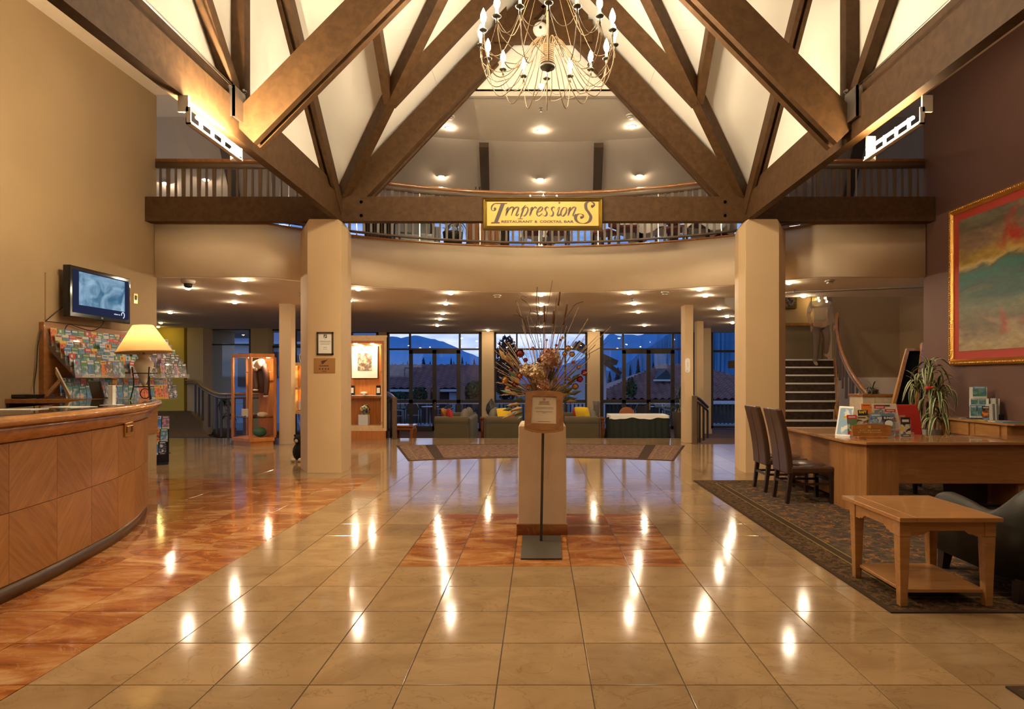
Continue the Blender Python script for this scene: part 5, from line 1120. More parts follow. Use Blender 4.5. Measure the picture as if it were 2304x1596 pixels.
# ================================================================== DESK SIDE
M_leafpat = bpy.data.materials.new('brown_leaf_carpet'); M_leafpat.use_nodes = True
def carpet_nodes(m, base, dark, acc, sc, thr):
    nt = m.node_tree; I = nt.nodes['Principled BSDF'].inputs; I['Roughness'].default_value = .95; I['Specular IOR Level'].default_value = .1
    N = nt.nodes.new; L = nt.links.new; t = N('ShaderNodeTexCoord')
    n = N('ShaderNodeTexNoise'); n.inputs['Scale'].default_value = sc*2.2; n.inputs['Detail'].default_value = 4; L(t.outputs['Object'], n.inputs['Vector'])
    r = N('ShaderNodeValToRGB'); r.color_ramp.elements[0].position = .42; r.color_ramp.elements[1].position = .58
    r.color_ramp.elements[0].color = (*dark, 1); r.color_ramp.elements[1].color = (*base, 1); L(n.outputs['Fac'], r.inputs[0])
    v = N('ShaderNodeTexVoronoi'); v.feature = 'DISTANCE_TO_EDGE'; v.inputs['Scale'].default_value = sc; v.inputs['Randomness'].default_value = 1
    n2 = N('ShaderNodeTexNoise'); n2.inputs['Scale'].default_value = sc*1.5; n2.inputs['Detail'].default_value = 3; L(t.outputs['Object'], n2.inputs['Vector'])
    ad = N('ShaderNodeVectorMath'); ad.operation = 'ADD'; sc_ = N('ShaderNodeVectorMath'); sc_.operation = 'SCALE'; sc_.inputs['Scale'].default_value = .28; L(n2.outputs['Color'], sc_.inputs[0]); L(t.outputs['Object'], ad.inputs[0]); L(sc_.outputs[0], ad.inputs[1]); L(ad.outputs[0], v.inputs['Vector'])
    lt = N('ShaderNodeMath'); lt.operation = 'LESS_THAN'; lt.inputs[1].default_value = thr; L(v.outputs['Distance'], lt.inputs[0])
    g = N('ShaderNodeMath'); g.operation = 'GREATER_THAN'; g.inputs[1].default_value = .5; L(n2.outputs['Fac'], g.inputs[0])
    mu = N('ShaderNodeMath'); mu.operation = 'MULTIPLY'; L(lt.outputs[0], mu.inputs[0]); L(g.outputs[0], mu.inputs[1])
    mx = N('ShaderNodeMix'); mx.data_type = 'RGBA'; L(mu.outputs[0], mx.inputs[0]); L(r.outputs[0], mx.inputs[6]); mx.inputs[7].default_value = (*acc, 1); L(mx.outputs[2], I['Base Color'])
    f = N('ShaderNodeTexNoise'); f.inputs['Scale'].default_value = 350; L(t.outputs['Object'], f.inputs['Vector']); bp = N('ShaderNodeBump'); bp.inputs['Strength'].default_value = .35; bp.inputs['Distance'].default_value = .006; L(f.outputs['Fac'], bp.inputs['Height']); L(bp.outputs[0], I['Normal'])
carpet_nodes(M_leafpat, (.10, .066, .042), (.055, .042, .036), (.24, .11, .04), 6.5, .055)
M_bord = bpy.data.materials.new('brown_border_carpet'); M_bord.use_nodes = True
carpet_nodes(M_bord, (.085, .052, .028), (.035, .022, .012), (.15, .075, .03), 13, .07)
M_edge = mat('dark_olive_carpet_edge', (.052, .032, .020), .95, spec=.1); M_gold = mat('old_gold_carpet_line', (.22, .15, .04), .9, spec=.1)
def rug_rect(name, label, x0, x1, y0, y1, widths=(.03, .20, .012, .07, .012)):
    t = thing(name, label, 'rug', ((x0+x1)/2, (y0+y1)/2, 0), world=True); a = [x0, x1, y0, y1]; z = 0
    for nm, w_, m in zip(('edge_band', 'border_band', 'gold_line', 'dark_band', 'gold_line'), widths, (M_edge, M_bord, M_gold, M_edge, M_gold)):
        b = MB(); i = [a[0]+w_, a[1]-w_, a[2]+w_, a[3]-w_]; z1 = .009
        for q in ((a[0], i[0], a[2], a[3]), (i[1], a[1], a[2], a[3]), (i[0], i[1], a[2], i[2]), (i[0], i[1], i[3], a[3])): b.box(q[0], q[1], q[2], q[3], .0005, z1)
        b.build(nm, m, t); a = i
    MB().box(a[0], a[1], a[2], a[3], .0005, .0095).build('field', M_leafpat, t); return t
rug_rect('rug', 'large brown leaf-patterned rug under the desk and coffee table', 2.06, 5.7, 3.50, 8.0)
rug_rect('door_mat', 'bordered mat whose corner shows at the lower picture edge', 2.075, 3.4, 1.5, 2.66, (.03, .05, .02, .04, .02))
# arc shaped rug before the lounge steps
t = thing('arc_rug', 'curved patterned rug lying before the lounge steps', 'rug', (.05, 11.4, 0), world=True)
def arc_pts(f0, f1, g0, g1, n=18):
    near = lambda u: (.03+u*2.2, 10.34-.43*u*u); far = lambda u: (.03+u*2.93, 12.50-.36*u*u)
    q = lambda u, f: tuple(near(u)[i]+(far(u)[i]-near(u)[i])*f for i in (0, 1))
    return [q(f0+(f1-f0)*i/n, g0) for i in range(n+1)]+[q(f1+(f0-f1)*i/n, g1) for i in range(n+1)]
M_rug2 = mat('mauve_brown_rug', (.15, .085, .062), .95, spec=.1, bump=.3, bscale=300)
nt = M_rug2.node_tree; w_ = nt.nodes.new('ShaderNodeTexNoise'); w_.inputs['Scale'].default_value = 6; w_.inputs['Detail'].default_value = 6; mp_ = nt.nodes.new('ShaderNodeMapping'); mp_.inputs['Scale'].default_value = (2.2, 6, 1); tt_ = nt.nodes.new('ShaderNodeTexCoord'); rr_ = nt.nodes.new('ShaderNodeValToRGB')
rr_.color_ramp.elements[0].position = .42; rr_.color_ramp.elements[1].position = .58; rr_.color_ramp.elements[0].color = (.09, .05, .045, 1); rr_.color_ramp.elements[1].color = (.24, .14, .085, 1)
nt.links.new(tt_.outputs['Object'], mp_.inputs[0]); nt.links.new(mp_.outputs[0], w_.inputs['Vector']); nt.links.new(w_.outputs['Fac'], rr_.inputs[0]); nt.links.new(rr_.outputs[0], nt.nodes['Principled BSDF'].inputs['Base Color'])
MB().prism(arc_pts(-1, 1, 0, 1), .0005, .006).build('edge_band', M_edge, t)
MB().prism(arc_pts(-.985, .985, .02, .98), .006, .008).build('border_band', M_rug2, t)
for s in (-1, 1):
    for u0, u1, m, n_ in ((.93, .935, M_gold, 'gold_line'), (.83, .835, M_gold, 'gold_line'), (.74, .81, M_edge, 'dark_band')):
        MB().prism(arc_pts(*sorted((s*u0, s*u1)), .03, .97, 1), .008, .0095).build(n_, m, t)
for g0, g1 in ((.05, .075), (.925, .95)): MB().prism(arc_pts(-.74, .74, g0, g1), .008, .0095).build('dark_band', M_edge, t)
# ---- desk
M_dk = wood('desk_veneer', (.29, .125, .040), (.38, .175, .062), (2, 2, 16), .32, .4, 2.4)
M_dk2 = wood('desk_veneer_upright', (.31, .135, .043), (.41, .19, .068), (16, 16, 1.5), .32, .4, 2)
M_top = wood('desk_top_veneer', (.35, .16, .056), (.46, .225, .085), (1.5, 12, 12), .22, .5, 2.4)
dk = thing('desk', 'corner desk in light veneer with leaflets standing on it', 'desk', (3.6, 6.7, 0), world=True)
top = [(3.17, 7.80), (3.14, 6.16), (3.26, 5.955), (5.55, 5.955), (5.55, 6.62), (4.42, 6.64), (4.30, 6.72), (3.98, 6.86), (3.90, 7.80)]
MB().prism(top, .71, .74).build('desk_top', M_top, dk, bevel=.004)
MB().box(3.21, 3.235, 6.24, 7.74, .30, .709).build('modesty_panel', M_dk, dk); MB().box(3.23, 3.25, 6.3, 7.70, .095, .29).build('lower_panel', M_dk, dk)
MB().bar((3.205, 6.235, .36), (3.315, 6.03, .36), .03, .698).build('corner_panel', M_dk2, dk)
MB().box(3.31, 3.62, 6.015, 6.04, .01, .709).build('post_panel', M_dk2, dk); MB().box(3.20, 3.23, 6.24, 6.50, .01, .709).build('post_panel', M_dk2, dk)
MB().box(3.60, 3.63, 6.04, 6.5, .01, .709).build('side_panel', M_dk2, dk)
MB().box(3.622, 5.5, 6.02, 6.042, .315, .709).build('modesty_panel', M_dk, dk)
MB().box(4.86, 5.5, 6.06, 6.5, .04, .706).build('drawer_pedestal', M_dk2, dk); MB().box(4.40, 4.84, 6.45, 6.5, .02, .6).build('back_panel', M_dark, dk)
MB().box(3.21, 3.9, 7.72, 7.75, .01, .709).build('end_panel', M_dk2, dk)
o = MB().lathe([(.032, 0), (.03, .003), (.0001, .003)], 14).build('cable_grommet', M_dark, dk, org=(0, 0, 0)); o.location = (3.36-3.6, 6.2-6.7, .7405)
# ---- brown parson chairs and the red one
def parson(name, label, loc, rz, mlea, mleg, group):
    t = thing(name, label, 'chair', loc, rz, group)
    MB().box(-.215, .215, -.215, .26, .33, .405).build('seat', mlea, t, bevel=.02)
    b = MB().ball((0, .03, .40), 1, 14, 8, 0, (.205, .22, .045)); b.build('seat_cushion', mlea, t)
    def bk(y0, y1, w, z0, z1, lean):
        vs = []; n = 6
        for i in range(n+1):
            f = i/n; z = z0+(z1-z0)*f; yy = -lean*f*f*.75-lean*.25*f
            ww = w*(1-.02*f) if i < n else w*.93
            for s in (-1, 1): vs += [(s*ww, y0+yy, z), (s*ww, y1+yy, z)]
        fs = []
        for i in range(n): a = i*4; fs += [(a, a+2, a+6, a+4), (a+3, a+1, a+5, a+7), (a+1, a, a+4, a+5), (a+2, a+3, a+7, a+6)]
        fs += [(0, 1, 3, 2), (n*4, n*4+2, n*4+3, n*4+1)]
        return vs, fs
    v, f = bk(-.25, -.18, .21, .32, 1.03, .125); MB().add(v, f).build('backrest', mlea, t, bevel=.016)
    b = MB(); b.tube([(0, -.252-.125*(i/6)**2*.75-.125*.25*i/6, .33+.70*i/6) for i in range(7)], .003, 5); b.tube([(s, -.245, .36) for s in (-.2, .2)], .003, 5); b.build('seam', M_dark, t)
    for sx in (-1, 1):
        MB().bar((sx*.18, .235, .33), (sx*.182, .245, 0), .045, .045, (0, 1, 0), w1=.034, h1=.034).build('leg', mleg, t)
        MB().bar((sx*.18, -.205, .33), (sx*.182, -.245, 0), .045, .045, (0, 1, 0), w1=.034, h1=.034).build('leg', mleg, t)
        MB().box(sx*.18-.009, sx*.18+.009, -.21, .225, .20, .225).build('stretcher', mleg, t)
    MB().box(-.17, .17, .225, .245, .24, .265).build('stretcher', mleg, t); MB().box(-.17, .17, -.235, -.215, .20, .225).build('stretcher', mleg, t)
    return t
M_lea = mat('dark_brown_leather', (.055, .026, .017), .32, coat=.15, bump=.12, bscale=90); M_leg = mat('espresso_wood', (.022, .010, .006), .35, coat=.2)
M_rlea = mat('red_leather', (.36, .022, .016), .38, bump=.1, bscale=90)
parson('dining_chair', 'brown leather dining chair pulled up to the desk, nearer the rug edge', (2.945, 6.69, .009), -PI/2, M_lea, M_leg, 'brown chairs at the desk')
parson('dining_chair', 'brown leather dining chair between the first one and the column', (2.95, 7.33, .009), -PI/2, M_lea, M_leg, 'brown chairs at the desk')
parson('dining_chair', 'red leather dining chair inside the corner of the desk', (4.62, 7.30, .009), PI, M_rlea, M_leg, 'red chair at the desk')
# ---- things on the desk
zt = .7405
def lean(me, px, py, d, rz, tilt, label, group, z=None, s=(1, 1, 1)):
    p = P(px, py, d); o = leaflet(me, (p.x, p.y, p.z if z is None else z), rz, tilt, label, group); o.scale = s; return o
M_pers = acrylic('clear_acrylic', .12)
sd = thing('leaflet_display', 'white backed display of clear pockets on the desk', 'rack', (3.62, 6.52, zt), world=True)
M_bk2 = mat('off_white_board', (.66, .58, .45), .5)
xa, xb = PX(1938, 6.55), PX(2036, 6.55); zt1 = PZ(909, 6.60)
b = MB(); b.add([(xa, 6.60, zt), (xb, 6.60, zt), (xb-.03, 6.66, zt1), (xa+.06, 6.66, zt1), (xa, 6.612, zt), (xb, 6.612, zt), (xb-.03, 6.672, zt1), (xa+.06, 6.672, zt1)], [(0,1,2,3),(7,6,5,4),(0,4,5,1),(1,5,6,2),(2,6,7,3),(3,7,4,0)]); b.build('back_board', M_bk2, sd)
b = MB(); b.add([(xb, 6.60, zt), (xb+.06, 6.78, zt), (xb-.03, 6.675, zt1), (xb-.006, 6.60, zt), (xb+.054, 6.78, zt), (xb-.036, 6.675, zt1)], [(0,1,2),(5,4,3),(0,3,4,1),(1,4,5,2),(2,5,3,0)]); b.build('side_wing', M_bk2, sd)
MB().tube([(PX(1973, 6.6), 6.655, PZ(913, 6.6)), (PX(2008, 6.6), 6.655, PZ(913.5, 6.6))], .008, 6).build('hand_slot', M_dark, sd)
for i in range(3): MB().box(xa-.04+.01*i, xb+.01, 6.47+.045*i, 6.474+.045*i, zt+.07*i, zt+.07*i+.09).box(xa-.04+.01*i, xb+.01, 6.47+.045*i, 6.50+.045*i, zt+.07*i, zt+.07*i+.004).build('clear_pocket', M_pers, sd)
LQ = {'orange': leaf_mesh('orange', ('orange', 'orange', 'brown'), 'brown', mark='red'), 'raft': leaf_mesh('black', ('black', 'black', 'yellow'), 'black', hh=.07, mark='black'), 'redw': leaf_mesh('red', ('white', 'grey', 'white'), 'red'), 'bluew': leaf_mesh('sky-blue', ('white', 'blue', 'white'), 'blue', mark='white'), 'camp': leaf_mesh('red', ('red', 'white', 'grey'), 'red'),
      'dark': leaf_mesh('sky-blue', ('black', 'black', 'grey'), 'black', hh=.025, mark='sky-blue'), 'redg': leaf_mesh('red', ('grey', 'green', 'white'), 'red', mark='white'), 'cream': leaf_mesh('cream', ('cream', 'white', 'brown'), 'white', mark='brown'), 'card': leaf_mesh('black', ('yellow', 'white', 'black'), 'black', hh=.075, mark='white'), 'poster': leaf_mesh('white', ('sky-blue', 'white', 'sky-blue'), 'sky-blue', mark='sky-blue'), 'lake': leaf_mesh('sky-blue', ('blue', 'green', 'sky-blue'), 'white'), 'mag': leaf_mesh('black', ('black', 'brown', 'orange'), 'blue'), 'plain': leaf_mesh('white', ('white', 'grey', 'white'), 'white', mark='grey')}
G = 'leaflets in the desk display'
k = .105/F*6.5  # noqa
def dl(key, px, ptop, pbot, d, wpx, label, rz=0):
    w_ = wpx/F*d/.1; h_ = (pbot-ptop)/F*d/.21
    return lean(LQ[key], px, pbot, d, rz, -.12, label, G, None, (w_, 1, h_))
dl('orange', 1951, 909, 940, 6.59, 23, 'orange leaflet at the top of the desk display'); rf = dl('raft', 1943, 923, 955, 6.55, 22, 'black leaflet with yellow letters on the desk display')
dl('redw', 1981, 913, 945, 6.59, 24, 'red and white leaflet at the top of the desk display'); dl('camp', 2005, 921, 950, 6.57, 24, 'red holiday leaflet beside the white wing of the desk display')
dl('bluew', 1973, 930, 972, 6.52, 27, 'blue and white bird leaflet on the desk display'); bg_ = dl('dark', 2002, 931, 978, 6.52, 28, 'dark leaflet with a white oval on the desk display')
dl('redg', 1919, 934, 978, 6.46, 22, 'red topped leaflet at the outer end of the desk display'); dl('cream', 1941, 936, 975, 6.47, 24, 'cream map leaflet low on the desk display')
M_yp = mat('yellow_print', (.85, .58, .04), .4); M_wp = mat('white_print', (.80, .78, .74), .4)
def on_leaf(o, s_, x, z, size, m, sx=1, bold=.0):
    me = text_mesh(s_, size, 'lettering', m, o, Matrix.Translation((x, -.0012, z)) @ MX @ Matrix.Diagonal((1/o.scale.x, 1/o.scale.z, 1, 1)), sx, bold, .0004); return me
on_leaf(rf, 'RAFT', 0, .178, .040, M_yp, .9, .0015); on_leaf(bg_, 'BUNGY', 0, .165, .034, M_wp, .95, .001)
o = MB().prism([(.025*math.cos(a*PI/8)*1.3, .11+.034*math.sin(a*PI/8)) for a in range(16)], -.0016, -.0004, M=Mv).build('oval_print', M_wp, bg_, org=(0, 0, 0))
# wooden plaque
t = thing('desk_plaque', 'curved wooden guest desk plaque with gold lettering', 'sign', (PX(1960, 6.34), 6.34, zt), world=True)
x0, x1 = PX(1917, 6.34), PX(2004, 6.34); zb, ze, zm = zt, PZ(958, 6.34), PZ(953.5, 6.34)
pl = [(x0, zb+.02), (x1, zb+.02), (x1, ze)]+[(x1+(x0-x1)*i/10, ze+(zm-ze)*(1-(2*i/10-1)**2)) for i in range(1, 10)]+[(x0, ze)]
MB().prism(pl, 6.33, 6.35, M=Mv).build('board', M_cwood, t, bevel=.002); MB().box(x0+.05, x1-.06, 6.30, 6.37, zt, zt+.022).build('foot', M_cwood, t, bevel=.003)
M_gp2 = mat('gold_print', (.62, .42, .16), .4)
for s_, py, hh in (('GUEST RELATIONS', 968.8, 3.6), ('ACTIVITY BOOKING', 973.6, 3.6)): text_mesh(s_, hh/F*6.33/.7, 'lettering', M_gp2, t, Matrix.Translation(Vector((PX(1957, 6.33), 6.329, PZ(py, 6.33)))) @ MX, 1.12)
e_ = lambda u, v: (PX(1870+u*.1253, 6.33), PZ(800+v*.1253, 6.33))
MB().prism([e_(*q) for q in ((672, 1258), (682, 1258), (692, 1278), (702, 1258), (712, 1258), (712, 1305), (672, 1305))], 6.3275, 6.3295, M=Mv).build('emblem', M_gp2, t)
t = thing('poster_holder', 'white framed pale blue poster holder leaning on the desk', 'sign', (PX(1896, 6.62), 6.62, zt), world=True)
b = MB(); A = [P(1879.5, 972.5, 6.6), P(1912, 974.5, 6.48), P(1921.5, 915.5, 6.56), P(1890, 914, 6.68)]; mz = min(A[0].z, A[1].z)
for v in A[:2]: v.z = zt+.001
n_ = Vector((.0, .012, 0)); b.add(A+[v+n_ for v in A], [(0,1,2,3),(7,6,5,4),(0,4,5,1),(1,5,6,2),(2,6,7,3),(3,7,4,0)]); b.build('frame', M_wp, t)
c_ = sum(A, Vector())/4; B = [c_+(v-c_)*.88+Vector((0, -.003, 0)) for v in A]; MB().add(B, [(0, 1, 2, 3)]).build('poster', picture_mat('sky-blue', 'sky-blue', 'white'), t)
b = MB(); up_ = (B[3]+B[2])/2; lo_ = (B[0]+B[1])/2; rt_ = (B[1]-B[0]).normalized()
for f, r_, m_ in ((.62, .022, 0), (.66, .014, 1)):
    q = lo_.lerp(up_, f)+rt_*(.012 if m_ else -.008)+Vector((0, -.002, 0)); b.add([q+rt_*r_*math.cos(a*PI/5)+Vector((0, 0, r_*math.sin(a*PI/5))) for a in range(10)], [tuple(range(10))], m_)
b.build('poster_art', [LM['yellow'], LM['orange']], t)
MB().bar(c_+Vector((0, .03, .02)), (c_.x+.02, c_.y+.12, zt+.004), .05, .006, (1, 0, 0)).build('strut', M_wp, t)
t = thing('leaflet_holder', 'small clear holder with a black and yellow leaflet on the desk', 'holder', (PX(2039, 6.40), 6.40, zt))
MB().box(-.065, .065, -.03, -.027, 0, .06).box(-.065, .065, -.03, .05, 0, .004).box(-.065, .065, .02, .023, 0, .18).build('clear_pocket', M_pers, t)
leaflet(LQ['card'], (PX(2039, 6.405), 6.405, zt+.006), 0, -.08, 'black and yellow leaflet alone in the small clear holder', 'leaflet in the small holder')
o = leaflet(LQ['redw'], (PX(2019, 6.42), 6.42, zt), .2, -.1, 'tiny red and white card beside the small clear holder', 'small card on the desk'); o.scale = (.6, 1, .38)
o = MB().box(-.10, .10, -.07, .07, 0, .012).build('note_pad', M_paper, bevel=.002); o.location = (PX(2062, 6.72), 6.76, .7405-.0); o.location = (3.83, 6.98, .7405); tag(o, 'white note pad lying behind the leaflet holder', 'paper')
# ---- coffee table
M_oak = wood('honey_oak', (.29, .125, .036), (.38, .18, .058), (2, 14, 14), .3, .4, 2.2)
cf = thing('coffee_table', 'small honey oak lamp table with a lower shelf on the rug', 'table', (2.44, 3.86, .0095), world=True)
za = .0095
MB().box(2.235, 2.745, 3.53, 4.21, .525, .552).build('table_top', M_oak, cf, bevel=.004)
for x0, x1 in ((2.13, 2.234), (2.746, 2.75)):
    if x1-x0 > .05: MB().box(x0, x1, 3.53, 4.21, .525, .552).build('end_board', M_oak, cf, bevel=.004)
for sx, x in ((1, 2.185), (-1, 2.695)):
    for sy, y in ((1, 3.60), (-1, 4.11)):
        MB().box(x-.033, x+.033, y-.033, y+.033, .43, .525).build('leg_block', M_oak, cf, bevel=.003)
        MB().bar((x, y, .428), (x, y, za), .064, .064, (0, 1, 0), w1=.042, h1=.042).build('leg', M_oak, cf, bevel=.003)
def apron(p0, p1):
    p0, p1 = Vector(p0), Vector(p1); ln = (p1-p0).length; d = (p1-p0).normalized(); n = Vector((-d.y, d.x, 0))*.011
    prof = [(0, .525), (0, .432), (.05, .432), (.06, .442), (.085, .442), (.10, .455), (.12, .465), (ln-.12, .465), (ln-.10, .455), (ln-.085, .442), (ln-.06, .442), (ln-.05, .432), (ln, .432), (ln, .525)]
    k = len(prof); vs = [p0+d*a+n*s+Vector((0, 0, z)) for s in (-1, 1) for a, z in prof]
    q = [(0, 1, 2, 3), (0, 3, 4, 5, 6, 7, 8, 9, 10, 13), (10, 11, 12, 13)]
    MB().add(vs, [f for f in q]+[tuple(i+k for i in f[::-1]) for f in q]+[(i, (i+1) % k, (i+1) % k+k, i+k) for i in range(k)]).build('apron', M_oak, cf, fix=True)
apron((2.215, 3.585, 0), (2.665, 3.585, 0)); apron((2.17, 4.08, 0), (2.17, 3.63, 0)); apron((2.71, 3.63, 0), (2.71, 4.08, 0)); apron((2.665, 4.125, 0), (2.215, 4.125, 0))
MB().box(2.19, 2.69, 3.60, 4.11, .085, .105).build('shelf', M_oak, cf, bevel=.003)
# ---- dark tub chair
M_tub = mat('black_olive_leather', (.012, .011, .007), .45, coat=.05, bump=.1, bscale=70)
tc_ = thing('tub_chair', 'black leather tub chair with sloping arms beside the coffee table', 'chair', (3.3, 3.95, .0095), world=True)
def shell(pts, th):
    """upright padded panel along a plan path; pts: (x, y, top z)"""
    b = MB(); n = len(pts); vs = []
    for i, (x, y, z) in enumerate(pts):
        a = Vector(pts[min(i+1, n-1)][:2])-Vector(pts[max(i-1, 0)][:2]); a.normalize(); nn = Vector((-a.y, a.x))*th
        for f, zz_ in ((0, .14), (0, z-.03), (.3, z), (.7, z), (1, z-.03), (1, .14)): vs.append((x+nn.x*f, y+nn.y*f, zz_))
    b.add(vs, [(i*6+j, i*6+(j+1) % 6, (i+1)*6+(j+1) % 6, (i+1)*6+j) for i in range(n-1) for j in range(6)]+[tuple(range(6)), tuple((n-1)*6+j for j in range(6))[::-1]], 0, True); return b
path = [(2.89, 4.38, .53), (2.885, 4.28, .565), (2.88, 4.16, .56), (2.878, 4.05, .545), (2.876, 3.94, .525), (2.876, 3.84, .525), (2.88, 3.75, .58), (2.90, 3.66, .66), (2.96, 3.58, .74), (3.05, 3.53, .80), (3.2, 3.51, .82), (3.35, 3.51, .82), (3.5, 3.53, .80), (3.6, 3.58, .74), (3.66, 3.66, .66), (3.68, 3.78, .58), (3.685, 4.0, .53), (3.68, 4.2, .56), (3.67, 4.38, .53)]
shell(catmull(path, 3), .09).build('arms_and_back', M_tub, tc_, fix=True)
MB().box(2.985, 3.575, 3.63, 4.40, .20, .42).build('seat_cushion', M_tub, tc_, bevel=.04); MB().box(2.94, 3.62, 3.6, 4.36, .14, .22).build('seat_base', M_tub, tc_)
for x, y in ((2.94, 4.32), (2.94, 3.64), (3.6, 4.32), (3.6, 3.64)): MB().bar((x, y, .15), (x-(.02 if x < 3 else -.02), y, .0095), .07, .07, (0, 1, 0), w1=.05, h1=.05).build('leg', M_leg, tc_)
# ---- console table at the plum wall
M_pine = wood('honey_pine', (.36, .155, .042), (.47, .22, .065), (12, 2, 12), .35, .3, 2.2)
cs = thing('console_table', 'honey wood console table along the plum wall', 'table', (5.64, 7.5, 0), world=True)
MB().prism([(5.41, 8.16), (5.835, 8.16), (5.835, 6.88), (5.47, 6.88), (5.41, 6.94)], .825, .85).build('table_top', M_pine, cs, bevel=.005)
for x, y in ((5.47, 8.07), (5.47, 6.98), (5.79, 8.07), (5.79, 6.98)): MB().box(x-.03, x+.03, y-.03, y+.03, 0 if x > 5.7 else 0.0, .824).build('leg', M_pine, cs)
MB().box(5.455, 5.465, 7.0, 8.05, .64, .822).box(5.50, 5.77, 6.965, 6.985, .64, .822).build('apron', M_pine, cs)
for y0, y1 in ((7.06, 7.50), (7.57, 8.0)):
    f = MB().box(5.445, 5.456, y0, y1, .655, .81).build('drawer', M_pine, cs)
    MB().box(5.436, 5.446, y0, y1, .655, .672).box(5.436, 5.446, y0, y0+.03, .672, .81).box(5.436, 5.446, y1-.03, y1, .672, .81).build('drawer_moulding', M_pine, f, org=(5.64, 7.5, 0))
for y0, y1 in ((7.0, 7.12), (7.94, 8.05)): MB().prism([(y0, .64), (y1, .64), ((y0 if y0 < 7.5 else y1), .55)], 5.45, 5.465, M=Matrix(((0,0,1,0),(1,0,0,0),(0,1,0,0),(0,0,0,1)))).build('bracket', M_pine, cs)
pp = random.Random(3)
for k, (x, y, nm, lab) in enumerate(((5.55, 8.02, 'cream', 'cream leaflet lying at the far corner of the console'), (5.60, 7.78, 'white', 'white sheet lying behind the leaflet stand on the console'), (5.52, 7.62, 'grey', 'grey booklet lying before the leaflet stand'), (5.50, 7.42, 'yellow', 'yellow leaflet lying at the console edge'), (5.62, 7.33, 'green', 'green and yellow map lying on the console'), (5.54, 7.18, 'white', 'white map sheet near the console corner'), (5.52, 7.03, 'sky-blue', 'pale blue leaflet at the near console corner'), (5.68, 7.05, 'green', 'green booklet at the near console end'), (5.74, 6.95, 'black', 'black booklet at the near console end'))):
    o = MB().box(-.105, .105, -.06, .06, 0, pp.uniform(.004, .012)).build('loose_leaflet', LM[nm]); o.location = (x, y, .8505+.0002*k); o.rotation_euler = (0, 0, pp.uniform(-.9, .9)); tag(o, lab, 'leaflet', 'leaflets lying on the console')
ls = thing('leaflet_tower', 'stepped white leaflet stand on the console', 'rack', (5.60, 7.62, .8505), -.35)
for i, (z, y, w_) in enumerate(((0, -.06, .125), (.09, -.03, .115), (.165, .0, .11), (.24, .03, .10))): MB().box(-w_+.02, w_, y, y+.03, z, z+.10 if i < 3 else z+.17).build('tier', M_wp, ls)
MB().box(-.11, .13, -.07, .07, -.0, .02).build('base', M_black, ls)
def onst(key, lx, ly, lz, s, label):
    c_, s__ = math.cos(-.35), math.sin(-.35); o = leaflet(LQ[key], (5.60+lx*c_-ly*s__, 7.62+lx*s__+ly*c_, .8505+lz), -.35, -.05, label, 'leaflets on the console stand'); o.scale = s
onst('lake', .02, .022, .27, (1.45, 1, .72), 'large blue lake booklet at the top of the console stand')
for j, nm in enumerate(('first', 'second')):
    onst('lake', -.045+.085*j, -.008, .175, (.75, 1, .42), '%s small blue leaflet on the upper tier of the console stand' % nm); onst('lake', -.06+.085*j, -.036, .10, (.75, 1, .42), '%s small blue leaflet on the middle tier of the console stand' % nm); onst('lake', -.07+.075*j, -.068, .022, (.66, 1, .75), '%s blue leaflet on the bottom tier of the console stand' % nm)
onst('mag', .055, -.085, .0, (.8, 1, .82), 'black magazine with an orange picture on the console stand')
for j in range(7):
    hi = j >= 4; o = MB().box(-.07, .07, -.007, .007, 0, .20).build('magazine', [LM['white'], LM['grey']][j % 2]); c_ = (5.66+.018*j, 7.50+(.07 if hi else 0)-.006*j, .8505+(.07 if hi else 0)); o.location = c_; o.rotation_euler = (0, .10*(1-j/6), 1.25); tag(o, '%s magazine edge-on in the %s magazine slot of the console' % (ORD[j], 'upper' if hi else 'lower'), 'magazine', 'magazines on the console')
t = thing('magazine_box', 'black magazine box on the console', 'box', (5.74, 7.55, .8505)); MB().box(-.05, .07, -.08, .08, 0, .07).build('box_body', M_black, t)
# ---- plants
M_gl = mat('plant_green', (.035, .085, .022), .35, spec=.4); M_gc = mat('plant_cream_stripe', (.62, .58, .33), .4); M_dg = mat('deep_green_leaf', (.018, .05, .016), .3)
def blade(ln, w_, droop, mats, n=7):
    vs = []; fs = []; ms = []
    cols = [-1, -.55, .55, 1] if len(mats) == 2 else [-1, 0, 1]
    for i in range(n+1):
        f = i/n; a = f*ln; x = a*math.cos(droop*f*.9); z = a*math.sin(.95-droop*f*1.5); ww = w_*math.sin(PI*min(1, .12+f*.88))**.8+.001
        for c_ in cols: vs.append((x*.75, c_*ww, z+abs(c_)*ww*.35))
    k = len(cols)
    for i in range(n):
        for j in range(k-1): fs.append((i*k+j, i*k+j+1, (i+1)*k+j+1, (i+1)*k+j)); ms.append((1, 0, 1)[j] if len(mats) == 2 else 0)
    me = bpy.data.meshes.new('leaf'); me.from_pydata(vs, [], fs)
    for m in mats: me.materials.append(m)
    me.polygons.foreach_set('material_index', ms); me.polygons.foreach_set('use_smooth', [True]*len(fs)); me.update(); return me
BL = [blade(l, w_, d_, (M_gl, M_gc)) for l, w_, d_ in ((.40, .024, .7), (.44, .026, .95), (.36, .026, 1.15), (.30, .022, .35))]
BD = [blade(l, w_, d_, (M_dg,)) for l, w_, d_ in ((.45, .016, .8), (.5, .018, 1.2), (.38, .016, .4))]
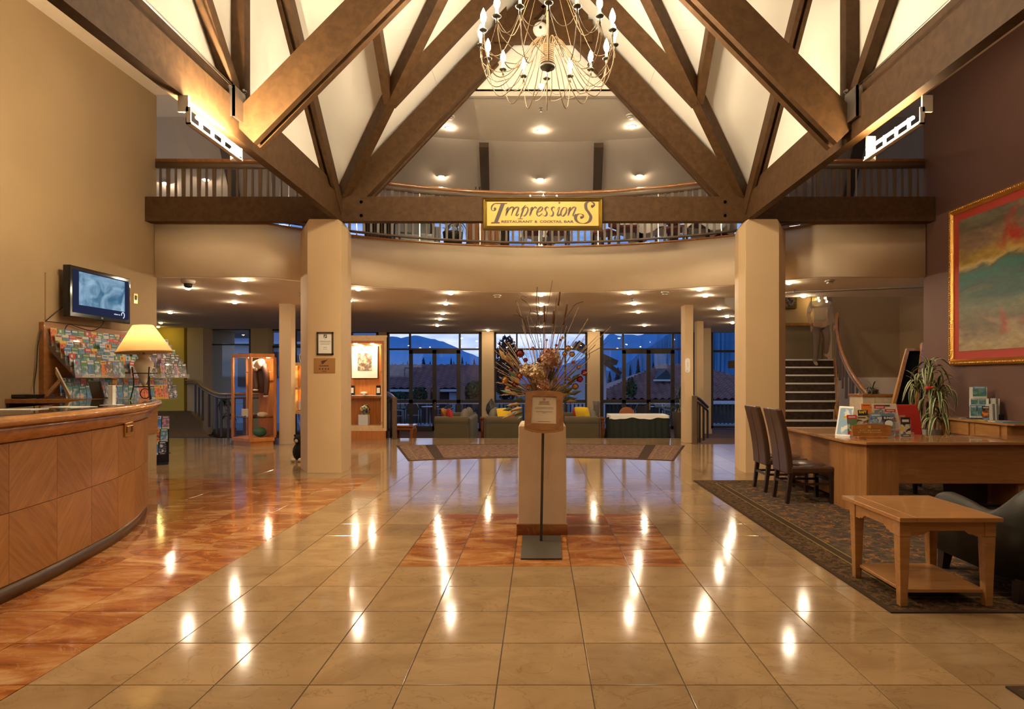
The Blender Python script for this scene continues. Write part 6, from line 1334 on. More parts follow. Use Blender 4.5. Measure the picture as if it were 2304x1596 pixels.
def plant(name, label, loc, pot, heads, bl, seed, mpot, scale=1):
    t = thing(name, label, 'plant', loc); pot(t); rr = random.Random(seed)
    for hx, hy, hz, n in heads:
        MB().tube([(hx*.3, hy*.3, .3 if hz > .4 else .05), (hx*.7, hy*.7, hz*.6), (hx, hy, hz)], .012, 6).build('stem', M_st, t)
        for i in range(n):
            o = put('leaf', rr.choice(bl), t); a = i*2.39996+rr.uniform(-.3, .3); f = i/n
            o.location = (hx, hy, hz-.10*f); o.rotation_euler = (rr.uniform(-.2, .2), -.55*(1-f)+.35*f+rr.uniform(-.15, .15), a); s_ = scale*rr.uniform(.75, 1.1); o.scale = (s_, s_, s_)
    return t
def sq_pot(w0, w1, h_, m):
    def f(t):
        b = MB(); vs = []
        for w_, z in ((w0, 0), (w1, h_), (w1-.015, h_), (w1-.02, h_-.05)): vs += [(-w_, -w_, z), (w_, -w_, z), (w_, w_, z), (-w_, w_, z)]
        b.add(vs, [(3, 2, 1, 0)]+[(r_*4+i, r_*4+(i+1) % 4, r_*4+4+(i+1) % 4, r_*4+4+i) for r_ in range(3) for i in range(4)]); b.build('pot', m, t)
        MB().box(-w1+.025, w1-.025, -w1+.025, w1-.025, h_-.07, h_-.045).build('soil', M_dark, t)
    return f
M_gpot = mat('grey_pot', (.30, .28, .25), .5)
plant('potted_dracaena', 'tall striped green and cream plant in a grey square pot', (5.31, 8.15, 0), sq_pot(.08, .105, .68, M_gpot), ((.0, -.02, 1.50, 20), (-.12, .04, 1.28, 22), (.13, 0, 1.26, 22), (.02, -.10, 1.12, 22), (.12, -.06, .86, 18)), BL, 21, M_gpot, 1.12)
o = MB().ball((0, 0, 0), .03, 8, 6, 0, (1.3, 1, .9)).ball((.05, -.01, .005), .02, 8, 6).build('red_bow', mat('red_ribbon', (.60, .04, .02), .5)); o.location = (PX(2088, 7.95), 7.95, PZ(873, 7.95)); tag(o, 'small red bow tied among the striped leaves', 'bow')
# planter box
t = thing('planter_box', 'tiled planter box with a wooden cap before the handrail', 'planter', (5.40, 9.75, 0))
MB().box(-.225, .225, -.2, .2, 0, 1.075).build('core', M_dark, t); MB().box(-.25, .25, -.225, .225, 1.075, 1.12).build('cap', M_rail, t, bevel=.006)
M_cerm = mat('cream_ceramic_tile', (.62, .50, .34), .35, var=.12, vscale=14)
for i in range(5):
    for x0, x1 in ((-.23, -.04), (-.036, .23)): MB().box(x0, x1, -.208, -.2, .02+.212*i, .228+.212*i).build('wall_tile', M_cerm, t)
    MB().box(-.233, -.225, -.2, .2, .02+.212*i, .228+.212*i).build('wall_tile', M_cerm, t)
def small_pot(t): MB().lathe([(.07, 0), (.09, .06), (.085, .07)], 14).build('pot', M_dark, t)
plant('potted_fern', 'small dark green plant on the planter box', (5.42, 9.72, 1.12), small_pot, ((0, 0, .08, 18),), BD, 5, M_dark, .55)
# easel with blackboard
t = thing('easel', 'wooden easel carrying a blackboard behind the striped plant', 'easel', (5.55, 9.0, 0), world=True)
MB().bar(P(2002, 945, 9.3), P(2042, 786, 9.45), .05, .035, (0, 1, 0)).build('board_edge', M_pine, t)
b = MB(); A = [P(2008, 935, 9.32), P(2075, 935, 9.36), P(2084, 792, 9.5), P(2044, 786, 9.48)]; b.add(A+[v+Vector((0, .02, 0)) for v in A], [(0,1,2,3),(7,6,5,4),(0,4,5,1),(1,5,6,2),(2,6,7,3),(3,7,4,0)]); b.build('blackboard', mat('matt_blackboard', (.008, .008, .007), .95, spec=.05), t)
MB().bar(P(2040, 787, 9.44), P(2084, 787, 9.44), .03, .04).build('top_rail', M_pine, t)
fl0 = P(2052, 900, 9.28); MB().bar((fl0.x-.10, 9.16, 0.0), P(2078, 772, 9.36), .06, .03, (0, 1, 0)).build('leg', M_cwood, t)
MB().bar((6.0, 9.2, 0.0), P(2074, 774, 9.38), .05, .03, (0, 1, 0)).build('leg', M_cwood, t); MB().bar((5.25, 9.3, 0.0), P(2038, 800, 9.42), .05, .03, (0, 1, 0)).build('leg', M_pine, t)
# ---- stairs
stt = thing('staircase', 'carpeted staircase with white nosings rising behind the desk', 'stairs', (5.5, 11.5, 0), world=True)
M_stc = mat('dark_stair_carpet', (.050, .030, .018), .95, spec=.1, bump=.5, bscale=120, var=.4, vscale=15); M_nose = mat('white_nosing', (.62, .55, .45), .4)
xr = lambda i: {0: 5.55, 1: 5.60}.get(i, 5.66+.128*(i-1)) if i >= 0 else 5.52
for i in range(-3, 8):
    z = .595+.17*i; y = 11.1+.28*i; x0, x1 = 4.55, xr(i)
    MB().box(x0, x1, y, y+.29 if i < 7 else 14.4, max(0, z-.17), z).build('step', M_stc, stt)
    MB().box(x0, x1-.004, y-.012, y+.045, z-.028, z+.004).build('nosing', M_nose, stt)
b = MB(); pts_ = []
for i in range(-3, 8): pts_.append((xr(i)+.02, 11.1+.28*i, .595+.17*i))
b = MB()
for (x, y, z), (x2, y2, z2) in zip(pts_, pts_[1:]): b.add([(x, y, max(0, z-.30)), (x2, y2, max(0, z2-.30)), (x2, y2, z2+.05), (x, y, z+.05), (x+.04, y, max(0, z-.30)), (x2+.04, y2, max(0, z2-.30)), (x2+.04, y2, z2+.05), (x+.04, y, z+.05)], [(0,1,2,3),(7,6,5,4),(3,2,6,7),(0,4,5,1)])
b.build('stringer', M_rail, stt)
hr = thing('stair_handrail', 'curved varnished handrail sweeping up the staircase', 'handrail', (6, 11.8, 0), world=True)
hpth = catmull([P(1962, 896, 10.5), P(1945, 878, 10.7), P(1925, 852, 11.1), P(1907, 822, 11.7), P(1892, 786, 12.3), P(1884, 752, 12.75), P(1882, 725, 13.05), P(1885, 705, 13.3)], 6)
MB().tube(hpth, .034, 8).build('handrail', M_rail, hr); MB().tube([p-Vector((0, 0, .09)) for p in hpth], .03, 6).build('lower_rail', M_balus, hr)
for k, f in enumerate([i/15 for i in range(16)]):
    p = hpth[int(f*(len(hpth)-1))]; zb = max(0, .595+.17*(p.y-11.1)/.28-.05) if p.y > 10.3 else 0
    MB().bar((p.x, p.y, zb), (p.x, p.y, p.z-.09), .05 if k % 2 else .032, .022, (0, 1, 0)).build('baluster', M_balus, hr)
# half landing rail, pictures and wall light above
t = thing('landing_rail', 'dark handrail running along the wall above the stairs', 'handrail', (6.2, 15.3, 0), world=True)
MB().box(5.6, 7.3, 15.40, 15.46, PZ(733, 15.4), PZ(727, 15.4)).build('handrail', M_rail, t); MB().box(5.6, 7.3, 15.44, 15.498, 1.8, PZ(732, 15.4)).build('panel', mat('olive_brown_panel', (.20, .14, .075), .7), t)
for px0, px1, py0, py1, lab in ((1750, 1793, 640, 694, 'gilt framed dark picture at the ceiling rim above the stairs'), (1827, 1868, 640, 690, 'gilt framed picture behind the glowing wall bulbs')):
    t = thing('framed_picture', lab, 'picture', (PX(px0, 15.45), 15.45, PZ(py1, 15.45)), world=True)
    MB().box(PX(px0, 15.45), PX(px1, 15.45), 15.45, 15.498, PZ(py1, 15.45), PZ(py0, 15.45)).build('frame', M_gilt, t); MB().box(PX(px0+4, 15.45), PX(px1-4, 15.45), 15.44, 15.452, PZ(py1-4, 15.45), PZ(py0+4, 15.45)).build('print', picture_mat('black', 'brown', 'grey'), t)
t = thing('wall_light', 'four bulb wall light glowing above the stairs', 'light', P(1850, 662, 15.1), world=True)
MB().lathe([(.05, -.03), (.06, 0), (.05, .03)], 12, P(1850, 655, 15.3)).build('body', M_brass, t)
for px, py in ((1841, 671), (1857, 671), (1843, 677), (1860, 679)):
    MB().ball(P(px, py, 15.2), .028, 8, 6).build('bulb', emis('wall_bulb_glow', (1, .74, .3), 130), t); MB().tube([P(1850, 655, 15.28), P(px, py-5, 15.22), P(px, py-2, 15.2)], .008, 5).build('arm', M_brass, t)
MB().tube([P(1850, 655, 15.3), P(1850, 655, 15.499)], .02, 8).build('mount', M_brass, t)
# ---- painting
pt = thing('painting', 'huge abstract painting in a gold frame on the plum wall', 'painting', (XR, 7.3, 1.55), world=True)
ya, yb, za_, zb_ = 6.05, 8.44, 1.553, 3.735
M_gf = mat('gold_leaf_frame', (.72, .40, .10), .3, .9, bump=.5, bscale=45)
prf = [(0, 0), (0, .05), (.02, .07), (.045, .06), (.06, .075), (.085, .05), (.09, 0)]
cs_ = [(ya, za_), (yb, za_), (yb, zb_), (ya, zb_)]
for k in range(4):
    a, c2 = Vector(cs_[k]), Vector(cs_[(k+1) % 4]); d_ = (c2-a).normalized(); inn = Vector((-d_.y, d_.x)); vs = []
    for pnt, sg_ in ((a, 1), (c2, -1)):
        for w_, dp in prf: q = pnt+inn*w_+d_*w_*sg_; vs.append((XR-dp, q.x, q.y))
    n = len(prf); MB().add(vs, [(j, j+1, n+j+1, n+j) for j in range(n-1)]).build('frame_side', M_gf, pt, fix=True)
    b = MB(); L_ = (c2-a).length; m_ = int(L_/.032)
    for j in range(m_):
        q = a+d_*(.03+(L_-.06)*(j+.5)/m_)+inn*.030; b.ball((XR-.068, q.x, q.y), .015, 6, 4, 0, (.8, 1.0, 1.0))
    b.build('beading', M_gf, pt, kind='stuff')
MB().box(XR-.035, XR-.005, ya+.085, yb-.085, za_+.085, zb_-.085).build('red_liner', mat('red_frame_liner', (.42, .045, .03), .55), pt)
M_art = bpy.data.materials.new('abstract_canvas'); M_art.use_nodes = True; nt = M_art.node_tree; N = nt.nodes.new; L = nt.links.new
t_ = N('ShaderNodeTexCoord'); sp = N('ShaderNodeSeparateXYZ'); L(t_.outputs['Object'], sp.inputs[0])
n1 = N('ShaderNodeTexNoise'); n1.inputs['Scale'].default_value = 1.5; n1.inputs['Detail'].default_value = 6; n1.inputs['Distortion'].default_value = .8
mp_ = N('ShaderNodeMapping'); mp_.inputs['Scale'].default_value = (1, .7, 1.6); mp_.inputs['Rotation'].default_value = (.25, 0, 0); L(t_.outputs['Object'], mp_.inputs[0]); L(mp_.outputs[0], n1.inputs['Vector'])
def mth(op, a, b_):
    q = N('ShaderNodeMath'); q.operation = op
    for i, v in enumerate((a, b_)):
        if isinstance(v, (int, float)): q.inputs[i].default_value = v
        else: L(v, q.inputs[i])
    return q.outputs[0]
hgt = mth('ADD', mth('DIVIDE', sp.outputs['Z'], 2.18), mth('MULTIPLY', mth('SUBTRACT', n1.outputs['Fac'], .5), .42))
rA = N('ShaderNodeValToRGB'); e = rA.color_ramp.elements
st_ = [(.02, (.30, .20, .08)), (.12, (.36, .27, .15)), (.22, (.16, .12, .08)), (.34, (.14, .15, .09)), (.45, (.03, .075, .055)), (.55, (.012, .12, .095)), (.60, (.06, .09, .05)), (.64, (.48, .36, .13)), (.69, (.40, .26, .06)), (.76, (.22, .14, .09)), (.86, (.11, .09, .06)), (.95, (.16, .15, .10))]
while len(e) < len(st_): e.new(.5)
for i, (p, c_) in enumerate(st_): e[i].position = p; e[i].color = (*c_, 1)
L(hgt, rA.inputs[0])
n2 = N('ShaderNodeTexNoise'); n2.inputs['Scale'].default_value = 1.25; n2.inputs['Detail'].default_value = 5; n2.inputs['Distortion'].default_value = 1.2; mp2 = N('ShaderNodeMapping'); mp2.inputs['Location'].default_value = (3, 5.3, 1.2); L(t_.outputs['Object'], mp2.inputs[0]); L(mp2.outputs[0], n2.inputs['Vector'])
mk = N('ShaderNodeMapRange'); mk.inputs['From Min'].default_value = .50; mk.inputs['From Max'].default_value = .66; zc2 = mth('ABSOLUTE', mth('SUBTRACT', mth('ABSOLUTE', mth('SUBTRACT', sp.outputs['Z'], .95), 0), .55), 0); L(mth('ADD', n2.outputs['Fac'], mth('SUBTRACT', mth('MULTIPLY', mth('SUBTRACT', .16, sp.outputs['Y']), .32), mth('MULTIPLY', zc2, .35))), mk.inputs['Value'])
mxx = N('ShaderNodeMix'); mxx.data_type = 'RGBA'; L(mk.outputs[0], mxx.inputs[0]); L(rA.outputs[0], mxx.inputs[6]); mxx.inputs[7].default_value = (.34, .035, .02, 1)
n3 = N('ShaderNodeTexNoise'); n3.inputs['Scale'].default_value = 14; n3.inputs['Detail'].default_value = 5; L(mp_.outputs[0], n3.inputs['Vector']); hs = N('ShaderNodeHueSaturation'); mr = N('ShaderNodeMapRange'); mr.inputs['To Min'].default_value = .6; mr.inputs['To Max'].default_value = 1.5; L(n3.outputs['Fac'], mr.inputs['Value']); L(mr.outputs[0], hs.inputs['Value']); L(mxx.outputs[2], hs.inputs['Color']); L(hs.outputs[0], nt.nodes['Principled BSDF'].inputs['Base Color']); nt.nodes['Principled BSDF'].inputs['Roughness'].default_value = .45
MB().box(XR-.042, XR-.03, ya+.185, yb-.185, za_+.19, zb_-.19).build('canvas', M_art, pt)
# ================================================================== DISPLAY CASES
M_case_w = wood('case_orange_wood', (.46, .145, .020), (.58, .205, .034), (10, 10, 1.5), .55, .05, 2)
M_fell = mat('cream_sheepskin', (.70, .58, .38), .95, bump=.6, bscale=60); M_jk = mat('worn_brown_leather', (.085, .040, .022), .5, bump=.3, bscale=40)
dcs = thing('display_case', 'hexagonal wooden display case with glass sides by the slim pillar', 'display case', (-5.85, 12.4, 0), world=True)
hx = [(-5.79, 11.97), (-5.42, 12.25), (-5.65, 12.76), (-6.25, 12.76), (-6.34, 12.33)]
hi_ = [(x*.93-5.85*.07, y*.93+12.4*.07) for x, y in hx]
MB().prism(hi_, 0, .09).build('plinth', M_case_w, dcs); MB().prism(hx, .09, .155).build('floor_panel', M_case_w, dcs); MB().prism(hx, 1.80, 1.87).build('top_panel', M_case_w, dcs)
for x, y in hx: MB().box(x-.028+(.02 if x < -6 else 0), x+.028-(.02 if x > -5.5 else 0), y-.0, y+.05, .155, 1.80).build('post', M_case_w, dcs)
for i in (0, 2, 3, 4):
    a, c2 = Vector((*hx[i], 0)), Vector((*hx[(i+1) % 5], 0))
    if i == 2: a = a.lerp(c2, .52)
    n_ = Vector((0, .012, 0)); MB().add([a+n_+Vector((0, 0, .155)), c2+n_+Vector((0, 0, .155)), c2+n_+Vector((0, 0, 1.8)), a+n_+Vector((0, 0, 1.8))], [(0, 1, 2, 3)]).build('glass_side', M_case, dcs)
MB().box(-5.97, -5.65, 12.735, 12.76, .155, 1.8).bar((-5.43, 12.28, .977), (-5.645, 12.74, .977), .02, 1.645, (0, 0, 1)).build('back_panel', M_case_w, dcs)
MB().prism(hi_, .565, .572).build('glass_shelf', M_case, dcs)
for x, y in ((-5.62, 12.4), (-6.02, 12.45)): MB().lathe([(.0001, 1.795), (.03, 1.795), (.032, 1.80)], 10, (x, y, 0)).build('case_light', emis('case_light_glow', WARM, 800), dcs)
MB().tube([(-6.2, 12.6, 1.50), (-5.6, 12.6, 1.50)], .01, 6).build('hanging_rod', M_steel, dcs)
jk = thing('leather_jacket', 'brown leather jacket with a sheepskin collar hanging in the display case', 'jacket', (PX(585, 12.5), 12.5, .9), world=True)
c_ = P(583, 850, 12.5)
b = MB()
for r0, z0, r1, z1 in ((1, 0, 1, 0),): pass
prof = [(.10, -.32), (.155, -.31), (.15, -.1), (.17, .1), (.18, .25), (.14, .33), (.06, .38)]
b.lathe(prof, 14, (c_.x-.02, c_.y+.06, c_.z), M=Matrix.Diagonal((1, .55, 1, 1))); b.build('body', M_jk, jk)
for pts in ([P(592, 822, 12.47), P(599, 845, 12.42), P(600, 870, 12.40), P(598, 890, 12.38)], [P(574, 826, 12.5), P(573, 850, 12.45), P(576, 870, 12.42), P(575, 876, 12.40)]):
    MB().tube(catmull(pts, 4), [.075-.0026*i for i in range(13)], 9).build('sleeve', M_jk, jk); MB().tube([pts[-1], pts[-1]+Vector((0, 0, -.035))], .05, 9).build('cuff', M_fell, jk)
b = MB().ball(P(581, 821, 12.42), .10, 10, 7, 0, (1.1, .6, 1.0)).ball(P(587, 815, 12.46), .085, 10, 7, 0, (1, .6, .9)).ball(P(576, 830, 12.40), .05, 8, 6); b.build('collar', M_fell, jk)
MB().tube(catmull([P(600, 826, 12.5), P(590, 810, 12.55), P(588, 804, 12.6), P(586, 801, 12.6)], 4), .006, 5).build('hanger', M_steel, jk)
def lump(name, label, cat, m, px, py, d, r, sc, z=None, extra=()):
    c_ = P(px, py, d); b = MB().ball((0, 0, 0), r, 12, 8, 0, sc)
    for dx, dy, dz, rr_ in extra: b.ball((dx, dy, dz), rr_, 10, 7)
    o = b.build(name, m); o.location = (c_.x, c_.y, c_.z if z is None else z+r*sc[2]); return tag(o, label, cat)
lump('sheepskin_hat', 'cream sheepskin hat on the case glass shelf', 'hat', M_fell, 590, 934, 12.4, .10, (1.15, .8, .5), .573)
lump('leather_glove', 'brown leather glove bundle beside the cream hat in the case', 'gloves', M_jk, 571, 931, 12.38, .08, (1.2, .7, .55), .573, ((-.08, 0, -.01, .03),))
lump('green_cloth', 'folded green cloth on the case floor', 'cloth', mat('dark_green_cloth', (.06, .16, .07), .9), 585, 976, 12.42, .11, (1.3, .8, .9), .156)
o = MB().box(-.07, .07, -.003, .003, 0, .16).build('info_card', M_fell); o.location = (PX(551, 12.5), 12.5, .573); tag(o, 'cream information card standing on the case shelf', 'card')
o = MB().box(-.10, .10, -.07, .07, 0, .015).build('booklet', LM['grey']); o.location = (PX(540, 12.45), 12.46, .573); tag(o, 'grey booklet lying in the glass case behind the card', 'booklet')
# big lit cabinet
dB = 13.3
M_cabl = wood('pale_cabinet_wood', (.60, .40, .19), (.72, .50, .27), (8, 8, 1.5), .35, .3, 2); M_cabr = wood('red_cabinet_wood', (.42, .135, .03), (.55, .20, .05), (9, 9, .8), .3, .4, 2.4)
cb_ = thing('lit_cabinet', 'tall lit wooden display cabinet showing a framed print beside the column', 'cabinet', (PX(790, dB), dB, 0), world=True)
Xl, Xr_ = PX(700, dB), PX(870, dB); db = 13.66
def trap(x0, x1, z0, z1, d0=dB, d1=db): return MB().prism([(x0, d0), (x1, d0), (x1*(d1/d0), d1), (x0*(d1/d0), d1)], z0, z1)
trap(Xl+.02, Xr_-.02, 0, PZ(970, dB)).build('plinth', M_cabr, cb_); trap(Xl-.02, Xr_+.015, PZ(759, dB), PZ(755, dB)).build('cornice', M_cabl, cb_)
trap(Xl, Xr_, PZ(767, dB), PZ(759, dB)).build('frieze', M_cabl, cb_); trap(Xl, Xr_, PZ(970, dB), PZ(964, dB)).build('bottom_rail', M_cabl, cb_)
for a, c2 in ((863.5, 870), (700, 707)): trap(PX(a, dB), PX(c2, dB), PZ(964, dB), PZ(767, dB)).build('stile', M_cabl, cb_)
trap(PX(707, dB), PX(863.5, dB), PZ(773, dB), PZ(767, dB)).build('inner_rail', M_cabr, cb_); trap(PX(860, dB), PX(863.5, dB), PZ(964, dB), PZ(773, dB), dB+.02).build('inner_stile', M_cabr, cb_)
trap(PX(707, dB), PX(860, dB), PZ(964, dB), PZ(958, dB), dB+.03).build('sill', M_cabl, cb_); trap(PX(856, dB), PX(860, dB), PZ(958, dB), PZ(776, dB), dB+.04, dB+.08).build('glass_bead', M_cabl, cb_)
MB().box(PX(700, db)-.05, PX(868, db), db-.02, db, PZ(964, db)-.05, PZ(768, db)+.06).build('back_panel', M_cabr, cb_)
MB().box(PX(705, dB+.15), PX(858, dB+.15), dB+.1, db-.03, PZ(891, dB+.15), PZ(890, dB+.15)).build('glass_shelf', mat('frosted_shelf_edge', (.72, .78, .74), .2), cb_)
MB().box(PX(707, dB), PX(860, dB), dB+.045, dB+.05, PZ(958, dB), PZ(774, dB)).build('glass_door', M_case, cb_)
for py in (782, 837, 894, 951): MB().box(PX(855, dB+.04), PX(859, dB+.04), dB+.025, dB+.045, PZ(py+1.4, dB), PZ(py-1.4, dB)).build('hinge', M_steel, cb_)
for px in (720, 760, 800, 838): MB().lathe([(.0001, 0), (.034, 0), (.036, .006)], 10, (PX(px, 13.48), 13.46, PZ(774, 13.4)-.01)).build('cabinet_light', emis('cabinet_light_glow', (1, .80, .5), 900), cb_)
fp = thing('framed_print', 'white matted landscape print with a thin black frame inside the lit cabinet', 'picture', (PX(822, db), db-.04, PZ(852, db)), world=True)
MB().box(PX(792, db), PX(852, db), db-.05, db-.021, PZ(852.5, db), PZ(779, db)).build('frame', M_black, fp); MB().box(PX(793.2, db), PX(850.8, db), db-.054, db-.049, PZ(851, db), PZ(780, db)).build('mat_board', M_paper, fp)
MB().box(PX(806, db), PX(838, db), db-.058, db-.053, PZ(834, db), PZ(795, db)).build('print', picture_mat('brown', 'grey', 'cream'), fp)
zs = PZ(890, dB+.15); xs_ = dB+.26
for k, (px, lab) in enumerate(((793, 'black and white box at the column end of the cabinet shelf'), (852, 'black and white box at the far end of the cabinet shelf'))):
    t = thing('gift_box', lab, 'box', (PX(px, xs_), xs_, zs+.001), 0, 'boxes on the cabinet shelf'); MB().box(-.05, .05, -.03, .03, 0, .22).build('box_body', M_black, t); MB().box(-.035, .035, -.033, -.03, .05, .17).build('box_label', M_paper, t)
t = thing('shell_dish', 'pale shell dish on the glass cabinet shelf', 'dish', (PX(819, xs_), xs_, zs+.001)); MB().lathe([(.03, 0), (.03, .02), (.075, .05), (.08, .065), (.05, .075), (.0001, .08)], 14).build('dish', mat('pale_shell', (.72, .62, .5), .3), t)
zp = PZ(958, dB+.1)
t = thing('white_plinth_block', 'white block standing on the cabinet floor under the vase', 'plinth', (PX(819.5, 13.45), 13.45, zp)); MB().box(-.105, .105, -.09, .09, 0, .245).build('block', M_wp, t)
t = thing('round_vase', 'round dark vase with pale swirls on the white block', 'vase', (PX(821.5, 13.45), 13.45, zp+.2455)); MB().lathe([(.05, 0), (.09, .04), (.115, .10), (.105, .16), (.06, .205), (.052, .21), (.06, .225), (.045, .225)], 20).build('body', picture_mat('black', 'grey', 'yellow'), t)
# hanging lit display box left of the column
d3 = 13.0
hb_ = thing('display_box', 'framed display box with two lit orange compartments half behind the column', 'display case', (PX(690, d3), d3, PZ(932, d3)), world=True)
x0, x1 = PX(655.5, d3), PX(720, d3); zc_ = [PZ(932, d3), PZ(816, d3)]
for a in ((x0, x0+.07, zc_[0], zc_[1]), (x1-.07, x1, zc_[0], zc_[1]), (x0, x1, zc_[0], zc_[0]+.07), (x0, x1, zc_[1]-.07, zc_[1])): MB().box(a[0], a[1], d3, d3+.18, a[2], a[3]).build('frame_side', M_cabl, hb_)
MB().box(x0+.02, x1-.02, d3+.17, d3+.19, zc_[0]+.02, zc_[1]-.02).build('back_panel', M_cabr, hb_); MB().box(x0+.06, x1-.06, d3+.01, d3+.17, PZ(877, d3), PZ(872, d3)).build('shelf', M_cabl, hb_)
for py in (829, 884): MB().lathe([(.0001, 0), (.022, 0)], 8, (PX(676, d3), d3+.08, PZ(py, d3))).build('box_light', emis('box_light_glow', (1, .72, .28), 600), hb_)
MB().box(PX(670, d3), PX(690, d3), d3+.03, d3+.12, PZ(923, d3), PZ(903, d3)).build('exhibit', M_paper, hb_)
MB().tube(catmull([P(676, 816, d3+.1), P(674, 800, d3+.1), P(684, 792, d3+.1), P(700, 789, d3+.1)], 4), .008, 5).build('cord', M_paper, hb_)
for dx in (672, 700): MB().tube([P(dx, 932, d3+.1), (PX(dx+6, d3+.1), d3+.1, 0)], .012, 6).build('leg', M_steel, hb_)
# black toy at the column foot
t = thing('toy_animal', 'black cuddly toy animal with pale paws behind the column foot', 'toy', (PX(674, 9.9), 9.9, 0))
M_fur = mat('black_plush', (.012, .012, .012), .95, bump=.5, bscale=60)
MB().ball((0, 0, .16), .11, 12, 8, 0, (1, 1, 1.4)).build('body', M_fur, t); MB().ball((-.01, -.02, .36), .075, 12, 8).build('head', M_fur, t)
for sx in (-1, 1): MB().ball((sx*.055-.01, -.02, .425), .022, 8, 6).build('ear', M_fur, t); MB().ball((sx*.06, -.12, .035), .04, 10, 6, 0, (1, 1.3, .85)).build('paw', M_fell, t)
MB().ball((-.02, -.085, .345), .03, 8, 6).build('muzzle', M_fell, t)
# ================================================================== RAILINGS
def railing(name, label, path, zbase, posts, m_top, newel=None, w=.045):
    t = thing(name, label, 'railing', (path[0].x, path[0].y, 0), world=True); p2 = catmull(path, 6)
    MB().tube(p2, .035, 8).build('handrail', m_top, t); MB().tube([p-Vector((0, 0, .085)) for p in p2], .028, 6).build('lower_rail', M_balus, t)
    for f in posts:
        q = p2[int(f*(len(p2)-1))]; MB().bar((q.x, q.y, zbase(q)), (q.x, q.y, q.z-.08), w, .03, (0, 1, 0)).build('baluster', M_dark, t)
    if newel: MB().box(newel.x-.045, newel.x+.045, newel.y-.045, newel.y+.045, zbase(newel), newel.z+.02).build('newel', M_balus, t, bevel=.005)
    return t
def rampz(q): return min(.5, max(0, (q.y-14)/12)) if q.y > 13.6 else 0
railing('ramp_railing', 'dark railing with a wooden handrail descending beside the carpeted ramp', [P(393, 850, 20.0), P(414, 856, 18.6), P(440, 857, 17.8), P(456, 869, 16.4), P(488, 885, 14.4), P(520, 887, 13.4), P(566, 886.5, 13.2), P(618, 886.5, 13.2)], rampz, [.30, .37, .44, .51, .58, .64, .70, .76, .82, .88, .94, 1], M_rail)
N1 = P(1562.5, 893, 12.45)
railing('step_railing', 'short dark railing going down the steps behind the slim notice pillar', [N1, P(1574, 899, 13.0), P(1592, 916, 14.0)], lambda q: 0 if q.y < 12.6 else (-.03 if q.y < 13.99 else -.19), [.3, .5, .75, 1], M_dark, N1)
N2 = P(888, 897, 13.48)
railing('step_railing', 'short railing going down the lounge steps beside the lit cabinet', [N2, P(880, 889, 14.4), P(871, 884, 15.2)], lambda q: 0 if q.y < 13.55 else -.42, [.5, 1], M_rail, N2)
# ================================================================== LOUNGE
ZL = -.42
M_sofa = mat('olive_brown_upholstery', (.085, .060, .025), .9, bump=.2, bscale=120, sheen=.2); M_seat = mat('striped_seat_fabric', (.20, .16, .11), .9, var=.3, vscale=30); M_bc = mat('grey_cushion_fabric', (.17, .145, .11), .9)
def sofa(label, loc, rz):
    t = thing('sofa', label, 'sofa', loc, rz)
    MB().box(-.85, .85, -.38, .42, .08, .40).build('base', M_sofa, t, bevel=.02)
    for s in (-1, 1):
        MB().box(s*.85-.10, s*.85+.10, -.40, .40, .05, .76).tube([(s*.85, -.40, .76), (s*.85, .40, .76)], .115, 12).build('arm', M_sofa, t)
        MB().box(s*.37-.36, s*.37+.36, -.25, .46, .40, .54).build('seat_cushion', M_seat, t, bevel=.04)
        b = MB().ball((s*.37, -.27, .78), 1, 14, 10, 0, (.36, .13, .26)); b.build('back_cushion', M_bc, t)
        for y in (-.34, .36): MB().box(s*.85-.04, s*.85+.04, y-.03, y+.03, 0, .06).build('foot', M_dark, t)
    MB().box(-.85, .85, -.46, -.28, .08, .84).build('backrest', M_sofa, t, bevel=.05); return t
sofa('olive sofa with orange and red cushions before the first glazed doors', (-2.10, 15.2, ZL), PI/2)
sofa('olive sofa with yellow and red cushions, its back to the window pier vase', (-.86, 15.2, ZL), -PI/2)
sofa('olive sofa beside the ribbed vase, facing the other sofa', (1.02, 15.2, ZL), PI/2)
def cushion(label, m, px, py, d, tilt, rz, s=.42):
    c_ = P(px, py, d); t = put('cushion', None) if False else None
    b = MB(); n = 8; vs = []
    for k in (-1, 1):
        for i in range(n+1):
            for j in range(n+1):
                u, v = i/n*2-1, j/n*2-1; th = .075*(max(0, (1-u**4)*(1-v**4)))**.6; vs.append((u*s/2*(1-.06*v*v), k*th, v*s/2*(1-.06*u*u)))
    q = (n+1)**2; fs = []
    for i in range(n):
        for j in range(n):
            a = i*(n+1)+j; fs += [(a, a+n+1, a+n+2, a+1), (a+q+1, a+q+n+2, a+q+n+1, a+q)]
    b.add(vs, fs, 0, True); o = b.build('cushion', m); o.location = c_; o.rotation_euler = (tilt, 0, rz); tag(o, label, 'cushion'); return o
for lab, nm, col, px, py, d, tilt, rz in (('rust orange cushion leaning on the first sofa back', 'rust_cushion', (.34, .12, .02), 1003, 936, 14.75, -.45, PI/2), ('red cushion leaning beside the rust orange one', 'red_cushion', (.42, .02, .015), 1013, 938, 14.5, -.2, PI/2+.2), ('yellow cushion on the sofa by the teardrop vase', 'yellow_cushion', (.72, .46, .02), 1136, 937, 14.5, .35, -PI/2-.9), ('red cushion behind the yellow one on the sofa by the teardrop vase', 'red_cushion', (.42, .02, .015), 1149, 936, 14.9, .3, -PI/2-.3), ('red cushion on the sofa by the ribbed vase', 'red_cushion', (.42, .02, .015), 1300, 936, 14.9, -.3, PI/2+.3), ('yellow cushion on the sofa by the ribbed vase', 'yellow_cushion', (.72, .46, .02), 1311, 934, 14.5, -.35, PI/2+.9)):
    cushion(lab, mat(nm, col, .9), px, py, d, tilt, rz)
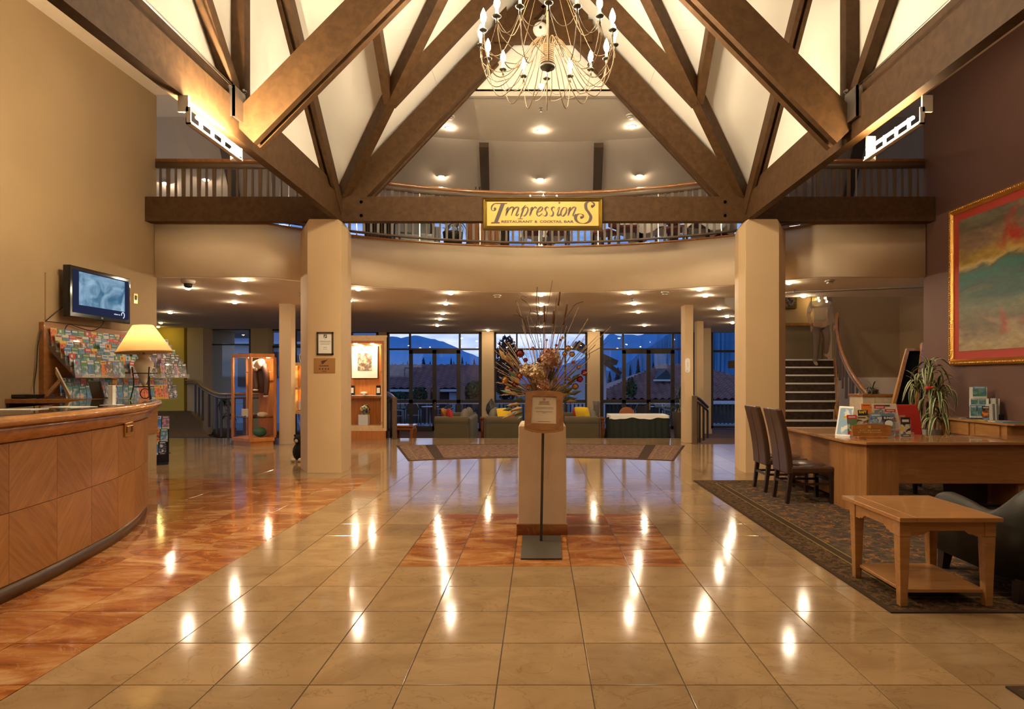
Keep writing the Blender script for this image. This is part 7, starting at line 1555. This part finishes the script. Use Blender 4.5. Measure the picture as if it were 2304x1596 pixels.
def side_table(name, label, loc, w, d_, h_, m):
    t = thing(name, label, 'table', loc); MB().box(-w/2, w/2, -d_/2, d_/2, h_-.04, h_).build('table_top', m, t, bevel=.004); MB().box(-w/2+.04, w/2-.04, -d_/2+.04, d_/2-.04, h_-.11, h_-.04).build('apron', m, t)
    for sx in (-1, 1):
        for sy in (-1, 1): MB().bar((sx*(w/2-.06), sy*(d_/2-.06), h_-.1), (sx*(w/2-.055), sy*(d_/2-.055), 0), .07, .07, (0, 1, 0), w1=.05, h1=.05).build('leg', m, t)
M_mah = wood('mahogany', (.24, .07, .02), (.36, .12, .035), (3, 12, 12), .2, .5)
side_table('lamp_table', 'small polished mahogany table beside the lounge railing', (PX(911, 14.3), 14.3, ZL), .52, .5, .68, M_mah)
side_table('lamp_table', 'narrow wooden table under the teardrop vase', (PX(1098, 16.6), 16.6, ZL), .40, .5, .72, M_mah); side_table('lamp_table', 'narrow wooden table under the ribbed vase', (PX(1346, 16.4), 16.4, ZL), .36, .5, .72, M_mah)
t = thing('teardrop_vase', 'dark patterned teardrop vase before the window pier', 'vase', (PX(1106, 16.6), 16.6, ZL+.72)); MB().lathe([(.05, 0), (.13, .08), (.165, .2), (.14, .33), (.07, .43), (.025, .48), (.03, .5)], 20).build('body', mat('speckled_dark_glaze', (.05, .045, .04), .3, var=.9, vscale=60), t)
t = thing('ribbed_vase', 'grey ribbed flared vase before the second window pier', 'vase', (PX(1342, 16.4), 16.4, ZL+.72)); MB().lathe([(.075, 0), (.08, .1), (.085, .3), (.11, .44), (.10, .44)], 20).build('body', mat('grey_ribbed_glaze', (.16, .13, .10), .45), t)
b = MB()
for i in range(8): b.lathe([(.079+.0006*i, .03+.045*i), (.087+.001*i, .045+.045*i), (.080+.0006*i, .06+.045*i)], 18)
b.build('rib', mat('grey_ribbed_glaze'), t)
# skirted table
dT = 14.25
sk = thing('skirted_table', 'long table with a white cloth and a black pleated skirt', 'table', (PX(1440, dT), dT, ZL), world=True)
x0, x1 = PX(1374, dT), PX(1505, dT); zt_ = PZ(935, dT); y0, y1 = dT, dT+.75
b = MB(); n = 150; ring = []
def rect_path(x0, x1, y0, y1, n):
    per = 2*(x1-x0)+2*(y1-y0); out = []
    for i in range(n):
        s = per*i/n
        if s < x1-x0: out.append((x0+s, y0, 0, -1))
        elif s < x1-x0+y1-y0: out.append((x1, y0+s-(x1-x0), 1, 0))
        elif s < 2*(x1-x0)+y1-y0: out.append((x1-(s-(x1-x0)-(y1-y0)), y1, 0, 1))
        else: out.append((x0, y1-(s-2*(x1-x0)-(y1-y0)), -1, 0))
    return out
vs = []
for z, f, am in ((zt_-.02, 0, .004), (zt_-.35, .03, .015), (ZL+.01, .09, .028)):
    for i, (x, y, nx, ny) in enumerate(rect_path(x0, x1, y0, y1, n)): a = am*math.sin(i*2*PI/5.0+.6*math.sin(i*.7)); vs.append((x+nx*(f+a), y+ny*(f+a), z))
b.add(vs, [(r_*n+i, r_*n+(i+1) % n, (r_+1)*n+(i+1) % n, (r_+1)*n+i) for r_ in range(2) for i in range(n)], 0, True); b.build('skirt', mat('black_green_cloth', (.010, .014, .011), .9), sk)
b = MB(); vs = []
for k, (f, zf) in enumerate(((0, 0), (.012, -.01), (.016, -1))):
    for i, (x, y, nx, ny) in enumerate(rect_path(x0, x1, y0, y1, n)): vs.append((x+nx*f, y+ny*f, zt_+(zf*.01 if zf > -1 else -.075-.018*math.sin(i*.26)-.008*math.sin(i*.61))))
b.add(vs, [(r_*n+i, r_*n+(i+1) % n, (r_+1)*n+(i+1) % n, (r_+1)*n+i) for r_ in range(2) for i in range(n)]+[tuple(range(n))], 0, False); b.build('tablecloth', mat('white_linen', (.78, .74, .68), .85), sk)
t = thing('banquet_chair', 'banquet chair with a round orange brown back behind the skirted table', 'chair', (PX(1411, 15.5), 15.5, ZL)); M_ob = mat('orange_brown_vinyl', (.34, .11, .03), .5)
MB().box(-.2, .2, -.35, .05, .42, .48).build('seat', M_ob, t, bevel=.02); pl = [(-.2, .56), (.2, .56)]+[(.2*math.cos(a*PI/10), .85+.19*math.sin(a*PI/10)) for a in range(11)]; MB().prism(pl, .03, .09, M=Mv).build('backrest', M_ob, t)
for x in (-.17, .17):
    for y in (-.32, .06): MB().tube([(x, y, .43), (x*1.08, y*1.05, 0)], .013, 6).build('leg', M_black, t)
def tall_pot(w0, w1, h_, m): return sq_pot(w0, w1, h_, m)
M_bpot = mat('brown_planter', (.085, .055, .028), .5)
plant('potted_palm', 'tall leafy plant in a tall tapering brown planter by the slim pillar', (PX(1534, 14.9), 14.9, ZL), sq_pot(.13, .20, .95, M_bpot), ((-.05, 0, 1.35, 16), (.06, .02, 1.6, 18), (-.1, -.03, 1.05, 12)), BD, 9, M_bpot, .85)
plant('potted_palm', 'dark spiky plant behind the ramp railing', (PX(506, 15.3), 15.3, ZL), sq_pot(.15, .2, .5, M_bpot), ((0, 0, 1.15, 24), (.08, .04, .8, 14)), BD, 10, M_bpot, 1.0)
# ================================================================== BALCONY RESTAURANT
ZU = 3.662
bar_ = thing('wine_barrel', 'wooden wine barrel with iron hoops beside the hanging sign', 'barrel', (PX(1087, 11.35), 11.35, ZU))
M_brl = wood('barrel_oak', (.26, .105, .03), (.36, .155, .05), (9, 9, .8), .5, .1)
n = 18
for i in range(n):
    a0, a1 = 2*PI*i/n+.012, 2*PI*(i+1)/n-.012; vs = []; zs_ = [0, .22, .45, .68, .9]
    for z in zs_:
        r_ = .27+.065*math.sin(PI*z/.9)
        vs += [(r_*math.cos(a0), r_*math.sin(a0), z), (r_*math.cos(a1), r_*math.sin(a1), z)]
    MB().add(vs, [(j*2, j*2+1, j*2+3, j*2+2) for j in range(4)]).build('stave', M_brl, bar_)
for z in (.05, .24, .66, .85): r_ = .275+.065*math.sin(PI*z/.9); MB().lathe([(r_-.01, z-.02), (r_+.002, z-.02), (r_+.002, z+.02), (r_-.01, z+.02)], 24).build('hoop', M_steel, bar_)
MB().lathe([(.0001, .88), (.265, .88)], 18).build('head', M_brl, bar_)
t = thing('bottle_crate', 'red brown crate standing on the wine barrel', 'crate', (PX(1079, 11.35), 11.35, ZU+.882)); MB().box(-.12, .12, -.1, .1, 0, .22).build('crate_body', M_mah, t)
for k in range(3): MB().lathe([(.03, 0), (.032, .14), (.012, .19), (.012, .26)], 10, (-.07+.07*k, 0, .2)).build('bottle_neck', M_black, t)
def round_pot(t): MB().lathe([(.14, 0), (.19, .42), (.2, .5), (.18, .5), (.17, .46)], 18).build('pot', M_black, t); MB().lathe([(.0001, .45), (.17, .45)], 14).build('soil', M_dark, t)
plant('balcony_plant', 'striped plant in a black pot behind the balcony balusters', (PX(1019, 11.45), 11.45, ZU), round_pot, ((0, 0, .85, 20), (.08, .0, .62, 14), (-.1, .02, .60, 14)), BL, 33, M_black, .9)
M_lin = mat('white_linen'); M_drape = mat('dark_brown_drape', (.060, .034, .016), .9); M_drape2 = mat('dark_red_drape', (.055, .012, .010), .9); M_rchair = mat('dark_red_upholstery', (.11, .016, .013), .6)
def drape(label, px0, px1, d, m, h_=1.28):
    xa, xb = PX(px0, d), PX(px1, d); t = thing('drape', label, 'curtain', ((xa+xb)/2, d, ZU), world=True); b = MB(); n = 40; vs = []
    for z in (ZU+.01, ZU+h_):
        for i in range(n+1): vs.append((xa+(xb-xa)*i/n, d+.035*math.sin(i*2*PI/5), z))
    b.add(vs+[(x, y+.012, z) for x, y, z in vs], [(i, i+1, n+2+i, n+1+i) for i in range(n)]+[(2*n+2+i+1, 2*n+2+i, 3*n+3+i, 3*n+4+i) for i in range(n)], 0, True); b.build('cloth', m, t); MB().tube([(xa-.05, d, ZU+h_), (xb+.05, d, ZU+h_)], .015, 6).build('curtain_rod', M_iron, t)
drape('brown drape at the upper window above the certificate column', 822, 884, 12.3, M_drape); drape('olive brown drape between the wine barrel and the tables', 1122, 1146, 12.6, M_drape); drape('dark red drape at the upper window near the second column', 1598, 1652, 12.2, M_drape2); drape('dark drape beside the clothed table near the second column', 1503, 1526, 12.35, M_drape)
def dining_table(label, px, d):
    t = thing('dining_table', label, 'table', (PX(px, d), d, ZU)); MB().lathe([(.25, 0), (.23, .03), (.04, .06), (.04, .70)], 14).build('pedestal', M_dark, t); MB().lathe([(.44, .70), (.45, .73), (.0001, .735)], 22).build('table_top', M_dark, t)
    b = MB(); n = 40; vs = []
    for r_, z, am in ((.0001, .742, 0), (.455, .742, 0), (.475, .72, .005), (.52, .52, .035)):
        for i in range(n): a = 2*PI*i/n; rr_ = r_+am*math.sin(i*2*PI/5); vs.append((rr_*math.cos(a), rr_*math.sin(a), z-(.09*math.cos(a*4) if am > .01 else 0)))
    b.add(vs, [(k*n+i, k*n+(i+1) % n, (k+1)*n+(i+1) % n, (k+1)*n+i) for k in range(3) for i in range(n)], 0, True); b.build('tablecloth', M_lin, t)
    for k in range(4): a = k*PI/2+.5; o = MB().lathe([(.055, 0), (.03, .12), (.0001, .22)], 8, (.3*math.cos(a), .3*math.sin(a), .744)).build('napkin', M_lin, t)
dining_table('balcony table with a white cloth beneath the sign', 1228, 12.05); dining_table('balcony table with a white cloth beside the sign', 1442, 11.75); dining_table('balcony table with a white cloth near the second column', 1592, 11.5)
for lab, px, d, rz in (('dark red restaurant chair under the first half of the sign', 1197, 11.2, 0), ('dark red restaurant chair under the middle of the sign', 1256, 11.2, .1), ('dark red restaurant chair just past the sign', 1362, 11.3, .9), ('dark red restaurant chair turned to the clothed table past the sign', 1412, 10.95, -.1), ('dark red restaurant chair before the drape near the second column', 1521, 11.0, -.4)):
    t = thing('restaurant_chair', lab, 'chair', (PX(px, d), d, ZU), rz, 'dark red chairs on the balcony'); MB().box(-.2, .2, -.2, .2, .42, .48).build('seat', M_rchair, t, bevel=.02); MB().box(-.19, .19, -.22, -.17, .5, .98).build('backrest', M_rchair, t, bevel=.02)
    for x in (-.17, .17):
        for y in (-.19, .17): MB().box(x-.02, x+.02, y-.02, y+.02, 0, .43).build('leg', M_leg, t)
t = thing('lounge_chair', 'low black lounge chair behind the balusters near the certificate column', 'chair', (PX(935, 11.2), 11.2, ZU), .3); MB().box(-.35, .35, -.3, .3, .12, .38).build('seat', M_black, t, bevel=.05); MB().box(-.35, .35, .22, .36, .2, .72).build('backrest', M_black, t, bevel=.05)
for s in (-1, 1): MB().box(s*.36-.06, s*.36+.06, -.3, .32, .1, .52).build('arm', M_black, t, bevel=.03)
for x in (-.3, .3):
    for y in (-.25, .28): MB().box(x-.02, x+.02, y-.02, y+.02, 0, .13).build('leg', M_leg, t)
# glass infill of the gable above the balcony
g0 = HW-.35
MB().prism([(XC-g0, 4.06), (XC+g0, 4.06), (XC+.8, 6.2), (XC-.8, 6.2)], 8.935, 8.941, M=Mv).build('window_gable_glass', M_case, kind='structure')
# ================================================================== PERSON ON THE STAIRS
def ghost(name, col, a=.36):
    m = mat(name, col, .9); m.node_tree.nodes['Principled BSDF'].inputs['Alpha'].default_value = a; return m
pe = thing('person', 'faint blurred person in a pale top and dark trousers on the stairs', 'person', (PX(1846, 12.86), 12.86, 1.615))
def skin(name, joints, edges, m, parent, sub=2):
    me = bpy.data.meshes.new(name); me.from_pydata([j[:3] for j in joints], edges, []); me.materials.append(m); bm = bmesh.new(); bm.from_mesh(me); bm.verts.layers.skin.verify(); bm.to_mesh(me); bm.free(); o = put(name, me, parent)
    for i, j in enumerate(joints): me.skin_vertices[0].data[i].radius = (j[3], j[4] if len(j) > 4 else j[3])
    me.skin_vertices[0].data[0].use_root = True
    s = o.modifiers.new('skin', 'SKIN'); s.use_smooth_shade = True; d_ = o.modifiers.new('sub', 'SUBSURF'); d_.levels = sub; d_.render_levels = sub; return o
J = [(0, 0, .92, .125, .10), (0, .0, 1.10, .12, .085), (0, .01, 1.30, .15, .095), (0, .01, 1.43, .07, .06), (0, 0, 1.50, .045), (0, -.015, 1.60, .075, .085), (0, -.01, 1.69, .06, .07),
     (-.09, 0, .84, .085), (-.10, -.02, .48, .058), (-.11, .02, .09, .04), (-.11, -.10, .045, .035, .03), (.09, 0, .86, .085), (.10, -.10, .62, .058), (.11, .0, .26, .04), (.11, -.13, .215, .035, .03),
     (-.19, .01, 1.38, .052), (-.25, .02, 1.12, .042), (-.24, -.08, .90, .032), (.19, .01, 1.38, .052), (.25, .03, 1.12, .042), (.27, -.05, .92, .032)]
E = [(0, 1), (1, 2), (2, 3), (3, 4), (4, 5), (5, 6), (0, 7), (7, 8), (8, 9), (9, 10), (0, 11), (11, 12), (12, 13), (13, 14), (2, 15), (15, 16), (16, 17), (2, 18), (18, 19), (19, 20)]
bd = skin('body', J, E, ghost('faint_skin', (.45, .28, .18)), pe)
skin('top', [(0, 0, .95, .14, .115), (0, 0, 1.10, .135, .10), (0, .01, 1.30, .165, .11), (0, .01, 1.40, .10, .08), (-.19, .01, 1.37, .066), (-.245, .02, 1.14, .056), (.19, .01, 1.37, .066), (.245, .03, 1.14, .056)], [(0, 1), (1, 2), (2, 3), (2, 4), (4, 5), (2, 6), (6, 7)], ghost('faint_pale_cloth', (.62, .54, .44)), pe)
skin('trousers', [(0, 0, .93, .14, .12), (-.09, 0, .82, .10), (-.10, -.02, .48, .075), (-.11, .02, .10, .058), (.09, 0, .84, .10), (.10, -.10, .62, .075), (.11, 0, .27, .058)], [(0, 1), (1, 2), (2, 3), (0, 4), (4, 5), (5, 6)], ghost('faint_dark_cloth', (.05, .035, .03)), pe)
MB().ball((0, .005, 1.65), .095, 12, 8, 0, (.88, 1, 1.05)).build('hair', ghost('faint_dark_hair', (.05, .03, .02)), pe)
b = MB()
for s in (-1, 1): b.ball((s*.03, -.098, 1.615), .009, 8, 6).ball((s*.078, -.01, 1.60), .018, 8, 6, 0, (.5, .8, 1.3))
b.ball((0, -.108, 1.59), .014, 8, 6, 0, (.8, 1, 1.4)).ball((0, -.10, 1.555), .018, 8, 6, 0, (1.3, .5, .4)); b.build('face', ghost('faint_skin', (.45, .28, .18)), pe)
for s, (hx_, hy_, hz_) in ((-1, (-.24, -.09, .87)), (1, (.27, -.06, .89))):
    b = MB().ball((hx_, hy_, hz_-.03), .034, 8, 6, 0, (.55, .9, 1.3))
    for k_ in range(4): b.tube([(hx_, hy_-.02+.015*k_, hz_-.06), (hx_-s*.006, hy_-.022+.015*k_, hz_-.095), (hx_-s*.015, hy_-.02+.015*k_, hz_-.12+.006*abs(k_-1.5))], [.009, .008, .006], 6)
    b.tube([(hx_, hy_-.025, hz_-.02), (hx_-s*.01, hy_-.05, hz_-.05), (hx_-s*.01, hy_-.055, hz_-.075)], [.01, .009, .007], 6); b.build('hand', ghost('faint_skin', (.45, .28, .18)), pe)
